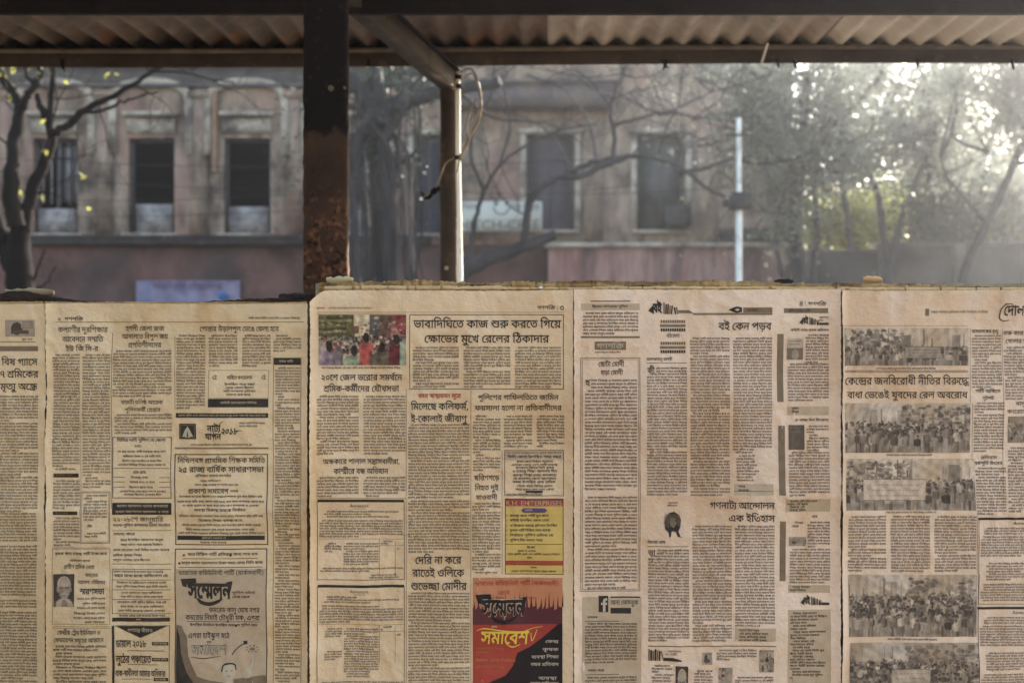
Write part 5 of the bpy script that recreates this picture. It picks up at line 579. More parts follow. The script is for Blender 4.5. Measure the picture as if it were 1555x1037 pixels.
# ------------------------------------------------------------------ ground and road
M_ground = nmat("packed_earth", (.085, .065, .045), (.13, .10, .07), scale=3, c3=(.10, .09, .08), scale3=.7, bump=.3)
M_road = nmat("asphalt", (.045, .045, .047), (.075, .073, .07), scale=8, c3=(.03, .03, .03), scale3=.5, bump=.2)
M_kerb = nmat("kerb_stone", (.25, .24, .22), (.33, .31, .28), scale=5, bump=.3)
g = MB(); g.add([(-38, -20, 0), (38, -20, 0), (38, 58, 0), (-38, 58, 0)], [(0, 1, 2, 3)])
tag(g.build("ground", M_ground), kind="structure")
g = MB(); g.add([(-38, 7.5, .004), (38, 7.5, .004), (38, 15.5, .004), (-38, 15.5, .004)], [(0, 1, 2, 3)])
tag(g.build("road", M_road), kind="structure")
g = MB(); g.box(-38, 38, 6.4, 7.5, 0, .13); g.box(-38, 38, 15.5, 18, 0, .13)
tag(g.build("pavement", M_kerb), kind="structure")

# ------------------------------------------------------------------ the old building over the road
DF = 24.0
fx = lambda px: (px - CX) / FPX * DF
fz = lambda py: EYE + (CY - py) / FPX * DF
M_plaster = nmat("old_plaster", (.070, .050, .041), (.33, .24, .18), scale=2.6, thr=(.36, .66), c3=(.27, .155, .12), scale3=.9, thr3=(.50, .70), stretch=(1, 1, .55), bump=.5, bscale=9, spec=.08)
M_plinth = nmat("red_washed_plaster", (.065, .034, .028), (.16, .082, .065), scale=1.6, c3=(.055, .045, .04), scale3=.6, thr3=(.45, .7), bump=.5, bscale=8, spec=.08)
M_redwash = nmat("streaked_red_wash", (.19, .080, .063), (.34, .20, .16), scale=4.5, c3=(.085, .042, .036), scale3=1.6, stretch=(1, 1, .22), bump=.4)
M_mould = nmat("pale_moulding", (.21, .17, .135), (.44, .365, .295), scale=4, c3=(.10, .075, .062), scale3=1.4, bump=.4)
M_frieze = nmat("frieze_plaster", (.060, .055, .055), (.105, .096, .092), scale=1.8, c3=(.13, .10, .085), scale3=1.2, bump=.4)
M_darkroom = nmat("dark_interior", (.002, .002, .003), (.004, .004, .005), scale=1, spec=0)
M_frame = nmat("weathered_window_wood", (.05, .045, .045), (.09, .08, .08), scale=10)
M_panel = nmat("whitewashed_board", (.17, .145, .135), (.33, .295, .28), scale=5, c3=(.09, .075, .07), scale3=3, thr3=(.45, .7))
M_shutter = nmat("grey_shutter", (.075, .062, .07), (.115, .098, .108), scale=4, stretch=(1, 1, 6))
M_steel = nmat("dark_steel_box", (.007, .007, .007), (.015, .015, .015), scale=8, rough=.6)

bld = thing("old_building", "long weathered plaster building over the road with tall dark windows and a red plinth", "building", (fx(300), DF, 0))
# window openings: x0, x1, top, foot of the opening
WINS = [(-250, -180, 210, 355, 'open'), (-98, -28, 210, 355, 'open'), (50, 118, 210, 355, 'open'), (195, 265, 210, 355, 'dark'), (340, 411, 210, 355, 'dark'),
        (487, 556, 210, 355, 'dark'), (630, 672, 207, 356, 'blue'), (800, 872, 205, 350, 'shut'), (968, 1040, 205, 350, 'ac')]
def holed_wall(mb, xs0, xs1, zs0, zs1, holes, y, depth):
    xs = sorted({xs0, xs1, *[h[0] for h in holes], *[h[1] for h in holes]})
    zs = sorted({zs0, zs1, *[h[2] for h in holes], *[h[3] for h in holes]})
    for a, b in zip(xs, xs[1:]):
        for c, d in zip(zs, zs[1:]):
            mx, mz = (a + b) / 2, (c + d) / 2
            if any(h[0] < mx < h[1] and h[2] < mz < h[3] for h in holes): continue
            mb.add([(a, y, c), (b, y, c), (b, y, d), (a, y, d)], [(0, 1, 2, 3)])
    for (a, b, c, d) in holes:
        e = y + depth
        mb.add([(a, y, c), (a, e, c), (a, e, d), (a, y, d)], [(0, 1, 2, 3)])
        mb.add([(b, y, c), (b, y, d), (b, e, d), (b, e, c)], [(0, 1, 2, 3)])
        mb.add([(a, y, d), (a, e, d), (b, e, d), (b, y, d)], [(0, 1, 2, 3)])
        mb.add([(a, y, c), (b, y, c), (b, e, c), (a, e, c)], [(0, 1, 2, 3)])
w = MB()
holes = [(fx(a), fx(b), fz(d), fz(c)) for a, b, c, d, _ in WINS]
XL, XR = -30.0, fx(1203)
holed_wall(w, XL, XR, fz(372), 10.4, holes, DF, .42)
w.add([(XR, DF, 0), (XR, DF + 11, 0), (XR, DF + 11, 10.4), (XR, DF, 10.4)], [(0, 1, 2, 3)])
w.add([(XL, DF, 10.4), (XR, DF, 10.4), (XR, DF + 11, 10.4), (XL, DF + 11, 10.4)], [(0, 1, 2, 3)])
w.build("wall", M_plaster, bld)
w = MB()    # the unlit rooms behind the openings
w.add([(XL, DF + 4, 0), (XR - .05, DF + 4, 0), (XR - .05, DF + 4, 10.3), (XL, DF + 4, 10.3)], [(0, 1, 2, 3)])
w.add([(XL, DF + .5, fz(372)), (XR - .05, DF + .5, fz(372)), (XR - .05, DF + 4, fz(372)), (XL, DF + 4, fz(372))], [(0, 1, 2, 3)])
w.add([(XL, DF + .5, fz(150)), (XR - .05, DF + .5, fz(150)), (XR - .05, DF + 4, fz(150)), (XL, DF + 4, fz(150))], [(0, 1, 2, 3)])
w.build("interior", M_darkroom, bld)
w = MB(); w.box(XL, fx(830), DF - .10, DF + .3, 0, fz(374)); w.build("plinth", M_plinth, bld)
w = MB(); w.box(fx(832), fx(1186), DF - .34, DF + .25, 0, fz(378)); w.build("lower_front", M_redwash, bld)
w = MB(); w.box(fx(1186.5), fx(1205), DF - .22, DF + .25, 0, fz(382)); w.build("corner_pier", M_plinth, bld)
rg = np.random.default_rng(5)
w = MB()
w.box(XL, fx(655), DF - .26, DF - .003, fz(374) + .003, fz(366)); w.box(XL, fx(655), DF - .17, DF - .003, fz(365.8), fz(358))
w.build("string_course", nmat("sooty_render", (.032, .026, .024), (.065, .052, .045), scale=3, c3=(.11, .085, .065), scale3=4, thr3=(.6, .75), spec=.05), bld)
w = MB(); w.box(fx(1078), XR - .01, DF - .03, DF - .003, fz(370.5), fz(347)); w.build("soot_band", nmat("soot_stain", (.022, .02, .02), (.05, .043, .04), scale=3, spec=.05), bld)  # thin dark strip laid low on the wall's right end
w = MB(); w.box(fx(826), fx(1190), DF - .42, DF - .003, fz(377.8), fz(371)); w.build("ledge", M_mould, bld)
# frieze and cornice
w = MB(); w.box(XL, fx(690), DF - .06, DF - .003, fz(133), fz(90)); w.box(fx(1060), XR, DF - .06, DF - .003, fz(128), fz(90)); w.build("frieze", M_frieze, bld)
w = MB(); w.box(XL, fx(690), DF - .22, DF - .062, fz(104), fz(98)); w.box(XL, fx(690), DF - .13, DF - .062, fz(134), fz(129)); w.build("cornice", M_frieze, bld)
M_purple = nmat("stained_render", (.075, .058, .062), (.12, .092, .092), scale=2.5, c3=(.16, .12, .10), scale3=2, bump=.4)
w = MB(); w.box(fx(692), fx(930), DF - .55, DF - .003, fz(168), fz(136)); w.box(fx(688), fx(935), DF - .65, DF - .003, fz(135.8), fz(131)); w.build("balcony", M_purple, bld)

def sweep(mb, pts, wd, y0, y1):
    """a flat moulding of width wd that follows a line drawn on the facade"""
    P = np.array(pts, float); T = np.gradient(P, axis=0); T /= np.linalg.norm(T, axis=1)[:, None]
    Nn = np.stack([-T[:, 1], T[:, 0]], 1) * wd / 2
    a, b = P + Nn, P - Nn; n = len(P)
    V = [(x, y0, z) for x, z in a] + [(x, y0, z) for x, z in b] + [(x, y1, z) for x, z in a] + [(x, y1, z) for x, z in b]
    F = []
    for i in range(n - 1):
        F += [(i, n + i, n + i + 1, i + 1), (i, i + 1, 2 * n + i + 1, 2 * n + i), (n + i, 3 * n + i, 3 * n + i + 1, n + i + 1)]
    F += [(0, 2 * n, 3 * n, n), (n - 1, 2 * n - 1, 4 * n - 1, 3 * n - 1)]
    mb.add(V, F)
for k, (a, b, c, d, kind) in enumerate(WINS):
    f = MB(); x0, x1, z0, z1 = fx(a), fx(b), fz(d), fz(c); y = DF + .16
    t = .055
    f.box(x0, x0 + t, y, y + .07, z0, z1); f.box(x1 - t, x1, y, y + .07, z0, z1)
    f.box(x0 + t, x1 - t, y, y + .07, z1 - t, z1); f.box(x0 + t, x1 - t, y, y + .07, z0, z0 + t)
    if kind != 'dark': f.box((x0 + x1) / 2 - .025, (x0 + x1) / 2 + .025, y + .003, y + .06, z0 + t, z1 - t)
    win = f.build("window", M_frame, bld)
    if k < 6:
        p = MB(); p.box(x0 + .06 + .05 * (k % 2), x1 - .07, y - .03, y - .002, z0 + .03, fz((312, 318, 316, 309, 313, 306)[k]))
        p.build("lower_panel", M_panel, win)
    if kind == 'open':
        p = MB()
        for q in range(5): p.box(x0 + .12 + q * .17, x0 + .15 + q * .17, y + .02, y + .04, fz(308), z1 - .06)
        p.build("bars", M_panel, win)
        p = MB(); xm = x0 + .52
        p.box(xm, x1 - .06, y + .08, y + .11, fz(305), z1 - .12); p.build("shutter", M_shutter, win)
    if kind in ('shut', 'blue'):
        p = MB()
        zt = z1 - .06
        nsl = 26
        for q in range(nsl):
            za = z0 + .06 + (zt - z0 - .06) * q / nsl
            p.box(x0 + .06, x1 - .06, y + .02 + .01 * (q % 2), y + .05, za, za + (zt - z0 - .06) / nsl - .008)
        p.build("louvred_shutter", M_shutter if kind == 'shut' else nmat("blue_shutter", (.03, .034, .05), (.05, .055, .075), scale=5), win)
    if kind == 'ac':
        p = MB(); p.box(x0 + .07, x1 - .07, y + .02, y + .05, fz(345), z1 - .06); p.build("dull_pane", nmat("dusty_glass", (.035, .035, .034), (.085, .083, .08), scale=2.2, rough=.6), win)
    # surround: jambs, flat segmental arch over a recessed panel, hood ledge
    mid = (x0 + x1) / 2; hw = (x1 - x0) / 2 + .30
    if k < 6:
        pts = [(mid - hw, fz(236)), (mid - hw, fz(190)), (mid - hw, fz(158))]
        for q in range(9):
            an = math.pi - math.pi * q / 8
            pts.append((mid + hw * .98 * math.cos(an), fz(152) + .36 * math.sin(an) ** .8 if 0 < q < 8 else fz(152)))
        pts += [(mid + hw, fz(158)), (mid + hw, fz(190)), (mid + hw, fz(236))]
        h = MB(); sweep(h, pts, .15, DF - .09, DF - .003)
        h.build("hood_moulding", M_mould, bld)
        h = MB(); h.box(mid - .52, mid + .52, DF - .20, DF - .003, fz(178), fz(172)); h.build("window_hood", M_mould, bld)
        h = MB(); h.box(mid - .48, mid + .48, DF - .05, DF - .003, fz(203), fz(181)); h.build("lintel_panel", M_mould, bld)
    else:
        h = MB(); h.box(x0 - .13, x0 - .02, DF - .06, DF - .003, fz(d), fz(c)); h.box(x1 + .02, x1 + .13, DF - .06, DF - .003, fz(d), fz(c))
        h.box(x0 - .16, x1 + .16, DF - .09, DF - .003, fz(c) + .02, fz(c - 9)); h.build("window_surround", M_mould, bld)
    s_ = MB(); s_.box(x0 - .1, x1 + .1, DF - .14, DF - .003, fz(d + 5), fz(d)); s_.build("sill", M_mould, bld)
for k, px in enumerate((-140, 8, 158, 303, 448, 596)):
    p = MB(); p.box(fx(px - 13), fx(px + 13), DF - .07, DF - .003, fz(357), fz(136)); p.box(fx(px - 17), fx(px + 17), DF - .11, DF - .073, fz(150), fz(140))
    p.build("pilaster", M_plaster, bld)
for px in (716, 900, 1075, 1185):
    p = MB(); p.box(fx(px - 15), fx(px + 15), DF - .07, DF - .003, fz(366), fz(172)); p.build("pilaster", M_plaster, bld)
# drain pipe stained with rust
p = MB(); p.tube([(fx(328), DF - .1, fz(262)), (fx(328), DF - .1, fz(140))], .05, 8); p.build("rusty_drainpipe", nmat("rusty_pipe", (.19, .105, .06), (.28, .17, .11), scale=6), bld)

# unseen dark block added behind the viewer's left shoulder to shade the newspapers
sr = thing("shop_row", "dark shop row standing behind the viewer on the left", "building", (-7, -6, 0))
b = MB(); b.box(-18, .9, -9, -5.2, 0, 8); b.build("wall", nmat("dark_shop_front", (.03, .025, .02), (.06, .05, .04), scale=2), sr)

# things fixed to the front
ac = MB(); x0, x1 = fx(1003), fx(1046)
ac.box(x0, x1, DF - .38, DF + .1, fz(346), fz(314)); acu = thing("air_conditioner", "dark boxy air conditioner sticking out of the right-hand window", "air conditioner", (fx(1024), DF - .1, fz(346)))
ac.build("casing", M_steel, acu)
gr = MB()
for q in range(7): gr.box(x0 + .05, x1 - .12, DF - .395, DF - .383, fz(343 - q * 4), fz(343 - q * 4) + .028)
gr.build("grille", nmat("grille_metal", (.05, .05, .05), (.08, .08, .08), scale=9), acu)
br = MB(); br.box(x1 - .04, x1 + .06, DF - .30, DF - .003, fz(348), fz(346.3)); br.tube([(x1 + .10, DF - .2, fz(318)), (x1 + .14, DF - .15, fz(330)), (x1 + .12, DF - .05, fz(348))], .02, 6)
br.build("bracket_and_hose", M_mould, acu)

def text_quad(mb, V, F, x0, x1, zb, zt, y, lo, hi, slot=0):
    """fit letters (font units) to a rectangle standing on the facade"""
    lo_x, hi_x = V[:, 0].min(), V[:, 0].max()
    X = x0 + (V[:, 0] - lo_x) / (hi_x - lo_x) * (x1 - x0); Z = zb + (V[:, 1] - lo) / (hi - lo) * (zt - zb)
    mb.add(np.stack([X, np.full(len(X), y), Z], 1), F, slot)
M_signink = nmat("sign_lettering", (.11, .10, .10))
sg = thing("painted_signboard", "long white signboard with dark lettering and an emblem, just right of the thin pipe", "sign", (fx(750), DF - .7, fz(355)))
b = MB(); b.box(fx(690), fx(822), DF - .70, DF - .66, fz(356), fz(312)); b.build("board", nmat("sign_white", (.40, .38, .325), (.48, .46, .40), scale=3), sg)
b = MB()
V, F, _ = word("পশ্চিমবঙ্গ"); text_quad(b, V, F, fx(698), fx(732), fz(325), fz(317), DF - .704, 0, 622); b.build("lettering", M_signink, sg)
b = MB(); V, F, _ = word("শিল্প সমবায়"); text_quad(b, V, F, fx(776), fx(818), fz(325), fz(317), DF - .704, 0, 622); b.build("lettering", M_signink, sg)
b = MB(); V, F, _ = latin("HITCH-CREE"); text_quad(b, V, F, fx(700), fx(818), fz(353.5), fz(339), DF - .704, 0, 700)
b.build("lettering", M_signink, sg)
b = MB()
for k in range(24):
    a0, a1 = [math.pi + math.pi * q / 24 for q in (k, k + 1)]
    b.add([(fx(762) + r * math.cos(a), DF - .704, fz(320) + r * math.sin(a)) for r, a in ((.17, a0), (.13, a0), (.13, a1), (.17, a1))], [(0, 1, 2, 3)])
for q in (-8, 8): b.box(fx(762 + q - 3), fx(762 + q + 3), DF - .704, DF - .70, fz(318), fz(309))
b.build("emblem", nmat("emblem_grey", (.2, .19, .175)), sg)
bn = thing("cloth_banner", "pale blue and white banner hung low on the red plinth of the building", "banner", (fx(290), DF - .2, fz(458)))
b = MB(); nx = 24
xs = np.linspace(fx(211), fx(368), nx); wav = .03 * np.sin(np.arange(nx) * 1.3)
V = [(x, DF - .18 + wv, z) for x, wv in zip(xs, wav) for z in (fz(461), fz(444), fz(427))]
F = [(3 * i + j, 3 * i + 3 + j, 3 * i + 4 + j, 3 * i + 1 + j) for i in range(nx - 1) for j in (0, 1)]
b.add(V, F); b.build("cloth", nmat("banner_cloth", (.14, .115, .19), (.24, .21, .28), scale=4, c3=(.10, .12, .19), scale3=1.3), bn)
b = MB()
V, F, _ = word("সাধারণ গ্রন্থাগার"); text_quad(b, V, F, fx(236), fx(342), fz(440), fz(430), DF - .235, 0, 622)
b.build("lettering", nmat("banner_ink", (.10, .06, .10)), bn)
b = MB(); b.box(fx(337), fx(348), DF - .24, DF - .236, fz(455), fz(445)); b.build("blue_mark", nmat("banner_blue", (.02, .12, .30)), bn)

# ------------------------------------------------------------------ yard wall on the right
DW = 21.0
M_yard = nmat("grey_yard_wall", (.032, .028, .027), (.075, .063, .057), scale=1.8, c3=(.13, .09, .075), scale3=.8, thr3=(.5, .75), bump=.5, bscale=7)
yx = lambda px: (px - CX) / FPX * DW
yz = lambda py: EYE + (CY - py) / FPX * DW
yw = thing("yard_wall", "tall grey stained yard wall running right from the building under the trees", "wall", (yx(1400), DW, 0))
b = MB(); b.box(yx(1206), yx(1338), DW, DW + .3, 0, yz(383)); b.box(yx(1340.5), 16.5, DW - .02, DW + .32, 0, yz(374)); b.build("masonry", M_yard, yw)
b = MB(); b.box(yx(1339), 16.6, DW - .09, DW + .4, yz(373.7), yz(368)); b.box(yx(1204), yx(1338.3), DW - .06, DW + .36, yz(382.7), yz(379)); b.build("coping", M_frieze, yw)
for px in (1228, 1338, 1452, 1556):
    b = MB(); b.box(yx(px - 9), yx(px + 9), DW - .16, DW - .095, 0, yz(372 if px > 1300 else 384)); b.build("pier", M_yard, yw)

# ------------------------------------------------------------------ street pole and cables
M_pole = nmat("pale_painted_steel", (.50, .52, .50), (.62, .64, .61), scale=4, c3=(.26, .24, .21), scale3=5, thr3=(.50, .66), rough=.5)
pl = thing("street_pole", "slim pale steel pole with a dark junction box in front of the building's right end", "pole", (*W(1122, 0, 14)[:2], 0))
xp = W(1122, 0, 14)[0]
b = MB(); b.tube([(xp, 14, 0), (xp, 14, W(0, 300, 14)[2])], .037, 10); b.tube([(xp, 14, W(0, 300, 14)[2]), (xp - .005, 14, W(0, 180, 14)[2])], .028, 10); b.build("shaft", M_pole, pl, True)
b = MB(); zc = W(0, 309, 14)[2]; b.box(xp - .13, xp + .125, 13.88, 13.955, zc - .085, zc + .08); b.box(xp - .20, xp - .135, 13.9, 13.95, zc - .05, zc + .03); b.box(xp - .10, xp + .10, 13.90, 13.95, zc + .083, zc + .12); b.build("junction_box", M_steel, pl)
b = MB(); b.box(xp - .06, xp + .06, 13.955, 13.963, zc - .02, zc + .02); b.build("box_strap", M_steel, pl)
b = MB(); b.box(xp - .16, xp + .16, 13.965, 13.985, W(0, 208, 14)[2], W(0, 208, 14)[2] + .03); b.build("cross_bracket", M_steel, pl)
M_cable = nmat("black_cable", (.02, .02, .02))
for k, (a, z0_, c, z1_, sag, d) in enumerate([(-60, 262, 700, 292, .10, 20), (-60, 238, 1180, 222, .25, 19), (120, 330, 980, 280, .12, 21), (560, 282, 1300, 262, .22, 18), (-60, 300, 720, 268, .2, 20.5)]):
    t = np.linspace(0, 1, 24)
    A_, B_ = np.array(W(a, z0_, d)), np.array(W(c, z1_, d + .6))
    P = A_ + (B_ - A_) * t[:, None]; P[:, 2] -= sag * 4 * t * (1 - t)
    b = MB(); b.tube(P, .006, 5)
    tag(b.build("overhead_cable", M_cable), ["thin black cable sagging past the left windows at mid height", "long cable crossing the facade near the window tops", "thin cable sloping up across the windows to the right-hand bay",
        "cable sagging from the banyan past the right-hand windows", "lowest thin cable across the lower part of the left windows"][k], "cable", "cables strung across the street")

# ------------------------------------------------------------------ trees
M_bark = nmat("dark_bark", (.008, .006, .006), (.020, .016, .014), spec=.03, scale=6, bump=.6, stretch=(1, 1, .4))
M_barkgrey = nmat("grey_bark", (.022, .020, .021), (.055, .050, .051), spec=.05, scale=5, bump=.6, stretch=(1, 1, .4))
M_leafY = nmat("yellow_green_leaf", (.20, .20, .05), (.30, .28, .07), scale=9, trans=.5, rough=.5)
M_leafA = nmat("grey_green_leaf", (.10, .112, .092), (.18, .195, .155), scale=.9, trans=.4, rough=.6)
M_leafB = nmat("fresh_green_leaf", (.075, .10, .025), (.17, .20, .05), scale=1.1, trans=.5, rough=.6)
M_leafC = nmat("dark_green_leaf", (.022, .032, .022), (.05, .065, .04), scale=1.2, trans=.25, rough=.6)

def smooth(P, n=6):
    P = np.array(P, float)
    Q = np.concatenate([[2 * P[0] - P[1]], P, [2 * P[-1] - P[-2]]])
    out = []
    for i in range(1, len(Q) - 2):
        t = np.linspace(0, 1, n, endpoint=False)[:, None]
        a, b_, c, d = Q[i - 1], Q[i], Q[i + 1], Q[i + 2]
        out.append(.5 * (2 * b_ + (c - a) * t + (2 * a - 5 * b_ + 4 * c - d) * t ** 2 + (3 * b_ - a - 3 * c + d) * t ** 3))
    return np.concatenate(out + [[P[-1]]])
def limb(mb, rg, pts, r0, r1, D, wob=.02, n=8, dep=0):
    """a limb through photo points; the depth wanders so it is a real 3-D branch"""
    P = np.array([W(x, y, D) for x, y in pts]); P[:, 1] += np.cumsum(rg.normal(0, dep, len(P)))
    P = smooth(P); P += rg.normal(0, wob, P.shape) * .3
    R = r0 + (r1 - r0) * np.linspace(0, 1, len(P)) ** .8
    mb.tube(P, R, n, rng=rg, jit=.06); return P
def grow(mb, rg, p, d, L, r, depth, tips, up=.1, spread=.7):
    seg = 4; P = [np.array(p)]; d = np.array(d, float)
    for _ in range(seg):
        d = d + rg.normal(0, .22, 3); d[2] += up * .3; d /= np.linalg.norm(d); P.append(P[-1] + d * L / seg)
    mb.tube(smooth(P, 2), np.linspace(r, r * .45, len(P) * 2 - 1), 5 if depth < 2 else 6, cap=False)
    tips.append(P[-1]); tips.append(P[-2])
    if depth > 0:
        for k in range(rg.integers(2, 4)):
            i = rg.integers(2, 5); e = d + rg.normal(0, spread, 3); e /= np.linalg.norm(e)
            grow(mb, rg, P[i], e, L * rg.uniform(.55, .85), r * .5, depth - 1, tips, up, spread)
def leaves(mb, rg, C, n, spread, size, slot=0):
    C = np.asarray(C); k = rg.integers(0, len(C), n)
    sp = np.asarray(spread, float) * np.ones(3)
    p = C[k] + rg.normal(0, 1, (n, 3)) * sp * rg.uniform(.3, 1.3, (n, 1))
    a = rg.normal(0, 1, (n, 3)); a /= np.linalg.norm(a, axis=1)[:, None]
    b = np.cross(a, rg.normal(0, 1, (n, 3))); b /= np.linalg.norm(b, axis=1)[:, None]
    s = size * rg.uniform(.6, 1.4, (n, 1))
    V = np.stack([p - a * s, p + b * s * .5, p + a * s, p - b * s * .5], 1).reshape(-1, 3)
    mb.add(V, np.arange(4 * n).reshape(-1, 4), slot)

# bare tree at the left, with a few backlit leaves
rg = np.random.default_rng(11)
tr = thing("bare_tree", "dark forked tree at the far left with a few yellow-green leaves", "tree", (*W(28, 0, 9)[:2], 0))
b = MB(); tips = []
limb(b, rg, [(30, 830), (30, 600), (30, 470), (28, 400), (30, 340)], .17, .075, 9, n=10)
limb(b, rg, [(28, 420), (12, 380), (-10, 330), (-40, 250)], .09, .05, 9.05)
limb(b, rg, [(30, 345), (24, 290), (24, 230), (29, 175), (16, 140), (-2, 115), (-20, 80)], .07, .024, 9, dep=.05)
limb(b, rg, [(29, 178), (40, 150), (54, 128), (64, 100), (70, 60)], .035, .018, 9)
limb(b, rg, [(34, 350), (46, 290), (66, 240), (76, 205), (62, 165), (54, 140)], .06, .022, 9, dep=.04)
limb(b, rg, [(76, 205), (76, 160), (80, 110), (84, 60)], .032, .016, 9.02)
limb(b, rg, [(76, 204), (108, 188), (140, 165), (175, 145), (215, 118), (262, 80)], .034, .014, 9, dep=.06)
limb(b, rg, [(130, 172), (165, 165), (195, 152), (240, 140)], .016, .008, 9)
limb(b, rg, [(54, 128), (42, 118), (38, 100)], .018, .012, 9)
limb(b, rg, [(46, 440), (60, 400), (68, 375)], .012, .007, 9); limb(b, rg, [(44, 445), (70, 430), (84, 405)], .010, .006, 9)
for p, d in [((24, 230), (-1, 0, 1)), ((66, 240), (1, .3, .8)), ((140, 165), (1, 0, .3)), ((10, 135), (-.6, .2, 1)), ((70, 80), (.4, .2, 1)), ((84, 80), (.6, -.2, 1)), ((175, 145), (.7, .4, .5)), ((230, 110), (1, 0, .2)), ((262, 80), (1, .3, .1)), ((-10, 110), (.3, .1, 1))]:
    grow(b, rg, W(*p, 9), np.array(d, float), .6, .010, 3, tips, .3)
for p, d in [((118, 182), (.3, -.2, -1)), ((150, 158), (.6, .1, -.8)), ((66, 240), (.9, -.2, -.2)), ((24, 250), (-1, -.2, -.3)), ((80, 150), (.8, 0, .5)), ((46, 290), (1, 0, -.1)), ((24, 290), (.8, -.3, .2)), ((200, 128), (.5, .2, -.6)), ((29, 178), (-.8, .1, .4))]:
    grow(b, rg, W(*p, 9), np.array(d, float), .38, .006, 2, tips, 0)
b.build("trunk", M_bark, tr, True)
lf = MB(); C = []
for px, py in [(135, 138), (62, 150), (58, 195), (80, 218), (148, 282), (40, 296), (118, 298), (186, 112), (5, 253), (150, 108), (66, 320)]:
    p = min(tips, key=lambda t: abs(t[0] - W(px, py, 9)[0]) + abs(t[2] - W(px, py, 9)[2]) - .001 * t[1])    # a leaf hangs on the nearest twig end
    leaves(lf, rg, [p + (0, 0, -.02)], 2, .012, .026)
leaves(lf, rg, [W(x, y, 9) for x, y in ((10, 108), (40, 103), (60, 112), (20, 122), (0, 130))], 60, .09, .014)
lf.build("crown", M_leafY, tr)

# banyan with hanging roots, behind the posts
rg = np.random.default_rng(12)
tr = thing("banyan_tree", "dusky banyan with hanging aerial roots seen between the two shed posts", "tree", (*W(580, 0, 15)[:2], 0))
b = MB(); tips = []
for x0, x1, r in [(548, 555, .05), (560, 572, .07), (575, 560, .045), (583, 590, .09), (592, 600, .05), (540, 532, .05), (604, 585, .04), (618, 626, .035), (570, 580, .06), (530, 545, .035)]:
    limb(b, rg, [(x1 + rg.normal(0, 3), 690), (x1, 560), (x1 + 2, 430), ((x0 + x1) / 2 + rg.normal(0, 3), 320), (x0, 230), (578 + rg.normal(0, 10), 170)], r, r * .7, 15 + rg.normal(0, .3), wob=.02, dep=.05)
for pts, r in [([(575, 200), (560, 160), (545, 135), (520, 110), (480, 80)], .15), ([(580, 190), (600, 165), (640, 150), (690, 140), (760, 132)], .16), ([(580, 210), (595, 180), (620, 140), (640, 110), (660, 70)], .12), ([(570, 180), (575, 140), (570, 100), (590, 50)], .12), ([(590, 260), (620, 245), (650, 225), (690, 210)], .04)]:
    P = limb(b, rg, pts, r, r * .4, 15, dep=.1); tips += list(P[::3])
for k in range(14):
    px = rg.uniform(530, 640); limb(b, rg, [(px, 120), (px + rg.normal(0, 6), 220), (px + rg.normal(0, 10), 330), (px + rg.normal(0, 8), 430)], .012, .010, 15 + rg.normal(0, .5), dep=.05)
for k in range(10): grow(b, rg, tips[k * len(tips) // 10], rg.normal(0, 1, 3) + (0, 0, .5), 1.0, .03, 2, tips)
b.build("trunk", M_barkgrey, tr, True)
lf = MB(); leaves(lf, rg, [t for t in tips if t[0] < W(648, 0, 15)[0]], 5200, .22, .03); lf.build("crown", M_leafC, tr)

# leaning tree in front of the right-hand bays: long crooked limbs, mostly bare
rg = np.random.default_rng(13)
tr = thing("leaning_tree", "crooked grey tree leaning across the right-hand windows with long bare limbs", "tree", (*W(640, 0, 17)[:2], 0))
b = MB(); tips = []; D = 17
limb(b, rg, [(640, 670), (655, 520), (690, 425), (735, 396), (785, 378), (845, 356)], .21, .07, D, n=10, dep=.05)
limb(b, rg, [(795, 372), (800, 330), (808, 300), (832, 278), (868, 262), (905, 246), (955, 238), (1000, 242), (1040, 262), (1075, 290), (1100, 300)], 0.065, .022, D, dep=.05)
limb(b, rg, [(850, 268), (880, 268), (915, 252), (950, 240)], .055, .045, D - .1)
limb(b, rg, [(930, 246), (934, 210), (928, 170), (934, 140), (946, 115), (960, 80)], .045, .016, D)
limb(b, rg, [(934, 190), (970, 180), (1010, 172), (1060, 178), (1110, 186), (1150, 205)], .03, .012, D)
limb(b, rg, [(1030, 264), (1070, 256), (1110, 243), (1150, 250), (1190, 245), (1230, 232)], .032, .014, D)
limb(b, rg, [(1000, 176), (1040, 160), (1080, 140), (1120, 130), (1180, 110)], .02, .009, D)
limb(b, rg, [(1060, 222), (1100, 214), (1130, 200), (1160, 170)], .018, .008, D)
limb(b, rg, [(930, 165), (910, 140), (890, 118), (860, 95)], .018, .008, D)
for p in [(946, 115), (1010, 172), (1060, 178), (1110, 186), (1080, 140), (1120, 130), (960, 90), (890, 118), (1130, 200), (1190, 245), (1150, 120), (1100, 140), (1180, 110), (930, 150)]:
    for q in range(3): grow(b, rg, W(*p, D + rg.normal(0, .2)), np.array([rg.normal(0, 1), rg.normal(0, .5), rg.uniform(-.1, 1)]), 1.0, .013, 2, tips, .2, .6)
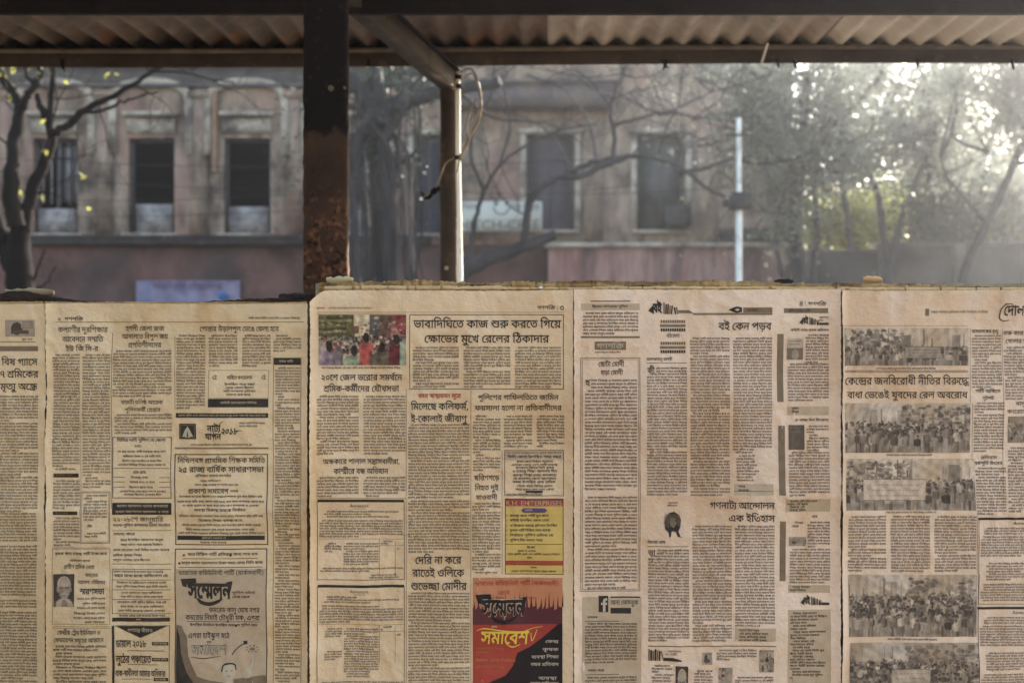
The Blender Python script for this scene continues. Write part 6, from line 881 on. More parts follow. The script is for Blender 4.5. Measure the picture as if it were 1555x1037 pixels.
for pts, r in [([(716, 400), (720, 340), (735, 290), (760, 250), (800, 220), (850, 200), (905, 190)], .04), ([(735, 290), (715, 240), (720, 190), (745, 140), (750, 90)], .03), ([(760, 250), (775, 190), (765, 130), (790, 90)], .022), ([(905, 246), (900, 200), (880, 160), (850, 130), (800, 112)], .022), ([(868, 262), (850, 220), (820, 190), (770, 170), (730, 165)], .018), ([(1000, 242), (1010, 200), (1030, 160), (1035, 120), (1050, 80)], .02), ([(955, 238), (985, 215), (1030, 200), (1070, 205), (1100, 225)], .014), ([(800, 330), (770, 310), (745, 270), (735, 240)], .014), ([(1075, 290), (1090, 260), (1120, 280), (1160, 330)], .012)]:
    P = limb(b, rg, pts, r, r * .35, D + rg.normal(0, .3), dep=.06)
    for q in (len(P) // 2, len(P) * 3 // 4, len(P) - 1): grow(b, rg, P[q], rg.normal(0, 1, 3) + (0, 0, .3), .8, .010, 2, tips, .1, .6)
b.build("trunk", M_barkgrey, tr, True)
lf = MB(); tt = [t for t in tips if t[0] > W(990, 0, D)[0]]
leaves(lf, rg, tt, 2200, .20, .028); lf.build("crown", M_leafA, tr)

def yard_tree(name, label, seed, D, limbs, crown, nleaf, size, mat, base, bark=M_barkgrey, spread=.45, tw=10, tl=1.0):
    rg = np.random.default_rng(seed)
    t = thing(name, label, "tree", (*W(base, 0, D)[:2], 0), "trees behind the yard wall")
    b = MB(); tips = []
    for pts, r0, r1 in limbs:
        P = limb(b, rg, pts, r0, r1, D, dep=.08); tips += list(P[len(P) // 2::3])
    C = []
    for (cx, cy, rx, ry, n) in crown:
        for _ in range(n):
            a = rg.uniform(0, 6.28); q = math.sqrt(rg.uniform(.05, 1))
            C.append(np.array(W(cx + rx * q * math.cos(a), cy + ry * q * math.sin(a), D)) + (0, rg.normal(0, rx / FPX * D * .6), 0))
    for k in range(tw):
        s_ = C[rg.integers(len(C))]; near = min(tips, key=lambda q: np.linalg.norm(q - s_))
        b.tube(smooth([near, (near * .5 + s_ * .5) + rg.normal(0, .15, 3), s_], 5), np.linspace(.035, .01, 11), 5, cap=False)
        grow(b, rg, s_, rg.normal(0, 1, 3) + (0, 0, .3), tl, .012, 2, [], .1)
    b.build("trunk", bark, t, True)
    lf = MB(); leaves(lf, rg, C, nleaf, spread, size); lf.build("crown", mat, t)

yard_tree("shade_tree", "dark thick-stemmed tree at the building's right corner with a dense grey-green crown", 21, 17.5,
    [([(1225, 660), (1222, 500), (1214, 420), (1210, 340), (1216, 260), (1222, 190), (1225, 110)], .15, .06), ([(1216, 270), (1190, 220), (1150, 180), (1120, 150)], .08, .03), ([(1218, 250), (1260, 200), (1300, 160), (1340, 110)], .08, .03), ([(1234, 430), (1240, 350), (1238, 270), (1250, 200)], .06, .03), ([(1190, 420), (1180, 350), (1196, 280)], .04, .02)],
    [(1215, 175, 90, 75, 40), (1250, 235, 85, 40, 20), (1170, 130, 60, 35, 10), (1205, 300, 35, 70, 10)], 15000, .042, M_leafA, 1225, spread=.28, tw=26)
yard_tree("slender_tree", "slender tree with a thin leaning stem and light crown left of the forked tree", 22, 23,
    [([(1300, 640), (1292, 430), (1282, 350), (1270, 280), (1262, 220), (1268, 130)], .09, .04)], [(1290, 150, 60, 45, 14), (1275, 240, 40, 50, 8)], 4200, .042, M_leafA, 1300, spread=.34, tw=12)
yard_tree("forked_tree", "tree forking into two thin stems in the middle of the yard trees", 23, 20,
    [([(1352, 640), (1350, 420), (1342, 350), (1330, 300), (1312, 250), (1300, 190)], .10, .03), ([(1352, 400), (1368, 330), (1388, 270), (1405, 220), (1412, 150)], .07, .03)],
    [(1380, 150, 90, 60, 26), (1330, 220, 60, 45, 14), (1420, 230, 40, 40, 8)], 9000, .045, M_leafA, 1352, spread=.32, tw=20)
yard_tree("bushy_tree", "dark bushy tree with low foliage reaching down to the wall coping", 24, 22.5,
    [([(1428, 640), (1428, 420), (1420, 340), (1436, 270), (1452, 210)], .12, .04)], [(1420, 320, 38, 55, 26), (1455, 345, 40, 30, 12), (1440, 240, 50, 40, 10)], 8000, .045, M_leafC, 1428, spread=.28, tw=14)
yard_tree("slanting_tree", "tree at the right edge with a bare stem slanting up to the right", 25, 16.5,
    [([(1440, 640), (1452, 480), (1468, 400), (1496, 330), (1528, 260), (1556, 200), (1590, 120), (1610, 60)], .075, .035), ([(1494, 335), (1462, 300), (1440, 270), (1432, 240)], .03, .012), ([(1530, 255), (1580, 235), (1620, 190)], .03, .015), ([(1440, 262), (1470, 250), (1510, 230)], .015, .008)],
    [(1530, 135, 70, 45, 18), (1580, 160, 60, 70, 18), (1470, 125, 60, 25, 9)], 9000, .034, M_leafA, 1440, spread=.28, tw=18)
yard_tree("backlit_tree", "tall thinly leaved pale tree in the far right of the yard", 26, 28,
    [([(1480, 600), (1482, 380), (1470, 250), (1440, 160), (1430, 60)], .14, .05), ([(1475, 270), (1520, 180), (1550, 90)], .07, .03)],
    [(1440, 135, 90, 45, 22), (1530, 250, 50, 80, 16), (1460, 230, 40, 50, 8), (1360, 110, 80, 30, 10)], 8000, .055, M_leafA, 1480, spread=.4, tw=16)
def bush(label, seed, D, cx, cy, rx, ry, n, mat, size=.06):
    rg = np.random.default_rng(seed)
    t = thing("yard_bush", label, "bush", (*W(cx, 0, D)[:2], 0), "bushes behind the yard wall")
    b = MB(); C = []
    for k in range(16):
        c = np.array(W(cx + rg.normal(0, rx * .5), cy + rg.normal(0, ry * .5), D)) + (0, rg.normal(0, .4), 0); C.append(c)
        b.tube(smooth([(W(cx, 0, D)[0] + rg.normal(0, .2), D, 0), (c + (W(cx, 0, D)[0], D, 0)) / 2, c], 4), np.linspace(.03, .01, 9), 5, cap=False)
    b.build("stem", M_bark, t)
    lf = MB(); leaves(lf, rg, C, n, .35, size); lf.build("foliage", mat, t)
M_leafS = nmat("sunlit_leaf", (.27, .30, .07), (.46, .46, .13), scale=1.5, trans=.5, rough=.5)
bush("bright yellow-green bush glowing behind the wall beside the slender stem", 31, 25, 1285, 340, 24, 30, 2200, M_leafS)
bush("dull yellow-green bush next to the dark stem at the building corner", 32, 25, 1245, 345, 18, 40, 1500, M_leafB)
bush("pale green bush behind the wall at the right edge", 33, 24, 1545, 345, 40, 22, 1800, M_leafS)
bush("grey-green bush between the forked stems", 34, 26, 1375, 320, 40, 50, 2200, M_leafB)
bush("olive bush behind the wall under the slanting stem", 35, 25.5, 1490, 350, 30, 30, 1600, M_leafA)
bush("bushy sapling filling the gap between the slender and the forked tree", 36, 24.5, 1318, 335, 34, 42, 3000, M_leafS)
bush("grey bush left of the slanting stem, reaching above the coping", 37, 23.5, 1455, 330, 34, 42, 3000, M_leafA)
bush("tall grey-green bush behind the slanting stem at the right edge", 38, 23, 1535, 300, 36, 60, 2600, M_leafA)
# far wood that closes the view
rg = np.random.default_rng(40)
lf = MB(); C = np.stack([rg.uniform(5, 34, 900), rg.uniform(40, 50, 900), 8.8 * rg.uniform(0, 1, 900) ** 1.25], 1)
leaves(lf, rg, C, 34000, .8, .16)
tag(lf.build("distant_wood", M_leafA), kind="stuff")

# ------------------------------------------------------------------ the shed: posts, beams, corrugated roof
M_postdark = nmat("dark_old_paint", (.006, .0045, .0045), (.013, .009, .009), scale=7, c3=(.025, .016, .012), scale3=12, thr3=(.56, .72), rough=.85, spec=.05, bump=.4)
M_postrust = nmat("brown_paint_flaking_to_rust", (.030, .016, .010), (.060, .032, .018), scale=9, c3=(.15, .06, .022), scale3=48, thr3=(.56, .70), rough=.8, bump=.7, bscale=45)
M_rust = nmat("bare_rust", (.016, .009, .007), (.20, .085, .03), scale=75, c3=(.022, .010, .007), scale3=38, thr3=(.46, .58), rough=.9, bump=1.0, bscale=110, thr=(.44, .62))
M_angle = nmat("brown_angle_iron", (.030, .020, .015), (.055, .039, .030), spec=.12, scale=8, c3=(.10, .062, .04), scale3=18, thr3=(.56, .7), rough=.7, bump=.3)
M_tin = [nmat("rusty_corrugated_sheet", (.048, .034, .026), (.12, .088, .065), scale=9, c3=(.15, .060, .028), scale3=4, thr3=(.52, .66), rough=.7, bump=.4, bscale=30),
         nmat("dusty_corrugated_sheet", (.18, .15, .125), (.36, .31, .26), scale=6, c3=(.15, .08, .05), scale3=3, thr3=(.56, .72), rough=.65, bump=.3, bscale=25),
         nmat("pale_corrugated_sheet", (.42, .385, .33), (.58, .54, .475), scale=6, c3=(.27, .21, .165), scale3=3, thr3=(.5, .7), rough=.6, bump=.3, bscale=25)]  # rusty dark left to pale right: lens flare put into the sheet colours
M_pipe = nmat("white_conduit", (.88, .87, .83), (.92, .91, .88), spec=.6, scale=6, c3=(.40, .33, .24), scale3=9, thr3=(.6, .72), rough=.35)

def rust_mat(name, z0, z1):
    """brown paint that gives way to bare speckled rust lower down"""
    m = nmat(name, (.030, .016, .011), (.058, .031, .019), scale=9, rough=.85, spec=.1, bump=.5, bscale=120)
    N = m.node_tree.nodes; L = m.node_tree.links; b = N["Principled BSDF"]; paint = b.inputs["Base Color"].links[0].from_socket
    g = N.new("ShaderNodeNewGeometry"); sx = N.new("ShaderNodeSeparateXYZ"); L.new(g.outputs["Position"], sx.inputs[0])
    def noise(sc):
        n = N.new("ShaderNodeTexNoise"); n.inputs["Scale"].default_value = sc; n.inputs["Detail"].default_value = 5; L.new(g.outputs["Position"], n.inputs["Vector"]); return n.outputs["Fac"]
    def math_(op, a, b_):
        k = N.new("ShaderNodeMath"); k.operation = op
        for i, v in enumerate((a, b_)):
            if isinstance(v, (int, float)): k.inputs[i].default_value = v
            else: L.new(v, k.inputs[i])
        return k.outputs[0]
    low = math_('MULTIPLY', math_('SUBTRACT', z0 + .07, sx.outputs["Z"]), 1.1)
    mask = math_('ADD', noise(42), math_('MINIMUM', low, .13))
    r = N.new("ShaderNodeValToRGB"); r.color_ramp.elements[0].position = .53; r.color_ramp.elements[1].position = .68; L.new(mask, r.inputs[0])
    q = N.new("ShaderNodeValToRGB"); e = q.color_ramp.elements; e[0].position = .40; e[0].color = (.016, .008, .006, 1); e[1].position = .66; e[1].color = (.135, .066, .034, 1)
    k = e.new(.52); k.color = (.080, .034, .018, 1); L.new(noise(85), q.inputs[0])
    mx = N.new("ShaderNodeMix"); mx.data_type = 'RGBA'; L.new(r.outputs[0], mx.inputs[0]); L.new(paint, mx.inputs[6]); L.new(q.outputs[0], mx.inputs[7])
    up = math_('ADD', math_('MULTIPLY', math_('SUBTRACT', sx.outputs["Z"], z1), 14.0), noise(30))     # old dark paint higher up, with a worn edge
    t = N.new("ShaderNodeValToRGB"); t.color_ramp.elements[0].position = .42; t.color_ramp.elements[1].position = .66; L.new(up, t.inputs[0])
    wr = N.new("ShaderNodeValToRGB"); wr.color_ramp.elements[0].position = .60; wr.color_ramp.elements[0].color = (1, 1, 1, 1); wr.color_ramp.elements[1].position = .72; wr.color_ramp.elements[1].color = (.45, .45, .45, 1); L.new(noise(55), wr.inputs[0])
    m2 = N.new("ShaderNodeMix"); m2.data_type = 'RGBA'; L.new(math_('MULTIPLY', t.outputs[0], wr.outputs[0]), m2.inputs[0]); L.new(mx.outputs[2], m2.inputs[6]); m2.inputs[7].default_value = (.007, .0045, .0045, 1); L.new(m2.outputs[2], b.inputs["Base Color"])
    return m
DP = 2.55
rg = np.random.default_rng(50)
post = thing("shed_post", "thick rusty square steel post in front of the shed beam, left of centre", "post", (W(495, 0, DP)[0], DP, 0))
def rough_box(mb, x0, x1, y0, y1, z0, z1, nz, jit, rg, slot=0):
    """square hollow-section with slightly uneven faces"""
    zs = np.linspace(z0, z1, nz); r = .006
    ring = [(x0 + r, y0), (x1 - r, y0), (x1, y0 + r), (x1, y1), (x0, y1), (x0, y0 + r)]
    V = []
    for z in zs: V += [(x + rg.normal(0, jit), y + rg.normal(0, jit), z) for x, y in ring]
    n = 6; F = [(i * n + j, i * n + (j + 1) % n, (i + 1) * n + (j + 1) % n, (i + 1) * n + j) for i in range(nz - 1) for j in range(n)]
    mb.add(V, F, slot)
xa, xb = W(460, 0, DP)[0], W(527, 0, DP)[0]
z_mid, z_r = W(0, 208, DP)[2], W(0, 335, DP)[2]
M_flake = rust_mat("brown_paint_flaking_to_rust", z_r, z_mid)
b = MB(); rough_box(b, xa, xb, DP, DP + .03, 0, 2.37, 150, .0009, rg); b.build("shaft", M_flake, post)
b = MB(); px_, _, pz_ = W(503, 135, DP)
b.tube([(px_, DP + .01, pz_), (px_, DP - .008, pz_)], .006, 8); b.tube([(px_ + .028, DP + .01, pz_ + .002), (px_ + .028, DP - .004, pz_ + .002)], .003, 6); b.build("bolt", nmat("worn_bolt", (.10, .075, .05), rough=.5), post)

fb = thing("front_beam", "dark deep beam across the top of the picture behind the thick post", "beam", (0, DP + .1, W(0, 25, 2.66)[2]))
b = MB(); zb = W(0, 24, 2.69)[2]
b.box(-2.3, 2.3, 2.665, 2.69, zb, zb + .10); b.box(-2.3, 2.3, 2.6905, 2.75, zb + .09, zb + .10)
b.build("channel", M_postdark, fb)

D2 = 3.5
rb = thing("rear_beam", "brown angle-iron beam carrying the far edge of the corrugated roof", "beam", (0, D2, W(0, 97, D2)[2]))
b = MB(); zt, z0_ = W(0, 78.5, D2)[2], W(0, 99, D2)[2]
nx = 60; xs = np.linspace(-2.4, 2.5, nx); dz = -.0048 * xs * 0 + .003 * np.sin(xs * 2.1) - xs * -.0035
for i in range(nx - 1):
    for (ya, yb, za, zb2) in ((D2, D2 + .006, z0_, zt),):
        V = [(xs[i], ya, za + dz[i]), (xs[i + 1], ya, za + dz[i + 1]), (xs[i + 1], ya, zb2 + dz[i + 1]), (xs[i], ya, zb2 + dz[i])]
        V += [(xs[i], yb, za + dz[i]), (xs[i + 1], yb, za + dz[i + 1])]
        b.add(V, [(0, 1, 2, 3), (0, 4, 5, 1)])
b.build("web", M_angle, rb)
b = MB(); b.box(-2.4, 2.5, D2 + .052, D2 + .06, zt + .002, W(0, 50, D2)[2]); b.build("eaves_plate", M_postdark, rb)  # added plate; keeps bright sky from showing through the corrugation gaps
b = MB(); zl = W(0, 72.5, D2)[2]
for i in range(nx - 1):
    V = [(xs[i], D2 - .012, zt + .001 + dz[i]), (xs[i + 1], D2 - .012, zt + .001 + dz[i + 1]), (xs[i + 1], D2 - .012, zl + dz[i + 1]), (xs[i], D2 - .012, zl + dz[i]),
         (xs[i], D2 + .06, zt + .001 + dz[i]), (xs[i + 1], D2 + .06, zt + .001 + dz[i + 1]), (xs[i], D2 + .06, zl + dz[i]), (xs[i + 1], D2 + .06, zl + dz[i + 1])]
    b.add(V, [(0, 1, 2, 3), (0, 4, 5, 1), (3, 2, 7, 6)])
b.build("flange", nmat("pale_dusty_iron", (.085, .062, .046), (.14, .11, .08), scale=9, c3=(.18, .12, .08), scale3=20, rough=.7), rb)
for px, dx, ln in ((95, .004, .022), (1012, -.006, .018), (1005, .01, .012), (1180, .002, .012), (1205, .004, .015), (1392, 0, .010), (1535, .004, .018), (680, .004, .012), (560, .0, .010)):
    b = MB(); x, _, z = W(px, 98, D2); b.tube([(x, D2 - .004, z + .012), (x + dx, D2 - .006, z - ln * .5), (x + dx * 2, D2 - .003, z - ln)], [.005, .004, .0015], 5); b.build("rust_flake", M_postdark, rb)
b = MB(); x, _, z = W(1158, 90, D2); b.tube([W(1157, 95, 3.44), W(1161, 82, 3.44), W(1166, 66, 3.44)], .0035, 5); b.build("wire_tie", M_pipe, rb)

# corrugated roof: sheets of about 0.9 m lapped side by side
zr = W(0, 66, D2)[2] + .004
pitch, amp = .076, .0125
k0 = 0
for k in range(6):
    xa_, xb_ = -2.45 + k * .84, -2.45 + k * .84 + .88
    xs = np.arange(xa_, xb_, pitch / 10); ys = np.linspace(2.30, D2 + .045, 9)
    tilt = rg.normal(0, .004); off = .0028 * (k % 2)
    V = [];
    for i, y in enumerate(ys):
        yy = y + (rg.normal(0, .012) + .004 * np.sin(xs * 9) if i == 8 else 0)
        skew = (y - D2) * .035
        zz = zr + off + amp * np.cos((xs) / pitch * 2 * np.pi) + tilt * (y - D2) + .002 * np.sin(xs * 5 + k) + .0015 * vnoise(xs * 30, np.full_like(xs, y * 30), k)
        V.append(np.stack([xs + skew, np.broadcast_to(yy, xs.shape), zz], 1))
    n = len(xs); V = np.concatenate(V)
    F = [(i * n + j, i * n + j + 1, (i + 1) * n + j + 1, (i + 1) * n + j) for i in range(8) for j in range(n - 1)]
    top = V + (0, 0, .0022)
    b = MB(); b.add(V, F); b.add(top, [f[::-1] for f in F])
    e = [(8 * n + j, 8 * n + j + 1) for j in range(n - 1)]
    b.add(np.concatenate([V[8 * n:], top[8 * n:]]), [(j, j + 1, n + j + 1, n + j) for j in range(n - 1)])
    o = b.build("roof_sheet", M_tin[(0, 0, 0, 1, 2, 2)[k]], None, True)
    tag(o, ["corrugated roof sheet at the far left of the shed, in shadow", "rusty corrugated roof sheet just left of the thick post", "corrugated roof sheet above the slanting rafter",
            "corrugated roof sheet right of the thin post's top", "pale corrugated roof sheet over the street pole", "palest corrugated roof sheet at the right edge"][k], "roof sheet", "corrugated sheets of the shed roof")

# thin rear post, its conduit pipe, rafter and loops of wire
rp = thing("rear_post", "thin brown steel post at the back with a slanting rafter on its head", "post", (W(682, 0, D2)[0], D2, 0))
b = MB(); xa, xb = W(668, 0, D2 - .06)[0], W(694, 0, D2 - .06)[0]
rough_box(b, xa, xb, D2 - .06, D2 - .015, 0, W(0, 102, D2)[2], 40, .0005, rg); b.build("shaft", M_angle, rp)
b = MB()
A0 = np.array(W(680, 122, D2 - .075)); B0 = np.array([-.47, 2.16, A0[2] + .035])
def bar(mb, A, B, w, h, slot=0):
    d = (B - A) / np.linalg.norm(B - A); s_ = np.cross(d, (0, 0, 1)); s_ /= np.linalg.norm(s_); u = np.cross(s_, d)
    V = [p + s_ * a + u * c for p in (A, B) for a, c in ((-w / 2, -h / 2), (w / 2, -h / 2), (w / 2, h / 2), (-w / 2, h / 2))]
    mb.add(V, [(0, 1, 2, 3), (7, 6, 5, 4), (0, 4, 5, 1), (1, 5, 6, 2), (2, 6, 7, 3), (3, 7, 4, 0)], slot)
bar(b, A0, B0, .045, .05); b.build("rafter", nmat("dark_rafter_paint", (.020, .015, .012), (.042, .032, .026), spec=.1, scale=9, c3=(.075, .05, .035), scale3=18, thr3=(.56, .7), rough=.8), rp)
b = MB(); bar(b, A0 + (.030, 0, .026), B0 + (.030, 0, .026), .014, .004); b.build("rafter_flange", M_postdark, rp)
b = MB(); x, y, z = W(683, 118, D2 - .085)
b.add([W(678, 131, D2 - .09), W(693, 139, D2 - .09), W(690, 108, D2 - .09), W(683, 110, D2 - .09), W(678, 131, D2 - .07), W(693, 139, D2 - .07), W(690, 108, D2 - .07), W(683, 110, D2 - .07)], [(0, 1, 2, 3), (0, 4, 5, 1), (1, 5, 6, 2), (2, 6, 7, 3), (3, 7, 4, 0)]); b.build("bracket_plate", nmat("scraped_steel", (.34, .29, .23), (.45, .40, .33), scale=20, metal=.3, rough=.4), rp)
b = MB(); x, _, z = W(678, 407, D2 - .065); b.tube([(x, D2 - .06, z), (x, D2 - .068, z)], .006, 8); b.build("bolt_head", nmat("scraped_steel", (.34, .29, .23), rough=.4), rp)
b = MB(); P = smooth([W(697, 560, D2 - .075), W(699.5, 440, D2 - .075), W(698, 350, D2 - .075), W(696, 250, D2 - .075), W(695.5, 140, D2 - .075), W(695, 104, D2 - .075)], 8)
b.tube(P, .0072, 10); cp = thing("conduit_pipe", "thin white conduit pipe running up the thin brown post", "pipe", tuple(P[0])); b.build("pipe", M_pipe, cp, True)
for py in (118, 132, 240):
    b = MB(); x, y, z = W(696, py, D2 - .075); b.tube([(x, y, z - .006), (x, y, z + .006)], .0105, 10); b.build("pipe_clip", M_postdark, cp)
M_wire = nmat("weathered_wire", (.17, .12, .075), (.30, .22, .14), scale=12, rough=.5)
wl = thing("wire_loop", "loop of brown and pale wire hanging from the head of the thin post", "wire", W(712, 110, D2 - .1))
for pts, r in [([(697, 112), (712, 104), (724, 118), (731, 150), (728, 180), (716, 205), (702, 232), (694, 262)], .0024), ([(699, 124), (716, 112), (726, 132), (729, 160), (718, 192), (706, 220), (697, 240)], .002), ([(722, 150), (714, 170), (708, 196), (712, 214), (703, 232)], .0024), ([(690, 240), (676, 250), (664, 280), (650, 296), (640, 300)], .002)]:
    b = MB(); P = smooth([W(x, y, D2 - .10 - .01 * rg.uniform()) for x, y in pts], 6); b.tube(P, r, 6); b.build("strand", M_wire, wl, True)
ft = thing("cable_joint", "small dark taped cable joint dangling left of the thin post", "cable", W(652, 296, D2 - .1))
b = MB(); b.tube(smooth([W(640, 292, D2 - .1), W(648, 300, D2 - .1), W(660, 290, D2 - .1), W(668, 286, D2 - .1)], 5), [.003] * 3 + [.006] * 6 + [.009] * 4 + [.006] * 3, 7, rng=rg, jit=.15); b.build("taped_joint", M_postdark, ft)
b = MB(); b.tube([W(640, 300, D2 - .1), W(639, 304, D2 - .1)], .005, 6); b.tube([W(648, 252, D2 - .1), W(649, 255, D2 - .1)], .004, 6); b.build("bare_end", M_pipe, ft)

# ------------------------------------------------------------------ boards
M_boardface = nmat("pasted_board", (.20, .145, .075), (.33, .25, .14), scale=20, c3=(.12, .08, .04), scale3=9, rough=.95, bump=.6, bscale=60)
M_batten = nmat("torn_paper_edge", (.40, .225, .075), (.62, .39, .165), scale=45, c3=(.15, .075, .028), scale3=26, thr3=(.52, .66), stretch=(.35, 1, 2.2), rough=.95, bump=.8, bscale=90)
M_tar = nmat("dark_rotten_edge", (.018, .010, .007), (.05, .028, .017), scale=30, rough=.95, bump=.8, bscale=70)
bx = lambda px, d=DB: (px - CX) / FPX * d
bz = lambda py, d=DB: EYE + (CY - py) / FPX * d
def strip(mb, rg, x0, x1, yt, yb, y0, y1, step=5, jt=1.0, jb=1.0, lump=0, slot=0):
    """a horizontal slab between two uneven lines given in photo pixels; y0 near face, y1 far face"""
    xs = np.arange(x0, x1 + step, step); n = len(xs)
    jj = np.clip(np.cumsum(rg.normal(0, jt * .35, n)), -jt * 1.6, jt * 1.6) + rg.normal(0, jt * .4, n)
    t = (yt(xs) if callable(yt) else np.full(n, yt)) + jj
    bt = (yb(xs) if callable(yb) else np.full(n, yb)) + rg.normal(0, jb * .5, n)
    yy = y0 + rg.normal(0, lump, n)
    X = bx(xs)
    V = np.concatenate([np.stack([X, yy, bz(t)], 1), np.stack([X, yy, bz(bt)], 1), np.stack([X, np.full(n, y1), bz(t)], 1), np.stack([X, np.full(n, y1), bz(bt)], 1)])
    i = np.arange(n - 1)
    F = np.concatenate([np.stack([n + i, n + i + 1, i + 1, i], 1), np.stack([i, i + 1, 2 * n + i + 1, 2 * n + i], 1), np.stack([3 * n + i, 3 * n + i + 1, n + i + 1, n + i], 1), np.stack([2 * n + i, 2 * n + i + 1, 3 * n + i + 1, 3 * n + i], 1)])
    mb.add(V, F, slot)
    mb.add([V[0], V[n], V[3 * n], V[2 * n]], [(0, 1, 2, 3)], slot); mb.add([V[n - 1], V[2 * n - 1], V[4 * n - 1], V[3 * n - 1]], [(3, 2, 1, 0)], slot)

rg = np.random.default_rng(60)
bl = thing("notice_board", "lower notice board at the left with a dark rotten top edge", "notice board", (bx(150), DB + .02, 0))
b = MB(); b.box(bx(-330), bx(471), DB + .006, DB + .035, .45, bz(460)); b.build("panel", M_boardface, bl)
b = MB(); strip(b, rg, -330, 472, lambda x: 453 + 5 * vnoise(x / 60, x * 0, 3) - 9 * np.exp(-((x - 30) / 40) ** 2) + 3 * (x > 430), 461, DB + .004, DB + .05, 5, 1.6, .8, .001); b.build("rotten_edge", M_tar, bl)
b = MB(); strip(b, rg, -330, 466, lambda x: 459.5 + 1.2 * vnoise(x / 30, x * 0, 4), 466, DB + .0015, DB + .0035, 4, .8, .5, .0004); b.build("old_paper_margin", M_batten, bl)
for px in (-300, 440):
    b = MB(); b.box(bx(px), bx(px) + .04, DB + .036, DB + .075, 0, bz(466)); b.build("leg", M_postdark, bl)
br_ = thing("notice_board", "higher notice board on the right with a ragged pale top edge, pasted with newspapers", "notice board", (bx(1100), DB + .02, 0))
b = MB(); b.box(bx(478), bx(2300), DB + .006, DB + .035, .45, bz(430)); b.build("panel", M_boardface, br_)
b = MB(); strip(b, rg, 484, 2300, lambda x: 427 + .0055 * (x - 480) + 1.2 * vnoise(x / 40, x * 0, 5), 442, DB + .003, DB + .036, 3, 1.7, .6, .0015); b.build("ragged_edge", M_batten, br_)
for k, (a, c, t, d) in enumerate([(492, 760, 434, 441), (640, 1010, 435, 440), (900, 1290, 434.5, 440), (1180, 2300, 437.5, 443)]):
    b = MB(); strip(b, rg, a, c, t, d, DB + .0012 - .0003 * (k % 2), DB + .0028 - .0003 * (k % 2), 5, .8, .8, .0004); b.build("paper_scrap", nmat("old_paper_scrap", (.50, .33, .16), (.62, .43, .23), scale=25, rough=.95, bump=.4), br_)
for px in (520, 1100, 1650, 2240):
    b = MB(); b.box(bx(px), bx(px) + .04, DB + .036, DB + .075, 0, bz(436)); b.build("leg", M_postdark, br_)
# debris on the board tops
def lump(name, label, cat, x0, x1, y0, y1, mat, seed, d=DB + .02, th=.02):
    r = np.random.default_rng(seed); b = MB(); n = 9
    xs = np.linspace(bx(x0, d), bx(x1, d), n); zl, zh = bz(y1, d), bz(y0, d)
    h = (zh - zl) / 2; prof = np.sin(np.linspace(.35, np.pi - .35, n)) ** .5
    P = np.stack([xs, np.full(n, d), zl + h + r.normal(0, h * .1, n)], 1)
    b.tube(P, h * prof, 8, rng=r, jit=.14)
    o = b.build(name, mat); tag(o, label, cat); return o
lump("wood_splinter", "flat pale splinter of wood lying on top of the left board", "wood", 8, 82, 437, 450, nmat("pale_wood", (.16, .115, .06), (.26, .19, .10), scale=18, stretch=(.2, 1, 2)), 3)
lump("brick_chip", "small orange chip of brick on top of the right board", "debris", 1311, 1339, 419, 430, nmat("brick_orange", (.44, .22, .09), (.52, .30, .14), scale=30), 4)
lump("dry_leaf_litter", "dark dry litter lying along the right board's top edge below the building's corner", "debris", 1176, 1204, 423, 431, M_tar, 5)
lump("paper_wad", "pale wad of paper on the right board's left top corner", "debris", 496, 536, 420, 433, nmat("wad_paper", (.33, .25, .12), (.42, .33, .18), scale=20), 6)
lump("clay_crumb", "reddish crumbled clay on the left board's right end below the post", "debris", 424, 474, 444, 460, M_rust, 7)
lump("white_pin", "tiny white pin head on the right board's pale top edge", "pin", 819, 824, 435, 439, M_pipe, 8, DB - .001)

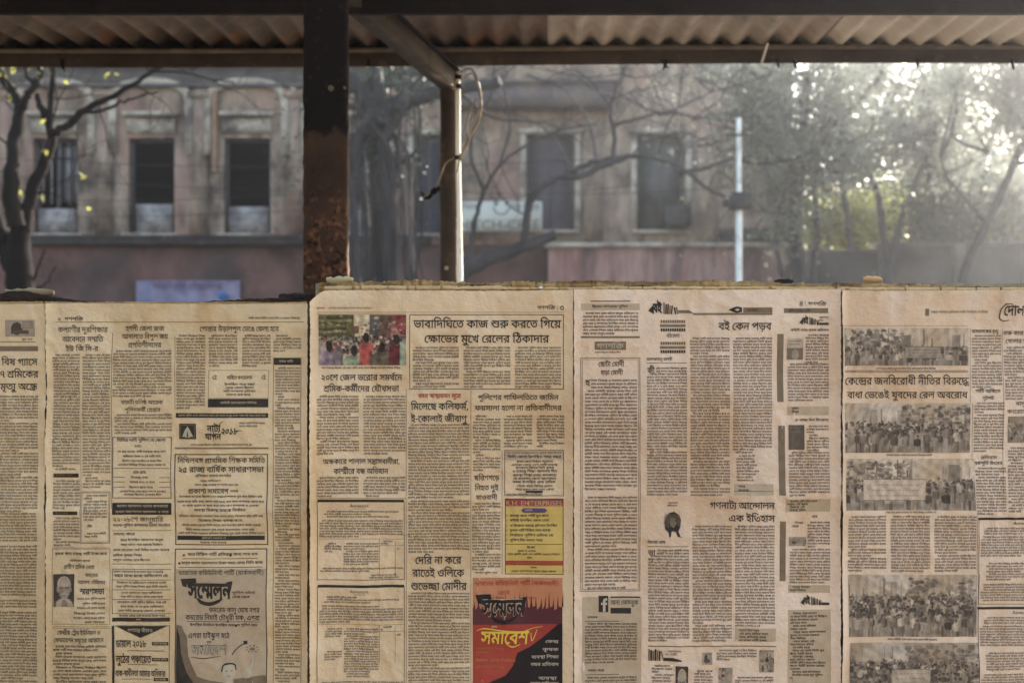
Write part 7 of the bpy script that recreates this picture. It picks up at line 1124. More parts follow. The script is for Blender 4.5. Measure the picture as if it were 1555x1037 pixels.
# ------------------------------------------------------------------ newspapers
M_ink = nmat("newspaper_ink", (.028, .022, .018), (.05, .04, .03), scale=60, rough=.75, spec=.2)
M_body = nmat("small_print_ink", (.034, .026, .02), (.058, .045, .035), scale=60, rough=.75, spec=.2)
M_redink = nmat("red_ink", (.36, .045, .025), rough=.75, spec=.2)
M_grey = nmat("grey_tint", (.42, .30, .19), (.48, .345, .22), scale=90, rough=.8, spec=.2)
M_mid = nmat("mid_tint", (.17, .115, .07), (.21, .145, .09), scale=90, rough=.8, spec=.2)
M_pale = nmat("unprinted_reverse", (.46, .37, .26), rough=.8, spec=.2)
M_pic = amat("printed_picture")
def paper_mat(name, a, b, c):
    m = nmat(name, a, b, scale=7, c3=c, scale3=4.0, thr3=(.48, .74), rough=.82, spec=.2, bump=.3, bscale=60)
    N = m.node_tree.nodes; L = m.node_tree.links; bs = N["Principled BSDF"]; src = bs.inputs["Base Color"].links[0].from_socket
    geo = N.new("ShaderNodeNewGeometry")
    for sc, st, lo, hi, col, amt in ((11, (1.6, 1, .3), .54, .74, (.86, .775, .65), 1), (3.2, (1, 1, 1), .50, .72, (.86, .80, .71), 1), (30, (1, 1, 1), .58, .72, (.91, .865, .79), 1), (2.1, (1, 1, .6), .52, .75, (1.06, 1.04, 1.02), 1)):
        mp = N.new("ShaderNodeMapping"); mp.inputs["Scale"].default_value = st; mp.inputs["Location"].default_value = (sc, 0, sc * 1.7); L.new(geo.outputs["Position"], mp.inputs[0])
        n = N.new("ShaderNodeTexNoise"); n.inputs["Scale"].default_value = sc; n.inputs["Detail"].default_value = 5; L.new(mp.outputs[0], n.inputs["Vector"])
        r = N.new("ShaderNodeValToRGB"); r.color_ramp.elements[0].position = lo; r.color_ramp.elements[1].position = hi; L.new(n.outputs["Fac"], r.inputs[0])
        mx = N.new("ShaderNodeMix"); mx.data_type = 'RGBA'; mx.blend_type = 'MULTIPLY'; L.new(r.outputs[0], mx.inputs[0]); L.new(src, mx.inputs[6]); mx.inputs[7].default_value = (*col, 1); src = mx.outputs[2]
    L.new(src, bs.inputs["Base Color"])
    return m
WORDS = "W: সরকার মানুষ কাজ করেছে নির্বাচন রাজ্য জেলা কলকাতা শ্রমিক কৃষক পুলিশ বিরুদ্ধে আন্দোলন তিনি বলেন এই দিন থেকে জন্য হয়েছে নেতা পার্টি কমিটি সভা সম্পাদক গ্রাম শহর ভোট দাবি আদালত মামলা হাসপাতাল শিক্ষা ছাত্র যুব বিক্ষোভ মিছিল সংগঠন সদস্য এলাকা ঘটনা অভিযোগ প্রশ্ন মধ্যে পরে করে ও না যে কেন্দ্র দেশ সময় বছর টাকা প্রতিবাদ উপস্থিত ছিলেন বিভিন্ন ব্যবস্থা প্রধান"
POOL = WORDS[3:].split()

def relief(px, py, p):
    """how far the paper stands off the board (metres towards the viewer), in photo-pixel coordinates"""
    px = np.asarray(px, float); py = np.asarray(py, float); s = p['seed']
    d = .0050 + .0024 * vnoise(px / 24, py / 26, s) + .00045 * vnoise(px / 9, py / 11, s + 1)
    d += .0020 * vnoise((px + .6 * py) / 6.5, (px - .3 * py) / 40, s + 2) * np.exp(-(py - p['y0']) / 30)
    d += .0036 * np.exp(-np.abs(py - p['fold'] - (px - p['x0']) * p.get('fs', 0)) / 16)
    d += p['cl'] * np.exp(-(px - p['x0']) / 7.0) + p['cr'] * np.exp(-(p['x1'] - px) / 8.0)
    d += .0006 * np.sin(py / 60 + s) * np.exp(-np.minimum(px - p['x0'], p['x1'] - px) / 25)
    cr = 1 - np.abs(vnoise(px / 9 + 3, py / 13, s + 5)); m = np.clip(.45 + vnoise(px / 40, py / 40, s + 6), 0, 1)
    d += .0022 * cr ** 2 * m + .00016 * vnoise(px / 3.5, py / 4, s + 7) * m
    return np.maximum(d, .0004)
LAY = .00020
class Page:
    def __init__(s, label, x0, x1, y0, y1, seed, mat, fold=757, cl=.003, cr=.003, fs=0, corner=0, top=None):
        s.p = dict(x0=x0, x1=x1, y0=y0, seed=seed, fold=fold, cl=cl, cr=cr, fs=fs); s.rg = np.random.default_rng(seed)
        s.e = thing("newspaper_page", label, "newspaper", (bx((x0 + x1) / 2), DB, bz(y1)), "newspaper pages pasted side by side on the boards")
        nx, ny = int((x1 - x0) / 3.6) + 1, int((y1 - y0) / 3.6) + 1
        X, Y = np.meshgrid(np.linspace(x0, x1, nx), np.linspace(y0, y1, ny))
        ed = s.rg.normal(0, .35, ny); X[:, -1] += ed; X[:, 0] += s.rg.normal(0, .35, ny); Y[0] += s.rg.normal(0, .25, nx) + (.8 * vnoise(X[0] / 50, X[0] * 0, seed + 9))
        if corner:                                        # rounded, dog-eared top left corner
            t = np.clip(1 - (X - x0) / corner, 0, 1); Y = Y + (corner * .62 * t ** 2.2) * np.clip(1 - (Y - y0) / 80, 0, 1)
        b = MB(); i = np.arange(ny - 1)[:, None] * nx; j = np.arange(nx - 1)[None]
        F = np.stack([i + j, i + nx + j, i + nx + j + 1, i + j + 1], -1).reshape(-1, 4)
        V = s.map(X.ravel(), Y.ravel(), 0); b.add(V, F)
        s.sheet = b.build("paper_sheet", mat, s.e, True)
        s.pend = None
    def map(s, px, py, layer):
        px = np.asarray(px, float); py = np.asarray(py, float)
        return np.stack([bx(px, DB - .0045), DB - relief(px, py, s.p) - LAY * (layer + .6 * (layer > 0)), bz(py, DB - .0045)], 1)
    def part(s, name, label=None, parent=None):
        return Part(s, name, label, parent)
class Part:
    """one printed item of a page (a headline, a column of small print, a picture, an advertisement)"""
    def __init__(s, pg, name, label=None, parent=None):
        s.pg = pg; s.name = name; s.label = label; s.parent = parent; s.b = MB(); s.mats = []
    def slot(s, m):
        if m not in s.mats: s.mats.append(m)
        return s.mats.index(m)
    def raw(s, px, py, F, m, layer): s.b.add(s.pg.map(px, py, layer), F, s.slot(m))
    def rect(s, x0, y0, x1, y1, m=None, layer=2):
        nx, ny = max(1, int(math.ceil((x1 - x0) / 4))), max(1, int(math.ceil((y1 - y0) / 4)))
        X, Y = np.meshgrid(np.linspace(x0, x1, nx + 1), np.linspace(y0, y1, ny + 1)); n = nx + 1
        i = np.arange(ny)[:, None] * n; j = np.arange(nx)[None]
        s.raw(X.ravel(), Y.ravel(), np.stack([i + j, i + n + j, i + n + j + 1, i + j + 1], -1).reshape(-1, 4), m or M_ink, layer); return s
    def poly(s, pts, m=None, layer=3):
        """a filled outline of ink"""
        P = np.array(pts, float); Q = []
        for a, c in zip(P, np.roll(P, -1, 0)):
            n = max(1, int(np.hypot(*(c - a)) / 4)); Q += [a + (c - a) * t for t in np.arange(n) / n]
        (xa, ya), (xb, yb) = P.min(0), P.max(0)
        ex = [(float(x) + .013, -float(y) - .017) for x in np.arange(xa + 2, xb, 4) for y in np.arange(ya + 2, yb, 4)] if max(xb - xa, yb - ya) > 6 else []
        V, F = _fill([np.array(Q) * (1, -1)], ex); s.raw(V[:, 0], -V[:, 1], F, m or M_ink, layer); return s
    def line(s, pts, w, m=None, layer=4):
        P = smooth([(x, y, 0) for x, y in pts], 6)[:, :2] if len(pts) > 2 else np.array([np.array(pts[0]) + (np.array(pts[1]) - np.array(pts[0])) * t for t in np.linspace(0, 1, 8)], float)
        T = np.gradient(P, axis=0); T /= np.linalg.norm(T, axis=1)[:, None] + 1e-9; ww = np.interp(np.linspace(0, 1, len(P)), np.linspace(0, 1, len(np.atleast_1d(w))), np.atleast_1d(w))[:, None] / 2
        N_ = np.stack([-T[:, 1], T[:, 0]], 1) * ww; A = np.concatenate([P + N_, P - N_]); n = len(P)
        s.raw(A[:, 0], A[:, 1], [(i, i + 1, n + i + 1, n + i) for i in range(n - 1)], m or M_ink, layer); return s
    def frame(s, x0, y0, x1, y1, w=.9, m=None, layer=2):
        s.rect(x0, y0, x1, y0 + w, m, layer); s.rect(x0, y1 - w, x1, y1, m, layer); s.rect(x0, y0 + w, x0 + w, y1 - w, m, layer); s.rect(x1 - w, y0 + w, x1, y1 - w, m, layer); return s
    def head(s, t, x0, x1, ym, yb, m=None, bold=9, layer=3, slant=0, lat=False):
        V, F, a = latin(t) if lat else word(t, bold)
        top = 700 if lat else 622
        lo, hi = V[:, 0].min(), V[:, 0].max()
        h = V[:, 1] / top
        px = x0 + (V[:, 0] - lo) / (hi - lo) * (x1 - x0) + slant * h * (yb - ym); py = yb - h * (yb - ym)
        s.raw(px, py, F, m or M_ink, layer); return s
    def text(s, x0, x1, y0, y1, pitch=4.55, m=None, para=.07, center=False, ragged=0, layer=3, size=None, indent=True, lastshort=True):
        rg = s.pg.rg; n = int(round((y1 - y0) / pitch)); em = (size or pitch * .97) * .9 / 1000
        start = True
        for k in range(n):
            yb = y0 + k * pitch + pitch * .75
            xa, xb = x0, x1
            if start and indent and not center: xa += 4
            start = False
            if rg.random() < para or (k == n - 1 and lastshort): xb = x0 + (x1 - x0) * rg.uniform(.35, .9); start = True
            if ragged: xb -= rg.uniform(0, ragged) * (x1 - x0)
            if center:
                q = rg.uniform(.0, .28) * (x1 - x0) / 2; xa, xb = x0 + q, x1 - q
            ws = []; tot = 0; sp = 260 * em
            while True:
                w = POOL[rg.integers(len(POOL))]; V, F, a = word(w, 14, True); a_ = a * em * 1.05
                if tot + a_ > xb - xa + sp and ws: break
                ws.append((V, F, a_)); tot += a_ + sp
                if len(ws) > 40: break
            tot -= sp; sc = (xb - xa) / max(tot, 1)
            sc = min(sc, 1.25) if start else min(sc, 1.6)
            x = xa
            for V, F, a_ in ws:
                s.raw(x + V[:, 0] * em * 1.05 * sc, yb - V[:, 1] * em, F, m or M_body, layer)
                x += (a_ + sp) * sc
        return s
    def done(s):
        if not s.b.v: return None
        o = s.b.build(s.name, s.mats, s.parent or s.pg.e)
        if s.label: o["label"] = s.label
        return o

def picture(pg, x0, y0, x1, y1, label, paint, cell=.9):
    """a half-tone picture: one small square of ink per cell"""
    nx, ny = int((x1 - x0) / cell), int((y1 - y0) / cell)
    img = paint(nx, ny, np.random.default_rng(int(x0 * 7 + y0)))
    X, Y = np.meshgrid(np.linspace(x0, x1, nx + 1), np.linspace(y0, y1, ny + 1)); n = nx + 1
    i = np.arange(ny)[:, None] * n; j = np.arange(nx)[None]
    b = MB(); b.add(pg.map(X.ravel(), Y.ravel(), 2), np.stack([i + j, i + n + j, i + n + j + 1, i + j + 1], -1).reshape(-1, 4))
    b.cols = [np.clip(img.reshape(-1, 3), .01, 1)]
    o = b.build("photograph", M_pic, pg.e); o["label"] = label; return o

INK = np.array([.05, .034, .026]); PAP = np.array([.60, .45, .32])
def tone(t): return INK + (PAP - INK) * np.asarray(t)[..., None]
def ell(img, cx, cy, rx, ry, c):
    ny, nx = img.shape[:2]; xa, xb = max(0, int(cx - rx - 1)), min(nx, int(cx + rx + 2)); ya, yb = max(0, int(cy - ry - 1)), min(ny, int(cy + ry + 2))
    if xa >= xb or ya >= yb: return
    Y, X = np.mgrid[ya:yb, xa:xb]; m = ((X - cx) / max(rx, .3)) ** 2 + ((Y - cy) / max(ry, .3)) ** 2 <= 1
    img[ya:yb, xa:xb][m] = c
def rc(img, xa, ya, xb, yb, c): img[max(0, int(ya)):max(0, int(yb)), max(0, int(xa)):max(0, int(xb))] = c
def mottle(img, rg, a=.12):
    ny, nx = img.shape[:2]; Y, X = np.mgrid[0:ny, 0:nx]
    f = 1 + a * vnoise(X / 3.1, Y / 3.3, int(rg.integers(99))) + rg.normal(0, a * .6, (ny, nx)); return img * f[..., None]
def person(img, rg, x, foot, h, shirt, dark):
    """a standing figure of height h cells"""
    w = h * .16
    rc(img, x - w * .55, foot - h * .5, x - w * .05, foot, tone(rg.uniform(.05, .55))); rc(img, x + w * .1, foot - h * .5, x + w * .6, foot, tone(rg.uniform(.05, .5)))
    rc(img, x - w * .62, foot - h * .80, x + w * .62, foot - h * .46, shirt); ell(img, x, foot - h * .79, w * .62, h * .06, shirt); rc(img, x + w * .2, foot - h * .76, x + w * .62, foot - h * .46, shirt * .7)
    k = rg.uniform(-.5, .5); rc(img, x - w * 1.0, foot - h * (.76 + .2 * max(k, 0)), x - w * .62, foot - h * .5, shirt * .8); rc(img, x + w * .62, foot - h * .76, x + w * .95, foot - h * (.5 + .12 * k), shirt * .6)
    ell(img, x, foot - h * .91, h * .062, h * .085, tone(.28)); ell(img, x, foot - h * .95, h * .065, h * .055, dark)
def crowd_photo(sky=.8, horizon=.42, banner=None, h=.5, dark_right=False, sign=False, trees=True, n=70):
    def paint(nx, ny, rg):
        img = np.zeros((ny, nx, 3)); img[:] = tone(sky)
        Y, X = np.mgrid[0:ny, 0:nx]; img += (vnoise(X / 20, Y / 9, 3) * .06)[..., None]
        for k in range(9):
            x = rg.uniform(0, nx); rc(img, x, ny * rg.uniform(.08, .35), x + rg.uniform(6, 26), ny * .6, tone(rg.uniform(.25, .75)))
        for k in range(14):
            x = rg.uniform(0, nx); rc(img, x, ny * rg.uniform(0, .3), x + rg.uniform(1, 2), ny * .6, tone(rg.uniform(.1, .4)))
        if trees:
            for k in range(90):
                a = rg.uniform(.45 if dark_right else .0, 1 if dark_right else .5) * nx
                ell(img, a, ny * rg.uniform(.05, horizon), rg.uniform(2, 6), rg.uniform(1.5, 4), tone(rg.uniform(.1, .5)))
        img[int(ny * horizon):] = tone(.4) + (vnoise(X / 9, Y / 3, 7) * .07)[int(ny * horizon):, :, None]
        n2 = int(n * 2.2)
        for k in range(n2):                               # rows from far to near
            q = k / n2; f = ny * (horizon + .10 + (1.02 - horizon) * q ** 1.3 * .9 + .05); hh = ny * h * (.34 + .5 * q)
            person(img, rg, rg.uniform(0, nx), f, hh * rg.uniform(.85, 1.1), tone(rg.choice([.03, .1, .2, .32, .45, .62, .8])), tone(rg.uniform(0, .1)))
        if sign:
            for k in range(9):
                x, y = rg.uniform(0, nx * .8), rg.uniform(.15, .45) * ny; rc(img, x, y, x + rg.uniform(3, 7), y + rg.uniform(3, 7), tone(rg.uniform(.75, 1)))
        if banner:
            a, b_, c, d, tn = banner; rc(img, a * nx, b_ * ny, c * nx, d * ny, tone(tn)); rc(img, a * nx, b_ * ny, c * nx, b_ * ny + 1, tone(.1)); rc(img, a * nx, d * ny - 1, c * nx, d * ny, tone(.15))
            for k in range(3):
                y = b_ * ny + (d - b_) * ny * (.25 + .25 * k)
                for q in range(int((c - a) * nx * .8)):
                    if rg.random() < .6: rc(img, a * nx + (c - a) * nx * .1 + q, y, a * nx + (c - a) * nx * .1 + q + 1, y + 2, tone(tn * .55))
        return mottle(img, rg, .2)
    def soft(nx, ny, rg):
        img = paint(nx, ny, rg); img = .45 * img + .55 * blur(img); return INK * 1.3 + (img - INK) * .95
    return soft
def blur(img):
    p = np.pad(img, ((1, 1), (1, 1), (0, 0)), 'edge'); k = (1, 2, 1)
    return sum(k[a] * k[b] * p[a:a + img.shape[0], b:b + img.shape[1]] for a in range(3) for b in range(3)) / 16
def colour_crowd(nx, ny, rg):
    img = np.zeros((ny, nx, 3)); img[:] = (.60, .50, .36); C = np.array
    rc(img, 0, 0, nx * .42, ny * .55, C((.13, .12, .05))); rc(img, nx * .62, 0, nx, ny * .55, C((.12, .08, .06)))
    for k in range(60): ell(img, rg.uniform(0, nx * .4), rg.uniform(0, ny * .5), rg.uniform(1, 6), rg.uniform(.7, 2.5), C([(.30, .27, .12), (.07, .06, .03), (.20, .20, .07), (.40, .35, .2), (.06, .10, .05)][rg.integers(5)]))
    for k in range(9): rc(img, 0, ny * (.06 + .055 * k), nx * .40 - k * 3, ny * (.075 + .055 * k), C((.30, .26, .13) if k % 2 else (.06, .05, .03)))
    Y, X = np.mgrid[0:ny, 0:nx]
    m = (X > nx * .40) & (X < nx * .60) & (Y < ny * .26); img[m] = (.62, .52, .38)
    img[(X > nx * .37) & (X < nx * .46) & (Y > ny * .22) & (Y < ny * .36)] = (.17, .09, .05)
    img[(X > nx * .58) & (X < nx * .70) & (Y < ny * .40)] = (.09, .10, .12); ell(img, nx * .645, ny * .2, 4, 4, C((.08, .10, .22))); ell(img, nx * .66, ny * .06, 5, 3, C((.45, .38, .22)))
    rc(img, nx * .84, ny * .02, nx, ny * .45, C((.24, .035, .04))); rc(img, nx * .70, ny * .12, nx * .82, ny * .42, C((.14, .07, .05)))
    for k in range(8): rc(img, nx * .83, ny * (.20 + k * .035), nx * rg.uniform(.9, .99), ny * (.205 + k * .035) + 1, C((.50, .22, .2)))
    for k in range(70): rc(img, *(lambda a, b_: (a, b_, a + rg.uniform(1, 5), b_ + rg.uniform(1, 4)))(rg.uniform(.44, .99) * nx, rg.uniform(.12, .48) * ny), C([(.30, .24, .16), (.10, .05, .04), (.26, .10, .07), (.42, .33, .22), (.05, .05, .06)][rg.integers(5)]))
    for k in range(230):
        q = rg.random(); x, y = rg.uniform(0, nx), ny * (.40 + .32 * q)
        ell(img, x, y + 3, 2.6 + 2 * q, 3 + 2.5 * q, C([(.42, .36, .30), (.10, .08, .09), (.28, .22, .2), (.30, .06, .06), (.20, .2, .26), (.5, .45, .4)][rg.integers(6)]))
        ell(img, x, y, 1.2 + q, 1.4 + q, C((.035, .025, .025)))
    for x, y, w, h_, c, hd in [(.02, .72, .06, .3, (.42, .33, .36), 0), (.12, .88, .10, .22, (.28, .20, .33), .10), (.22, .80, .06, .25, (.20, .16, .2), 0), (.40, .93, .12, .18, (.26, .36, .26), .12), (.54, .73, .075, .28, (.48, .07, .07), .08), (.72, .90, .13, .24, (.13, .12, .09), .10), (.89, .80, .09, .34, (.15, .03, .045), .12), (.98, .62, .05, .12, (.30, .40, .33), 0)]:
        top = ny * (y - h_ * .55); ell(img, nx * x, top + ny * .10, nx * w, ny * .15, C(c)); rc(img, nx * (x - w), top + ny * .10, nx * (x + w), ny, C(c)); ell(img, nx * x, top, nx * w * .45, ny * .06, C(c) * .7)
        rc(img, nx * (x - w * .1), top + ny * .1, nx * (x - w * .02), ny, C(c) * .7); rc(img, nx * (x + w * .6), top + ny * .14, nx * (x + w), ny, C(c) * .75)
        if hd: ell(img, nx * x + 1, top - ny * .10, nx * .034, ny * .10, C((.16, .09, .07))); ell(img, nx * x, top - ny * .13, nx * .037, ny * .10, C((.04, .028, .028)))
    img = img * .72 + img.mean(2, keepdims=True) * .28
    return mottle(blur(mottle(img, rg, .30)), rg, .12) * np.array([1.0, .86, .68])
def portrait(dark=True):
    def paint(nx, ny, rg):
        img = np.zeros((ny, nx, 3)); img[:] = tone(.02)
        ell(img, nx * .5, ny * 1.0, nx * .46, ny * .28, tone(.62)); ell(img, nx * .5, ny * .98, nx * .16, ny * .22, tone(.32))
        ell(img, nx * .50, ny * .30, nx * .33, ny * .24, tone(.78)); ell(img, nx * .2, ny * .46, nx * .07, ny * .09, tone(.42)); ell(img, nx * .80, ny * .46, nx * .06, ny * .09, tone(.36)); ell(img, nx * .51, ny * .42, nx * .29, ny * .33, tone(.46)); ell(img, nx * .55, ny * .27, nx * .22, ny * .13, tone(.62)); ell(img, nx * .34, ny * .54, nx * .10, ny * .16, tone(.34)); ell(img, nx * .5, ny * .62, nx * .16, ny * .04, tone(.72))
        rc(img, nx * .28, ny * .40, nx * .46, ny * .46, tone(.12)); rc(img, nx * .56, ny * .40, nx * .76, ny * .46, tone(.12)); rc(img, nx * .44, ny * .42, nx * .58, ny * .43, tone(.15))
        ell(img, nx * .51, ny * .55, nx * .06, ny * .05, tone(.62)); rc(img, nx * .40, ny * .64, nx * .62, ny * .67, tone(.2)); rc(img, 0, ny * .84, nx * .14, ny, tone(.1))
        return mottle(blur(img), rg, .1)
    return paint
def small_photo(kind):
    def paint(nx, ny, rg):
        img = np.zeros((ny, nx, 3)); img[:] = tone(.42 if kind else .75)
        if kind == 'engine':
            img[:] = tone(.5); ell(img, nx * .38, ny * .5, nx * .2, ny * .38, tone(.05)); rc(img, nx * .2, ny * .62, nx * .8, ny * .85, tone(.08)); rc(img, nx * .55, 0, nx, ny * .5, tone(.62))
            for k in range(5): rc(img, nx * .58, ny * (.08 + k * .1), nx * .95, ny * (.10 + k * .1) + 1, tone(.3))
        elif kind == 'book':
            img[:] = tone(.12); [rc(img, nx * .1, ny * (.08 + .07 * k), nx * rg.uniform(.5, .9), ny * (.10 + .07 * k), tone(.25)) for k in range(4)]
        elif kind == 'cover':
            img[:] = tone(.7); rc(img, 0, ny * .45, nx, ny, tone(.22)); ell(img, nx * .5, ny * .75, nx * .22, ny * .25, tone(.5)); rc(img, nx * .1, ny * .1, nx * .9, ny * .15, tone(.35)); rc(img, nx * .1, ny * .25, nx * .8, ny * .3, tone(.4))
        else:
            for k in range(30): ell(img, rg.uniform(0, nx), rg.uniform(0, ny), rg.uniform(1, nx * .2), rg.uniform(1, ny * .2), tone(rg.uniform(0, .7)))
        return mottle(img, rg, .1)
    return paint

P_dim = paper_mat("yellowed_newsprint", (.66, .48, .29), (.72, .535, .335), (.53, .375, .21))  # aged paper; brighter light towards the right is put into the page tints
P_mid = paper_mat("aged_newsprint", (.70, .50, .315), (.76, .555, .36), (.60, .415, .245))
P_bright = paper_mat("newsprint", (.73, .53, .39), (.78, .58, .43), (.65, .455, .325))

def hd(pg, lines, label=None, mat=None, bold=9):
    q = pg.part("headline", label)
    for t, x0, x1, a, b in lines: q.head(t, x0, x1, a, b, mat, bold)
    return q.done()
def tx(pg, *a, **k):
    return pg.part("text_column").text(*a, **k).done()
def rules(pg, L, m=None):
    q = pg.part("rule_lines")
    for x0, y0, x1, y1 in L: q.rect(x0, y0, x1, y1, m)
    return q.done()

# ---- page A: the sliver at the far left
pg = Page("yellowed newspaper page cut off by the left edge of the picture", -320, 70, 462, 1078, 101, P_dim, fold=777, cr=.002, cl=.002)
picture(pg, 8, 486, 54, 511, "small photo of a dark rounded shape", small_photo('engine'), .8)
rules(pg, [(-40, 518.5, 55, 519.6), (-40, 525.5, 59, 533)], M_mid)
hd(pg, [("বিষ গ্যাসে", 3, 58, 545, 554.5), ("৭ শ্রমিকের", 1, 59, 563.5, 573), ("মৃত্যু অন্ধ্রে", 1, 57, 582.5, 591.5)])
tx(pg, -60, 59, 600, 776, para=.05); tx(pg, -62, 57, 777, 1070, para=.05); tx(pg, 30, 54, 513, 517.5, para=0)

# ---- page 2
pg = Page("yellowed newspaper page full of boxed notices, with a hand holding a flower at its foot", 72, 469, 461.5, 1080, 102, P_dim, fold=776, cl=.005, cr=.012, fs=-.005)
q = pg.part("page_header"); q.head("২", 88, 93, 482, 487).head("গণশক্তি", 99, 127, 482, 487); q.text(378, 456, 481, 486, 4.4, para=0, indent=False, lastshort=False); q.rect(85, 488.6, 462, 489.4, M_mid); q.done()
hd(pg, [("কল্যাণীর দূরশিক্ষার", 89, 163, 497, 504.5), ("আবেদনে সম্মতি", 96, 157, 511.5, 519), ("ইউ জি সি-র", 101, 150, 526, 533)], bold=4)
hd(pg, [("হুগলী জেলা জজ", 190, 250, 495.5, 502.5), ("আদালতে বিপুল জয়", 184, 256, 507.5, 514.5), ("প্রগতিশীলদের", 194, 245, 520.5, 527.5)], bold=4)
hd(pg, [("পোস্তার উড়ালপুল ভেঙে ফেলা হবে", 304, 424, 496, 503)], bold=4)
hd(pg, [("ভারতী ঘনিষ্ঠ আরেক", 184, 248, 608, 613.5), ("পুলিশকর্মী গ্রেপ্তার", 190, 244, 619.5, 625)], bold=2)
tx(pg, 81, 122, 537, 716); tx(pg, 126, 168, 537, 744); tx(pg, 81, 122, 728, 772); tx(pg, 82, 122, 784, 828)
tx(pg, 172, 261, 531, 604, para=.04); tx(pg, 174, 261, 628, 660)
tx(pg, 268, 312, 508, 622); tx(pg, 317, 360, 508, 560); tx(pg, 367, 411, 508, 560); tx(pg, 415, 458, 508, 537)
rules(pg, [(169.6, 505, 170.4, 772), (265.6, 512, 266.2, 622), (123.3, 640, 123.8, 745), (81, 830.5, 168, 831.2)], M_mid)
q = pg.part("black_strip"); q.rect(82, 718.5, 120, 724.5); q.text(85, 117, 719, 723.5, 4.2, M_mid, 0, layer=4, indent=False); q.done()
q = pg.part("black_strip"); q.rect(82, 775.5, 119, 781); q.text(85, 117, 776, 780.5, 4.2, M_mid, 0, layer=4, indent=False); q.done()
q = pg.part("boxed_notice"); q.frame(123, 746, 167.5, 824, .7).frame(125, 748, 165.5, 822, .5, M_mid); q.text(128, 163, 750, 792); q.text(130, 162, 796, 801, 4.8, M_ink, 0, size=6.2); q.text(130, 162, 807, 818, 4.6); q.done()
q = pg.part("boxed_notice"); q.frame(317, 562, 408, 605, .6, M_mid); q.head("“" if False else "৫", 323, 330, 569, 576, M_mid).head("৫", 397, 404, 569, 576, M_mid); q.head("দাবিতে কনভেনশন", 345, 383, 571, 576); q.text(338, 390, 581, 600, 5.2, center=True)
q.rect(317, 605.5, 408, 618).text(334, 392, 609, 614, 5, M_grey, 0, center=True, layer=4); q.done()
q = pg.part("black_strip"); q.rect(267, 627, 408, 634).text(271, 404, 628.5, 632.5, 4.4, M_grey, 0, layer=4, indent=False, lastshort=False); q.done()
q = pg.part("classified_column", "narrow classified column under a black heading"); q.frame(415, 543, 458, 1076, .8, M_mid); q.rect(416, 543.8, 457, 554).text(420, 454, 546.5, 551, 5, M_grey, 0, layer=4, size=5.6); q.text(418, 456, 557, 1074, 4.35, para=.22); q.done()
# theatre notice
q = pg.part("theatre_notice", "theatre notice with a square drop emblem and brushed lettering"); q.rect(272, 643, 298, 666.5); q.frame(274, 645, 296, 664.5, .8, M_mid, 4)
q.poly([(285, 647), (289, 653), (293.5, 663), (290, 662.5), (288.5, 664), (281.5, 664), (280, 662.5), (276.5, 663), (281, 653)], M_pale, 4); q.poly([(285, 653), (286.4, 663), (283.6, 663)], M_ink, 5)
q.head("নাট্য", 315, 336, 646, 655, bold=26).head("যাপন", 312, 337, 658.5, 667, bold=26).head("২০১৮", 336, 361, 650, 659, bold=22, slant=.25); q.line([(334, 646), (336, 642), (340, 640)], (1.4, .8)); q.line([(325, 655), (326, 662), (324, 671)], (1.2, .7)); q.line([(359, 655), (364, 653.5), (369, 654)], (1.3, .7))
q.text(364, 403, 640, 649, 4.5, para=0, indent=False); q.text(290, 383, 673, 677.5, 4.4, para=0, indent=False, lastshort=False); q.rect(266, 679, 408, 681.4, M_mid); q.done()
# teachers' conference notice
q = pg.part("conference_notice", "black-framed conference notice"); q.frame(266, 689, 407, 827, 1.3)
q.head("নিখিলবঙ্গ প্রাথমিক শিক্ষক সমিতি", 270, 403, 695.5, 702.5, bold=8).head("২৫ রাজ্য বার্ষিক সাধারণসভা", 272, 401, 709, 716.5, bold=14)
q.text(297, 374, 720, 725, 5, center=False, para=0, size=6, indent=False); q.text(305, 368, 727.5, 732, 4.6, para=0, indent=False); q.text(296, 375, 733.5, 738, 4.6, para=0, indent=False)
q.head("প্রকাশ্য সমাবেশ", 287, 348, 742, 748.5, bold=14).text(350, 388, 743, 748, 5, para=0, indent=False, size=5.4)
for k, y in enumerate((751, 758.5, 764.5, 771.5, 780.5, 787.5, 794.5, 801.5, 807)): q.text(270 + (3, 0, 8, 26, 2, 32, 6, 12, 0)[k], 402 - (3, 0, 8, 28, 2, 34, 6, 16, 0)[k], y, y + 5, 5, para=0, indent=False, size=6.2 if k in (3, 5) else 5, lastshort=False)
q.rect(269, 813, 402, 819.5).text(307, 366, 814.2, 818.5, 4.4, M_grey, 0, layer=4, indent=False); q.text(304, 366, 820.5, 825.5, 5, para=0, indent=False, size=4.6); q.done()
# party conference advertisement
q = pg.part("conference_advertisement", "tall grey advertisement with bold brushed lettering and a hand holding a flower"); q.frame(266, 832.5, 405.5, 1079, 1.3); q.rect(268, 863, 404, 1078, M_grey, 1)
q.text(285, 391, 838.5, 844.5, 5.6, M_ink, 0, size=6.4, indent=False, lastshort=False).rect(278, 847, 391, 847.8); q.text(276, 399, 851.5, 857.5, 5.6, M_ink, 0, size=6.4, indent=False, lastshort=False).rect(272, 860, 399, 860.9)
q.rect(278, 841, 281, 844).rect(349, 841, 352, 844).rect(271.5, 853, 274.5, 856)
q.head("ভারতের কমিউনিস্ট পার্টি (মার্কসবাদী)", 272, 400, 866, 872, bold=3)
q.head("সম্মেলন", 285, 352, 886, 907, bold=42); q.poly([(275, 878), (298, 877), (299, 884), (284, 886), (284, 891), (278, 889)]); q.poly([(344, 883), (354, 881), (352, 892), (349, 903), (346, 902), (347, 890), (344, 889)])
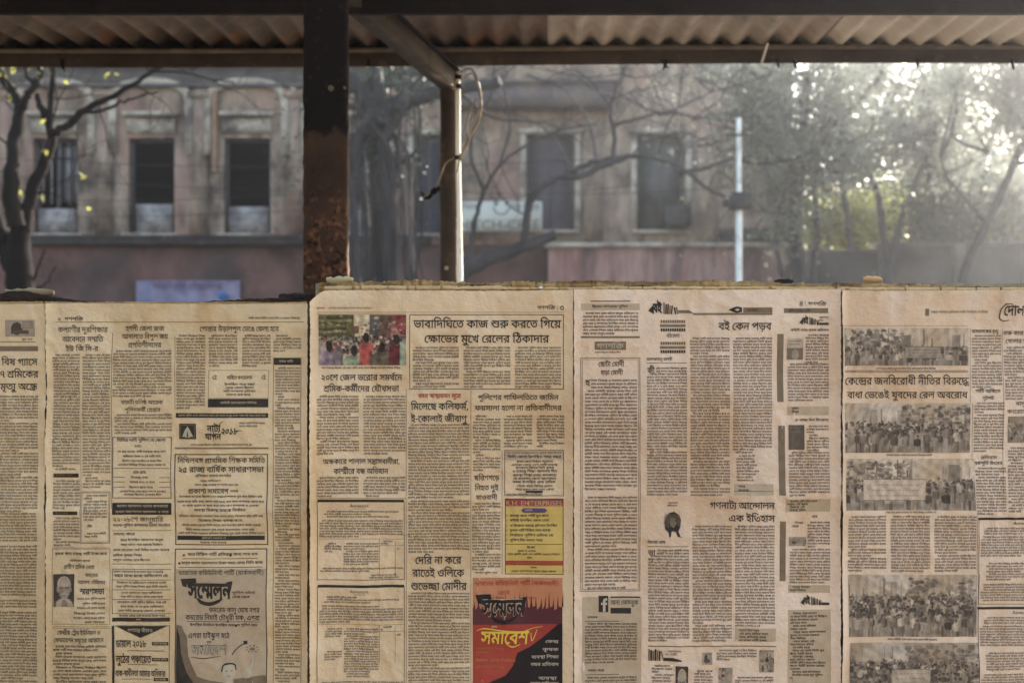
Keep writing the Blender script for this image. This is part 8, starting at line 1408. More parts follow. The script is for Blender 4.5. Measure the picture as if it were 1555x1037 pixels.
q.line([(300, 908), (306, 914), (318, 916.5), (330, 913), (338, 908)], (3, 5.5, 6, 5, 2.5)); q.text(353, 388, 896, 909, 6.2, para=0, indent=False); q.head("২৫", 273, 283, 897, 904, M_pale, bold=10)
q.head("কমরেড কানু ঘোষ নগর", 317, 395, 922, 929, bold=6).head("কমরেড নিমাই চৌধুরী মঞ্চ, এগরা", 281, 395, 934, 941, bold=6); q.rect(283, 943, 394, 943.7); q.text(288, 391, 946.5, 952, 5, para=0, size=6, indent=False, lastshort=False); q.rect(357, 948, 360, 951)
q.head("এগরা হাইস্কুল মাঠ", 286, 349, 961, 968, bold=8); q.text(310, 330, 972, 976.5, 4.5, para=0)
q.head("সমাবেশ", 291, 346, 979, 992, bold=26).head("সমাবেশ", 291, 346, 979, 992, M_pale, bold=-6, layer=5); q.line([(290, 996), (312, 998), (336, 995)], (.6, 1.4, .5)); q.line([(353, 993), (358, 986), (366, 979), (372, 976)], (1.6, 1.2, 1.6)); q.poly([(369, 973), (375, 972), (376, 977), (371, 978)])
q.poly([(268, 948), (276, 950), (279, 958), (284, 966), (285, 980), (287, 995), (292, 1008), (300, 1026), (320, 1032), (340, 1034), (345, 1078), (268, 1078)], M_mid, 2); q.poly([(268, 952), (273, 966), (275, 990), (284, 1020), (296, 1040), (300, 1078), (268, 1078)], M_ink, 3)
for k in range(9):
    a = 2 * math.pi * k / 9; q.poly([(383 + 1.5 * math.cos(a + 1.2), 985 + 1.5 * math.sin(a + 1.2)), (383 + 11 * math.cos(a), 985 + 7 * math.sin(a)), (383 + 9 * math.cos(a + .35), 985 + 6 * math.sin(a + .35)), (383 + 1.5 * math.cos(a - 1), 985 + 1.5 * math.sin(a - 1))], M_mid, 3)
q.line([(383, 990), (384, 1002), (381, 1014)], (1.6, 2.6, 3.6), M_pale); q.poly([(368, 1020), (373, 1013), (380, 1014), (383, 1020), (380, 1028), (372, 1029)], M_pale, 4)
q.poly([(338, 1016), (341, 1009), (348, 1006), (356, 1008), (359, 1015), (358, 1024), (352, 1030), (345, 1029), (340, 1024)], M_pale, 4); q.line([(338, 1018), (340, 1009), (348, 1006), (357, 1008), (359, 1016)], (1.6, 2.4, 1.6), M_ink, 5); q.line([(344, 1017), (347, 1016.4)], 1, M_ink, 5); q.line([(351, 1016.5), (354, 1017)], 1, M_ink, 5); q.line([(346, 1024), (351, 1025)], .8, M_ink, 5)
q.poly([(344, 1029), (353, 1030), (356, 1078), (341, 1078)], M_pale, 3); q.poly([(355, 1030), (404, 1024), (404, 1078), (358, 1078)], M_mid, 2); q.done()
# middle notices
q = pg.part("boxed_notice"); q.frame(171, 663.5, 261, 756, .9); q.text(178, 252, 665.5, 672, 6, M_ink, 0, size=6.8, indent=False, lastshort=False); q.text(205, 230, 675, 679.5, 4.6, para=0, indent=False)
for y in (683, 690, 697, 703): q.text(178, 254, y, y + 5, 5, para=0, center=True)
q.rect(173, 710, 259, 710.7); q.text(203, 230, 714, 720, 5.6, M_ink, 0, size=6.4, indent=False)
for y in (722, 729, 737): q.text(196, 238, y, y + 5, 5, para=0, indent=False, center=True).rect(173, y + 2, 190, y + 2.7).rect(243, y + 2, 259, y + 2.7)
q.text(180, 254, 743.5, 753, 4.8, para=0, center=True); q.done()
q = pg.part("black_strip"); q.rect(171, 763, 261, 781).text(178, 256, 765.5, 771, 5.4, M_grey, 0, layer=4, size=6.2, indent=False, lastshort=False).text(176, 257, 774, 779.5, 5.4, M_grey, 0, layer=4, size=5.8, indent=False, lastshort=False); q.done()
q = pg.part("boxed_notice"); q.head("২২-২৮শে জানুয়ারি", 172, 248, 785.5, 791.5, bold=4); q.text(172, 258, 795, 801, 5.6, M_ink, 0, size=6.4, indent=False, lastshort=False); q.rect(171, 805, 260, 805.6)
for y, z in ((808.5, 6.4), (817, 5), (824, 5), (832, 5), (840, 5.4), (847, 4.8)): q.text(173, 258, y, y + 5, 5, para=0, size=z, center=z == 5, indent=False)
q.rect(171, 855, 261, 855.7).rect(171, 863, 261, 863.7).rect(171, 863.7, 171.7, 932).text(173, 259, 865, 869, 4.4, para=0, indent=False); q.text(174, 256, 870.5, 876.5, 5.8, M_ink, 0, size=6.6, indent=False, lastshort=False)
for y in (879, 894, 909, 930.5): q.rect(171, y, 260, y + .7)
for y in (881.5, 887.5, 897, 903, 911.5, 918, 924.5, 932): q.text(174, 258, y, y + 4.6, 4.6, para=0, center=True, size=5)
q.rect(171, 937, 258, 943); q.text(203, 224, 938, 942, 4, M_grey, 0, layer=4); q.done()
q = pg.part("boxed_notice", "framed notice with a black pointed flap at its top"); q.frame(170.5, 949, 258, 1079, .8); q.rect(171, 950, 174, 1078)
q.poly([(176, 950), (254, 950), (213, 968)]); q.head("গণতন্ত্র বাঁচাও", 194, 232, 954, 959, M_pale, 2, 4)
q.head("ডায়াল ২০১৮", 176, 222, 972, 982, bold=18).head("লুঠের পঞ্চায়েত", 176, 230, 995.5, 1006, bold=18).head("বাক-স্বাধীনতা আমার অধিকার", 175, 252, 1018, 1026, bold=16)
for x0, y in ((231, 974), (231, 998), (234, 1028)): q.rect(x0, y, 256, y + 5).text(x0 + 2, 254, y + .5, y + 4.5, 4, M_grey, 0, layer=4, indent=False, lastshort=False)
q.rect(193, 987, 250, 987.9).rect(194, 1008, 240, 1008.7).rect(184, 1030, 230, 1030.7).text(180, 250, 1036, 1076, 5, center=True); q.done()
# memorial notice
q = pg.part("memorial_notice", "memorial notice beside a small portrait"); q.frame(80.5, 832.5, 168, 947, .6, M_mid); q.text(84, 163, 837.5, 843.5, 5.6, M_ink, 0, size=6.4, indent=False, lastshort=False); q.text(107, 138, 848, 853, 5, M_ink, 0, indent=False, lastshort=False)
q.head("প্রবীণ শ্রমিক নেতা", 98, 145, 857.5, 863, bold=6).head("কমরেড", 130, 150, 870, 875, bold=4).head("অশ্রুকণা ভৌমিকের", 118, 161, 881, 886, bold=6).head("স্মরণসভা", 121, 159, 893.5, 901.5, bold=18)
for y, a in ((906, 118), (913.5, 126), (920, 118), (928, 113), (935, 112), (941, 130)): q.text(a, 160, y, y + 4.8, 4.8, para=0, indent=False, lastshort=False)
q.rect(81, 950, 168, 950.6, M_mid).rect(81, 952.5, 168, 953.1, M_mid); q.done()
picture(pg, 82, 871, 113, 920.5, "portrait of an elderly man in spectacles on a dark ground", portrait(), .75)
hd(pg, [("কেন্দ্রীয় ট্রেড ইউনিয়ন ও", 88, 153, 956.5, 962.5), ("ফেডারেশন সমূহের আহ্বানে", 83, 158, 968, 974)], bold=8)
tx(pg, 81, 162, 978, 1074, 5.4, para=.3)

# ---- page 3
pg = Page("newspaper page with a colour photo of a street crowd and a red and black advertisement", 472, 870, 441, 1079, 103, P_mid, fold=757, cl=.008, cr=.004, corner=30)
q = pg.part("page_header"); q.text(482, 494, 466, 470, 4.4, M_redink, 0, indent=False, lastshort=False); q.text(499, 565, 466, 470, 4.2, M_mid, 0, indent=False, lastshort=False); q.head("গণশক্তি", 816, 843, 465, 470).head("৩", 850, 856, 464, 471.5); q.rect(846, 464, 846.5, 472, M_mid).rect(482, 474, 858, 474.5, M_mid).rect(482, 476.6, 616, 477, M_mid); q.done()
picture(pg, 484, 478, 617, 554.5, "colour photo of a crowd seen from behind in a narrow street", colour_crowd, .8)
tx(pg, 488, 608, 556.5, 561, 4.4, para=0, indent=False, lastshort=False)
q = pg.part("lead_story_frame"); q.frame(622, 477.5, 856, 591, .9); q.done()
hd(pg, [("ভাবাদিঘিতে কাজ শুরু করতে গিয়ে", 628, 852, 486.6, 497.8), ("ক্ষোভের মুখে রেলের ঠিকাদার", 645, 834, 509.3, 520.2)], "two-line lead headline in large letters", bold=11)
for a, b in ((627, 697), (704, 775), (782, 852)): tx(pg, a, b, 526, 588)
hd(pg, [("২০শে জেল ভরোর সমর্থনে", 488, 611, 569, 577.5), ("শ্রমিক-কর্মীদের যৌথসভা", 492, 606, 586, 594.5)])
tx(pg, 482, 545, 600, 692); tx(pg, 552, 616, 600, 692)
hd(pg, [("খবর স্বাস্থ্যভবন সূত্রে", 635, 700, 598, 604)], "small red headline", M_redink, 16)
hd(pg, [("মিলেছে কলিফর্ম,", 624, 711, 612.5, 622), ("ই-কোলাই জীবাণু", 624, 710, 631.5, 640.5)], bold=12)
tx(pg, 620, 713, 643, 756, para=.05); tx(pg, 620, 713, 758, 838, para=.05)
hd(pg, [("পুলিশের গাফিলতিতে জামিন", 726, 848, 600, 607), ("ফয়সালা হলো না প্রতিবাদীদের", 721, 853, 616, 623)])
tx(pg, 718, 760, 630, 718); tx(pg, 765, 808, 630, 680); tx(pg, 815, 857, 630, 680)
hd(pg, [("অন্ধকারে পালাল সন্ত্রাসবাদীরা,", 491, 607, 697, 704), ("কাশ্মীরে বন্ধ অভিযান", 507, 590, 711.5, 719)])
tx(pg, 482, 545, 723, 753); tx(pg, 552, 616, 723, 753)
hd(pg, [("ছত্তিশগড়ে", 720, 758, 722, 729), ("নিহত দুই", 721, 757, 737, 744), ("মাওবাদী", 723, 755, 751.5, 757.5)])
tx(pg, 717, 760, 762, 872)
hd(pg, [("দেরি না করে", 631, 701, 845, 855.5), ("রাতেই ওলিকে", 626, 705, 864.5, 875), ("শুভেচ্ছা মোদীর", 624, 709, 884.5, 895)], bold=12)
tx(pg, 620, 713, 898, 1076, para=.05)
rules(pg, [(616.8, 592, 617.4, 1076), (714.8, 592, 715.4, 1076), (762.2, 683, 762.8, 872), (482, 755.3, 617, 755.9)], M_mid)
for yy, ye in ((757.5, 879.5), (887, 1078)):
    q = pg.part("tender_notice", None); q.frame(482, yy + 3, 614.5, ye, .8); q.rect(483, yy, 614, yy + 4)
    q.head("Annexure", 532, 560, yy + 7, yy + 12, lat=True); q.rect(537, yy + 14, 556, yy + 14.6)
    q.text(492, 606, yy + 17, yy + 28, 3.9, para=.2, size=3.8); q.text(485, 612, yy + 31, yy + 59, 4.0, para=.1, size=4.0)
    q.rect(484, yy + 60, 613, yy + 60.5, M_mid).rect(576, yy + 60, 576.6, min(ye, yy + 118), M_mid).rect(600, yy + 64, 600.5, min(ye, yy + 118), M_mid).rect(576, yy + 70, 613, yy + 70.5, M_mid)
    q.text(493, 519, yy + 66, yy + 80, 3.8, size=3.8); q.text(522, 575, yy + 66, yy + 99, 3.8, size=3.8); q.text(578, 597, yy + 62, yy + 69, 3.8, size=3.6); q.text(603, 611, yy + 74, yy + 78, 3.8, para=0, indent=False)
    if yy < 800: q.text(486, 612, yy + 103, yy + 111, 3.8, size=3.8, para=.3); q.text(560, 606, yy + 113, yy + 120, 3.8, center=True, size=3.8)
    if yy > 800: q.text(493, 519, yy + 100, yy + 117, 3.8, size=3.8); q.text(522, 575, yy + 100, yy + 142, 3.8, size=3.8); q.text(486, 612, yy + 146, yy + 186, 3.8, size=3.8)
    q.done()
q = pg.part("boxed_notice", "shaded notice in a double frame"); q.rect(767, 684, 855, 698, M_grey, 1).frame(766, 683, 856, 752, .8); q.text(769, 853, 685, 690, 4.8, M_mid, 0, indent=False, lastshort=False); q.text(771, 852, 691, 696.5, 5.4, M_ink, 0, size=6.4, indent=False, lastshort=False)
for y, z in ((698, 5), (703, 5), (707.5, 5), (713, 6.2), (719, 6.2), (724, 6), (729, 5.6), (735, 5.4), (740, 5)): q.text(776, 848, y, y + 5, 5, M_ink if z > 5.5 else None, 0, size=z, center=True)
q.rect(798, 744, 824, 747.5); q.text(769, 853, 748, 751.5, 4, para=0, indent=False); q.done()
M_adyel = nmat("yellow_ink", (.52, .335, .09), (.58, .39, .125), scale=40, rough=.8, spec=.2); M_adred = nmat("dull_red_ink", (.30, .045, .03), (.36, .06, .04), scale=40, rough=.8, spec=.2); M_adpur = nmat("purple_ink", (.10, .065, .15), rough=.8, spec=.2); M_orange = nmat("orange_ink", (.40, .13, .05), rough=.8, spec=.2)
q = pg.part("trade_advertisement", "yellow trade advertisement with a red title band and an orange-red strip"); q.rect(767, 756, 855.5, 871, M_adyel, 1).frame(767, 756, 855.5, 871.5, .9); q.rect(768, 757, 854.5, 767.5, M_adred, 2); q.head("R.H. ENTERPRISES", 769, 853, 759.5, 766.5, M_pale, lat=True, layer=4)
q.poly([(791, 774), (795, 770.5), (827, 770.5), (831, 774), (827, 777.5), (795, 777.5)], M_adpur, 3); q.text(797, 825, 771.8, 776, 4.2, M_grey, 0, layer=5, indent=False)
for k, y in enumerate((780, 787, 795, 802, 809.5, 817)):
    q.text(769, 771.5, y, y + 5, 5, M_ink, 0, indent=False, size=5); q.text(774, (833, 834, 846, 836, 840, 824)[k], y, y + 5, 5, M_ink, 0, indent=False, size=5.6, lastshort=False)
q.rect(768, 825, 854, 825.8); q.text(796, 826, 828, 833, 5, M_ink, 0, size=5.6); q.text(782, 840, 833.5, 838, 4.6, para=0); q.text(771, 850, 838.5, 843, 4.6, para=0, indent=False, lastshort=False); q.text(796, 826, 844, 848.5, 4.6, para=0)
q.rect(767.8, 850.5, 854.8, 857.5, M_adred, 2); q.text(770, 852, 851.8, 856, 4.2, M_orange, 0, layer=4, indent=False, lastshort=False); q.text(802, 822, 859, 863, 4.2, para=0); q.text(776, 844, 864.5, 869, 4.6, M_ink, 0, indent=False, lastshort=False); q.done()
# red advertisement
M_salmon = nmat("salmon_ink", (.44, .165, .075), (.50, .20, .10), scale=20, rough=.8, spec=.2); M_crim = nmat("crimson_ink", (.29, .036, .026), (.38, .065, .04), scale=14, rough=.8, spec=.2); M_black = nmat("black_ink", (.018, .012, .012), (.03, .02, .018), scale=14, rough=.8, spec=.2); M_gold = nmat("gold_ink", (.66, .42, .06), rough=.8, spec=.2); M_maroon = nmat("maroon_ink", (.085, .022, .024), (.12, .035, .032), scale=9, rough=.8, spec=.2)
q = pg.part("rally_advertisement", "red, salmon and black advertisement with gold brushed lettering"); q.rect(718, 876.5, 854, 946, M_salmon, 1); q.rect(718, 944, 854, 1078, M_crim, 1)
r_ = np.random.default_rng(77); sil = [(718, 947), (718, 922)]; x = 719
while x < 853: sil.append((x, 924 - r_.uniform(0, 4))); sil.append((x + r_.uniform(1, 2.5), 908 - 10 * r_.random() + 6 * (x < 735))); sil.append((x + r_.uniform(2.6, 4), 927 - r_.uniform(0, 7))); x += r_.uniform(4.5, 8)
sil += [(854, 920), (854, 947)]
q.poly(sil, M_maroon, 2); q.poly([(854, 946), (848, 947), (826, 966), (806, 980), (786, 990), (779, 1010), (768, 1025), (740, 1037), (735, 1078), (854, 1078)], M_black, 3)
q.head("ভারতের কমিউনিস্ট পার্টি (মার্কসবাদী)", 722, 848, 882.5, 888.5, M_adred, 6, 3).head("২৫তম", 756, 774, 896, 902, M_adred, 4, 3); q.text(752, 780, 904.5, 910, 5, M_adred, 0, indent=False); q.text(802, 828, 906, 911, 4.6, M_adred, 0, indent=False)
q.head("সম্মেলন", 731, 797, 911, 933, M_grey, 64, 4).head("সম্মেলন", 731, 797, 911, 933, M_black, 36, 5); q.poly([(722, 902), (745, 901), (747, 909), (731, 911), (731, 916), (726, 914)], M_black, 5); q.poly([(788, 908), (800, 906), (798, 917), (795, 930), (791, 929), (792, 915), (788, 914)], M_black, 5)
q.line([(747, 934), (753, 940), (765, 943), (777, 940), (785, 934)], (3, 5.5, 6, 5, 2.5), M_black, 5)
q.head("সমাবেশ", 729, 802, 958, 976, M_gold, 20, 4, slant=.1); q.line([(724, 956), (736, 953), (760, 956), (792, 958), (810, 953), (824, 951)], (.8, 2, 1.4, 1, .6), M_gold, 4); q.line([(768, 976), (778, 981), (790, 977)], (1, 2.4, .8), M_gold, 4); q.line([(806, 960), (808, 972), (816, 955)], (1.2, 1.4, .8), M_gold, 4)
q.text(746, 766, 948, 953, 4.8, M_pale, 0, indent=False)
for y, e, m in ((982, 765, M_orange), (988, 742, M_orange), (1000, 783, M_salmon), (1010, 766, M_orange)): q.text(722, e, y, y + 5, 5, m, 0, indent=False, size=6, lastshort=False, layer=4)
for y, a in ((971, 828), (983, 824), (994, 807), (1005, 806), (1026, 818), (1034, 805)): q.text(a, 848, y, y + 6, 6, M_pale, 0, indent=False, size=7.4, lastshort=False, layer=5)
q.done()

# ---- page 4
pg = Page("newspaper page with a book logo, film-strip ornaments and vertical grey bars", 871.5, 1274.5, 440, 1079, 104, P_bright, fold=752, cl=.004, cr=.007)
q = pg.part("editorial_box"); q.rect(897, 456.5, 957, 458.2, M_mid).rect(882, 461, 971, 471, M_grey, 1); q.text(899, 953, 463.5, 468.5, 5, M_ink, 0, size=5.6, indent=False, lastshort=False); q.text(885, 969, 473.5, 509, 5.1, M_ink, .15, size=4.8); q.rect(882, 510.5, 971.5, 513.3, M_mid); q.done()
q = pg.part("masthead", "dark masthead box with pale lettering"); q.rect(903, 518.5, 950.5, 531.3, M_mid, 1).head("গণশক্তি", 906, 947, 522, 529, M_pale, 14, 3); q.text(903, 951, 533, 537, 4, para=0, indent=False); q.done()
q = pg.part("editorial_frame"); q.frame(881.5, 543, 972, 897, .7).frame(884, 545.5, 969.5, 894.5, .6, M_mid); q.done()
hd(pg, [("ছোটা মোদী", 909, 948, 549.5, 556.5), ("বড়া মোদী", 912, 946, 562.5, 569)], bold=8)
q = pg.part("text_column"); q.head("হু", 888.5, 896, 577, 585, bold=14); q.text(897, 967, 575, 591, 5.3, size=4.8, indent=False, para=0, lastshort=False); q.text(888, 967, 591, 744, 5.3, size=4.8, para=.05); q.text(888, 967, 752, 893, 5.3, size=4.8, para=.05); q.done()
q = pg.part("social_column", "grey tinted column headed by a square letter f emblem"); q.rect(884, 906, 974, 1078, M_grey, 1); q.rect(909, 904, 923.5, 928.5)
q.poly([(915.4, 928), (915.4, 917.6), (912.6, 917.6), (912.6, 914.2), (915.4, 914.2), (915.4, 911.6), (916.6, 908.6), (919.4, 907.4), (922, 907.6), (922, 910.8), (920.2, 910.9), (919.3, 912), (919.3, 914.2), (922, 914.2), (921.6, 917.6), (919.3, 917.6), (919.3, 928)], M_pale, 4)
q.rect(927, 905, 972, 907); q.head("অন্য ফেসবুক", 927, 969, 911, 917.5, bold=4); q.rect(927, 922, 958, 930.5); q.text(888, 914, 934, 939, 5, M_ink, 0, size=5.4); q.rect(888, 941.5, 940, 942.4); q.text(888, 967, 944, 1009, 4.55); q.text(888, 933, 1015, 1020, 5, M_ink, 0, size=5.6); q.rect(888, 1023, 940, 1023.8); q.text(888, 967, 1026, 1074); q.done()
def booklogo(q, x, y, s):
    q.poly([(x, y + 13 * s), (x + 8 * s, y + 4 * s), (x + 9 * s, y + 18 * s)]); q.head("বই", x + 7 * s, x + 21 * s, y + 3 * s, y + 15 * s, bold=46)
    for k in range(7):
        w = 2.6 * s; xx = x + 23 * s + k * w * 1.12; h = (18 - 1.2 * k - (k % 2) * 1.5) * s
        q.poly([(xx + k * .3 * s, y + 18 * s - h), (xx + w * .8 + k * .3 * s, y + 18 * s - h), (xx + w * .85 + (.6 * k * s if k > 4 else 0), y + 18 * s), (xx + (.6 * k * s if k > 4 else 0), y + 18 * s)], M_ink if k % 3 else M_mid)
q = pg.part("section_logo", "logo of a word, a row of books and a fountain pen"); booklogo(q, 984, 459, 1.0); q.poly([(1030, 471), (1046, 471), (1053, 475.5), (1030, 475.5)], M_mid); q.rect(1052, 475.3, 1172, 478.3, M_mid)
q.poly([(1106, 470.5), (1113, 467), (1118, 465.5), (1126, 467), (1126, 474), (1118, 475.2), (1113, 474)]); q.poly([(1115, 470.5), (1119, 468.4), (1123, 470.5), (1119, 472.6)], M_pale, 4); q.rect(1128, 467, 1172, 475, M_mid, 1); q.text(1134, 1168, 469, 473.5, 4.6, M_ink, 0, indent=False); q.done()
q = pg.part("film_strip", "two film-strip ornaments with a line of lettering between them")
for y in (486, 519):
    for k in range(11): q.rect(1003 + k * 3.5, y, 1005.6 + k * 3.5, y + 4.6, M_mid).rect(1003 + k * 3.5, y + 12.6, 1005.6 + k * 3.5, y + 17.2, M_ink)
    q.rect(1002, y + 6.6, 1041, y + 10.6, M_mid)
q.head("বইমেলা", 1012, 1032, 507.5, 512.5, bold=4); q.done()
hd(pg, [("বই কেন পড়ব", 1091, 1171, 490.5, 501)], "headline at the right of the film strips", bold=10)
q = pg.part("byline"); q.head("মালেকাবানু কাদরী", 982, 1021, 543.5, 547.5, bold=8); q.rect(982, 550.8, 1043, 551.5); q.done()
q = pg.part("text_column"); q.head("জী", 983, 994, 558.5, 567, bold=12); q.text(996, 1043, 557, 566, 4.55, indent=False, para=0, lastshort=False); q.text(982, 1043, 566, 752, para=.05); q.done()
tx(pg, 1048, 1108, 512, 752, para=.05); tx(pg, 1113, 1172, 512, 690, para=.05); tx(pg, 1118, 1152, 690, 729, para=.1, ragged=.3)
q = pg.part("grey_note"); q.rect(1114, 734, 1173, 751, M_grey, 1); q.text(1116, 1144, 735.5, 741, 5, M_ink, 0, size=5.4); q.text(1116, 1144, 741, 746, 5); q.rect(1114, 744.5, 1172, 745.2); q.done()
q = pg.part("grey_bar"); q.rect(1180, 507, 1189.5, 610, M_mid, 1).rect(1181.5, 646, 1191.5, 751, M_mid, 1).rect(1184, 791, 1193, 882, M_mid, 1); q.done()
q = pg.part("page_header"); q.head("৪", 1214, 1219, 458, 464.5).head("গণশক্তি", 1227, 1255, 459, 464).rect(1222.5, 457, 1223, 465, M_mid); q.rect(1190, 468, 1257.5, 475.5, M_mid, 1); q.text(1196, 1252, 469.8, 474, 4.4, M_ink, 0, indent=False); q.done()
q = pg.part("section_logo", "small copy of the book logo at the page's right"); booklogo(q, 1213, 481, .68); q.rect(1240, 490, 1258, 493.5); q.text(1244, 1258, 480, 489, 4.5, para=0, indent=False); q.text(1200, 1258, 499, 504, 5, M_ink, 0, size=5.4, indent=False, lastshort=False); q.done()
picture(pg, 1195, 514, 1219.5, 546, "small half-tone of a book cover", small_photo('cover'), .8)
tx(pg, 1223, 1258, 507, 551); tx(pg, 1196, 1258, 551, 612, para=.04)
q = pg.part("grey_note"); q.rect(1195, 617, 1258, 630, M_grey, 1); q.text(1197, 1240, 618, 629, 5, M_ink, .2, size=5); q.text(1206, 1258, 635.5, 641, 5, M_ink, 0, size=5.8, indent=False, lastshort=False); q.done()
picture(pg, 1197, 645, 1221, 682.5, "dark book cover", small_photo('book'), .8)
tx(pg, 1224, 1258, 645, 684); tx(pg, 1197, 1259, 685, 751, para=.04)
q = pg.part("grey_note"); q.rect(1192, 757, 1260, 776.5, M_grey, 1); q.text(1194, 1240, 758, 775, 4.6, M_ink, .3, size=5); q.text(1229, 1259, 781.5, 787, 5, M_ink, 0, size=5.6); q.done()
picture(pg, 1198, 815, 1224, 828.5, "small half-tone of rooftops", small_photo('x'), .8); tx(pg, 1203, 1220, 791, 802, 5, para=.5)
tx(pg, 1226, 1260, 791, 831); tx(pg, 1199, 1260, 832, 885, para=.05)
q = pg.part("grey_note"); q.rect(1197, 888, 1260, 899.5, M_grey, 1); q.text(1199, 1230, 889, 898, 4.6, M_ink, .3, size=5); booklogo(q, 1215, 905, .72); q.rect(1243, 914, 1259, 918); q.done()
q = pg.part("grey_column"); q.rect(1196, 925, 1261, 1078, M_grey, 1); q.text(1199, 1257, 928, 1076, 4.7, M_ink, .3, size=4.8, ragged=.4); q.done()
hd(pg, [("গণনাট্য আন্দোলন", 1078, 1175, 762.3, 772), ("এক ইতিহাস", 1107, 1176, 782, 791.5)], "two-line headline below the fold", bold=10)
q = pg.part("portrait_sketch", "ink sketch of a long-haired head"); q.text(1012, 1032, 761, 769, 4.2, para=0, center=True); q.poly([(1009, 793), (1011, 784), (1016, 778), (1024, 776.5), (1030, 781), (1034, 788), (1033, 800), (1030, 806), (1033, 814), (1037, 815.5), (1029, 814.5), (1026, 807), (1020, 806), (1018, 815), (1016, 815), (1015, 808), (1010, 803)]); q.poly([(1017, 787), (1022, 785), (1026, 788), (1027, 795), (1023, 801), (1018, 798)], M_mid, 4); q.line([(1018, 790), (1021, 789.5)], .8, M_ink, 5); q.line([(1023, 790), (1025.5, 790.5)], .8, M_ink, 5)
for k in range(12): q.line([(1010 + k * 2, 779 + (k % 3)), (1008 + k * 2.2, 795 + (k % 4) * 2)], .7, M_mid, 5)
q.done()
q = pg.part("byline"); q.head("হিরণ্ময় ঘোষ", 983, 1010, 820.5, 824.5, bold=8); q.rect(983, 828.8, 1044, 829.6); q.done()
q = pg.part("text_column"); q.head("ভা", 984, 995, 835, 843, bold=12); q.text(997, 1046, 833, 842, 4.55, indent=False, para=0, lastshort=False); q.text(984, 1046, 842, 975, para=.05); q.done()
tx(pg, 1051, 1111, 797, 975, para=.05); tx(pg, 1116, 1176, 797, 950, para=.05)
q = pg.part("grey_note"); q.rect(1116, 953, 1177, 973, M_grey, 1); q.text(1118, 1175, 954, 972, 5, M_ink, .2, size=5.2); q.rect(984, 979.5, 1178, 981, M_mid); q.done()
q = pg.part("book_review_heading")
for k in range(6): q.rect(984.5 + k * 3.2, 985 + (k % 3) * 1.4, 987 + k * 3.2, 1003, M_ink if k % 2 else M_mid)
q.line([(1004, 988), (1008, 1003)], 1.6, M_mid); q.text(1010, 1034, 986, 995, 4.8, M_mid, 0, size=5); q.poly([(1008, 998), (1022, 998), (1035, 1002), (1035, 1004), (1008, 1003)]); q.done()
tx(pg, 990, 1024, 1009, 1074, para=.2, ragged=.3)
picture(pg, 1026, 1011, 1045, 1070, "dark small book cover at the page foot", portrait(), .8); picture(pg, 1066, 990, 1081.5, 1008, "tiny square half-tone", small_photo('engine'), .8); picture(pg, 1091, 1013, 1112, 1050, "small mottled half-tone", small_photo('x'), .8); picture(pg, 1153, 986, 1175, 1020, "small half-tone with a dark tree", small_photo('x'), .8)
tx(pg, 1054, 1083, 1016, 1072, para=.2, ragged=.2); tx(pg, 1088, 1149, 985, 1003, para=.3); tx(pg, 1116, 1174, 1026, 1074, para=.1)

# ---- page 5
pg = Page("newspaper page at the right with five grey photos of marching and standing crowds", 1277.5, 1700, 441, 1079, 105, P_bright, fold=778, cl=.006, cr=.003)
q = pg.part("page_header"); q.rect(1404.5, 469, 1410, 479.5, M_mid); q.text(1413, 1500, 471.5, 477, 5, M_mid, 0, indent=False, size=5, lastshort=False); q.rect(1280, 494.4, 1470, 494.9, M_mid); q.done()
q = pg.part("brushed_title", "hand-brushed title cut off by the picture edge"); q.line([(1527, 461), (1519, 470), (1517, 482), (1522, 487), (1532, 486.5)], (1.4, 2, 1.6, 1)); q.head("দোলযাত্রা", 1524, 1584, 465, 479, bold=16); q.line([(1524, 463), (1535, 461.5), (1537, 466)], (1.2, .8)); q.done()
picture(pg, 1280, 498, 1470, 555, "wide photo of a line of people behind a banner", crowd_photo(.82, .5, (.50, .50, .78, .82, .45), .55, n=60))
picture(pg, 1282, 612, 1473, 687, "photo of a crowd standing before dark trees", crowd_photo(.78, .42, None, .62, True, n=60))
picture(pg, 1284, 696, 1480, 774, "photo of demonstrators holding a broad pale banner", crowd_photo(.85, .45, (.14, .40, .62, .82, .85), .62, n=45))
picture(pg, 1288, 872, 1483, 966, "photo of a dense marching crowd with small flags", crowd_photo(.72, .34, None, .5, True, True, n=110))
picture(pg, 1290, 975, 1485, 1070, "photo of a rally with a placard in front, cut off at the foot", crowd_photo(.6, .3, (.33, .42, .63, .72, .62), .55, True, True, n=90))
q = pg.part("captions")
for x0, x1, y in ((1330, 1420, 557.5), (1345, 1414, 688.5), (1344, 1420, 775), (1348, 1422, 968)): q.text(x0, x1, y, y + 4.4, 4.4, None, 0, indent=False, lastshort=False)
q.rect(1281, 562.4, 1469, 563.1).rect(1281, 564.6, 1469, 565.3); q.done()
hd(pg, [("কেন্দ্রের জনবিরোধী নীতির বিরুদ্ধে", 1282, 1471, 573.5, 584), ("বাধা ভেঙেই যুবদের রেল অবরোধ", 1285, 1469, 595, 604.5)], "two-line headline under the banner photo", bold=6)
for a, b in ((1287, 1345), (1352, 1411), (1418, 1481)): tx(pg, a, b, 782, 868)
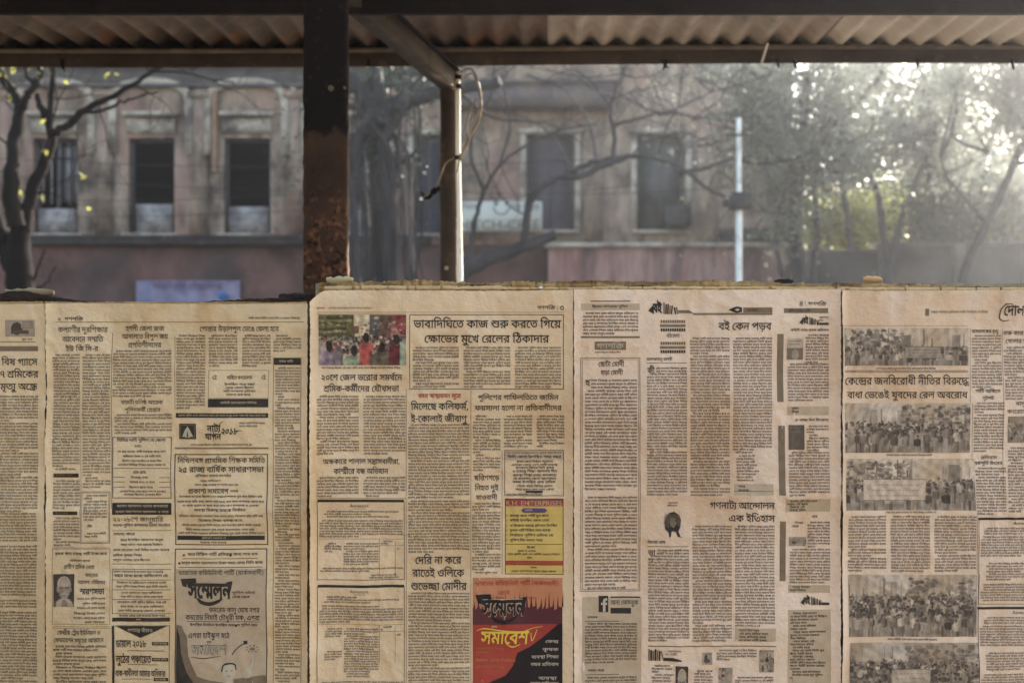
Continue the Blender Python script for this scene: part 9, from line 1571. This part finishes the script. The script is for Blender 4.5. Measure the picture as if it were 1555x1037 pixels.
hd(pg, [("বাসচালকের মৃত্যু", 1475, 1517, 501, 505.5)], bold=14); hd(pg, [("পার্টি অফিসে", 1480, 1518, 591.5, 596), ("লুটপাট", 1491, 1508, 602, 606.5)], bold=10); hd(pg, [("প্রতিবাদ", 1490, 1514, 692.5, 697), ("বর্ষপূর্তি উৎসব", 1480, 1522, 701, 705.5)], bold=8)
tx(pg, 1475, 1521, 508, 588); tx(pg, 1478, 1524, 610, 687); tx(pg, 1481, 1527, 709, 780)
hd(pg, [("বন্ধ কারখানা", 1524, 1571, 503, 508.5), ("খোলার দাবি", 1528, 1569, 515, 521)], bold=4); tx(pg, 1525, 1572, 526, 606)
hd(pg, [("বালুরঘাটে", 1541, 1580, 610, 615.5), ("কংগ্রেসের মিছিল", 1528, 1590, 622, 627.5)], bold=4); picture(pg, 1530, 632, 1590, 672, "photo of a procession cut off by the picture edge", crowd_photo(.5, .25, None, .5, True, n=40)); tx(pg, 1530, 1578, 678, 780)
rules(pg, [(1472.5, 498, 1473, 612), (1475.8, 612, 1476.4, 700), (1482.5, 782, 1483.2, 870), (1485.5, 870, 1486.2, 1076), (1522.6, 500, 1523.1, 780)], M_mid)
for yy, ye in ((785, 917), (921, 1078)):
    q = pg.part("tender_notice"); q.rect(1484, yy, 1660, yy + 3.6); q.frame(1485, yy + 3, 1660, ye, .7); q.head("Annexure", 1538, 1568, yy + 6, yy + 11, lat=True); q.text(1494, 1654, yy + 15, yy + 26, 4, size=4); q.text(1488, 1657, yy + 28, yy + 62, 4, size=4, para=.05); q.text(1496, 1560, yy + 68, yy + 96, 4, size=4); q.text(1565, 1656, yy + 68, yy + 96, 4, size=4); q.text(1488, 1657, yy + 100, yy + 128, 4, size=4, para=.3); q.done()

# ------------------------------------------------------------------ dusty, sunlit air
mv = bpy.data.materials.new("dusty_air"); mv.use_nodes = True
N = mv.node_tree.nodes; N.clear()
vo = N.new("ShaderNodeVolumePrincipled"); vo.inputs["Color"].default_value = (.95, .96, 1, 1); vo.inputs["Density"].default_value = .0024; vo.inputs["Anisotropy"].default_value = .905
oo = N.new("ShaderNodeOutputMaterial"); mv.node_tree.links.new(vo.outputs[0], oo.inputs["Volume"])
hz = MB(); hz.box(-45, 45, -25, 65, -1, 14); tag(hz.build("haze", mv), kind="stuff")
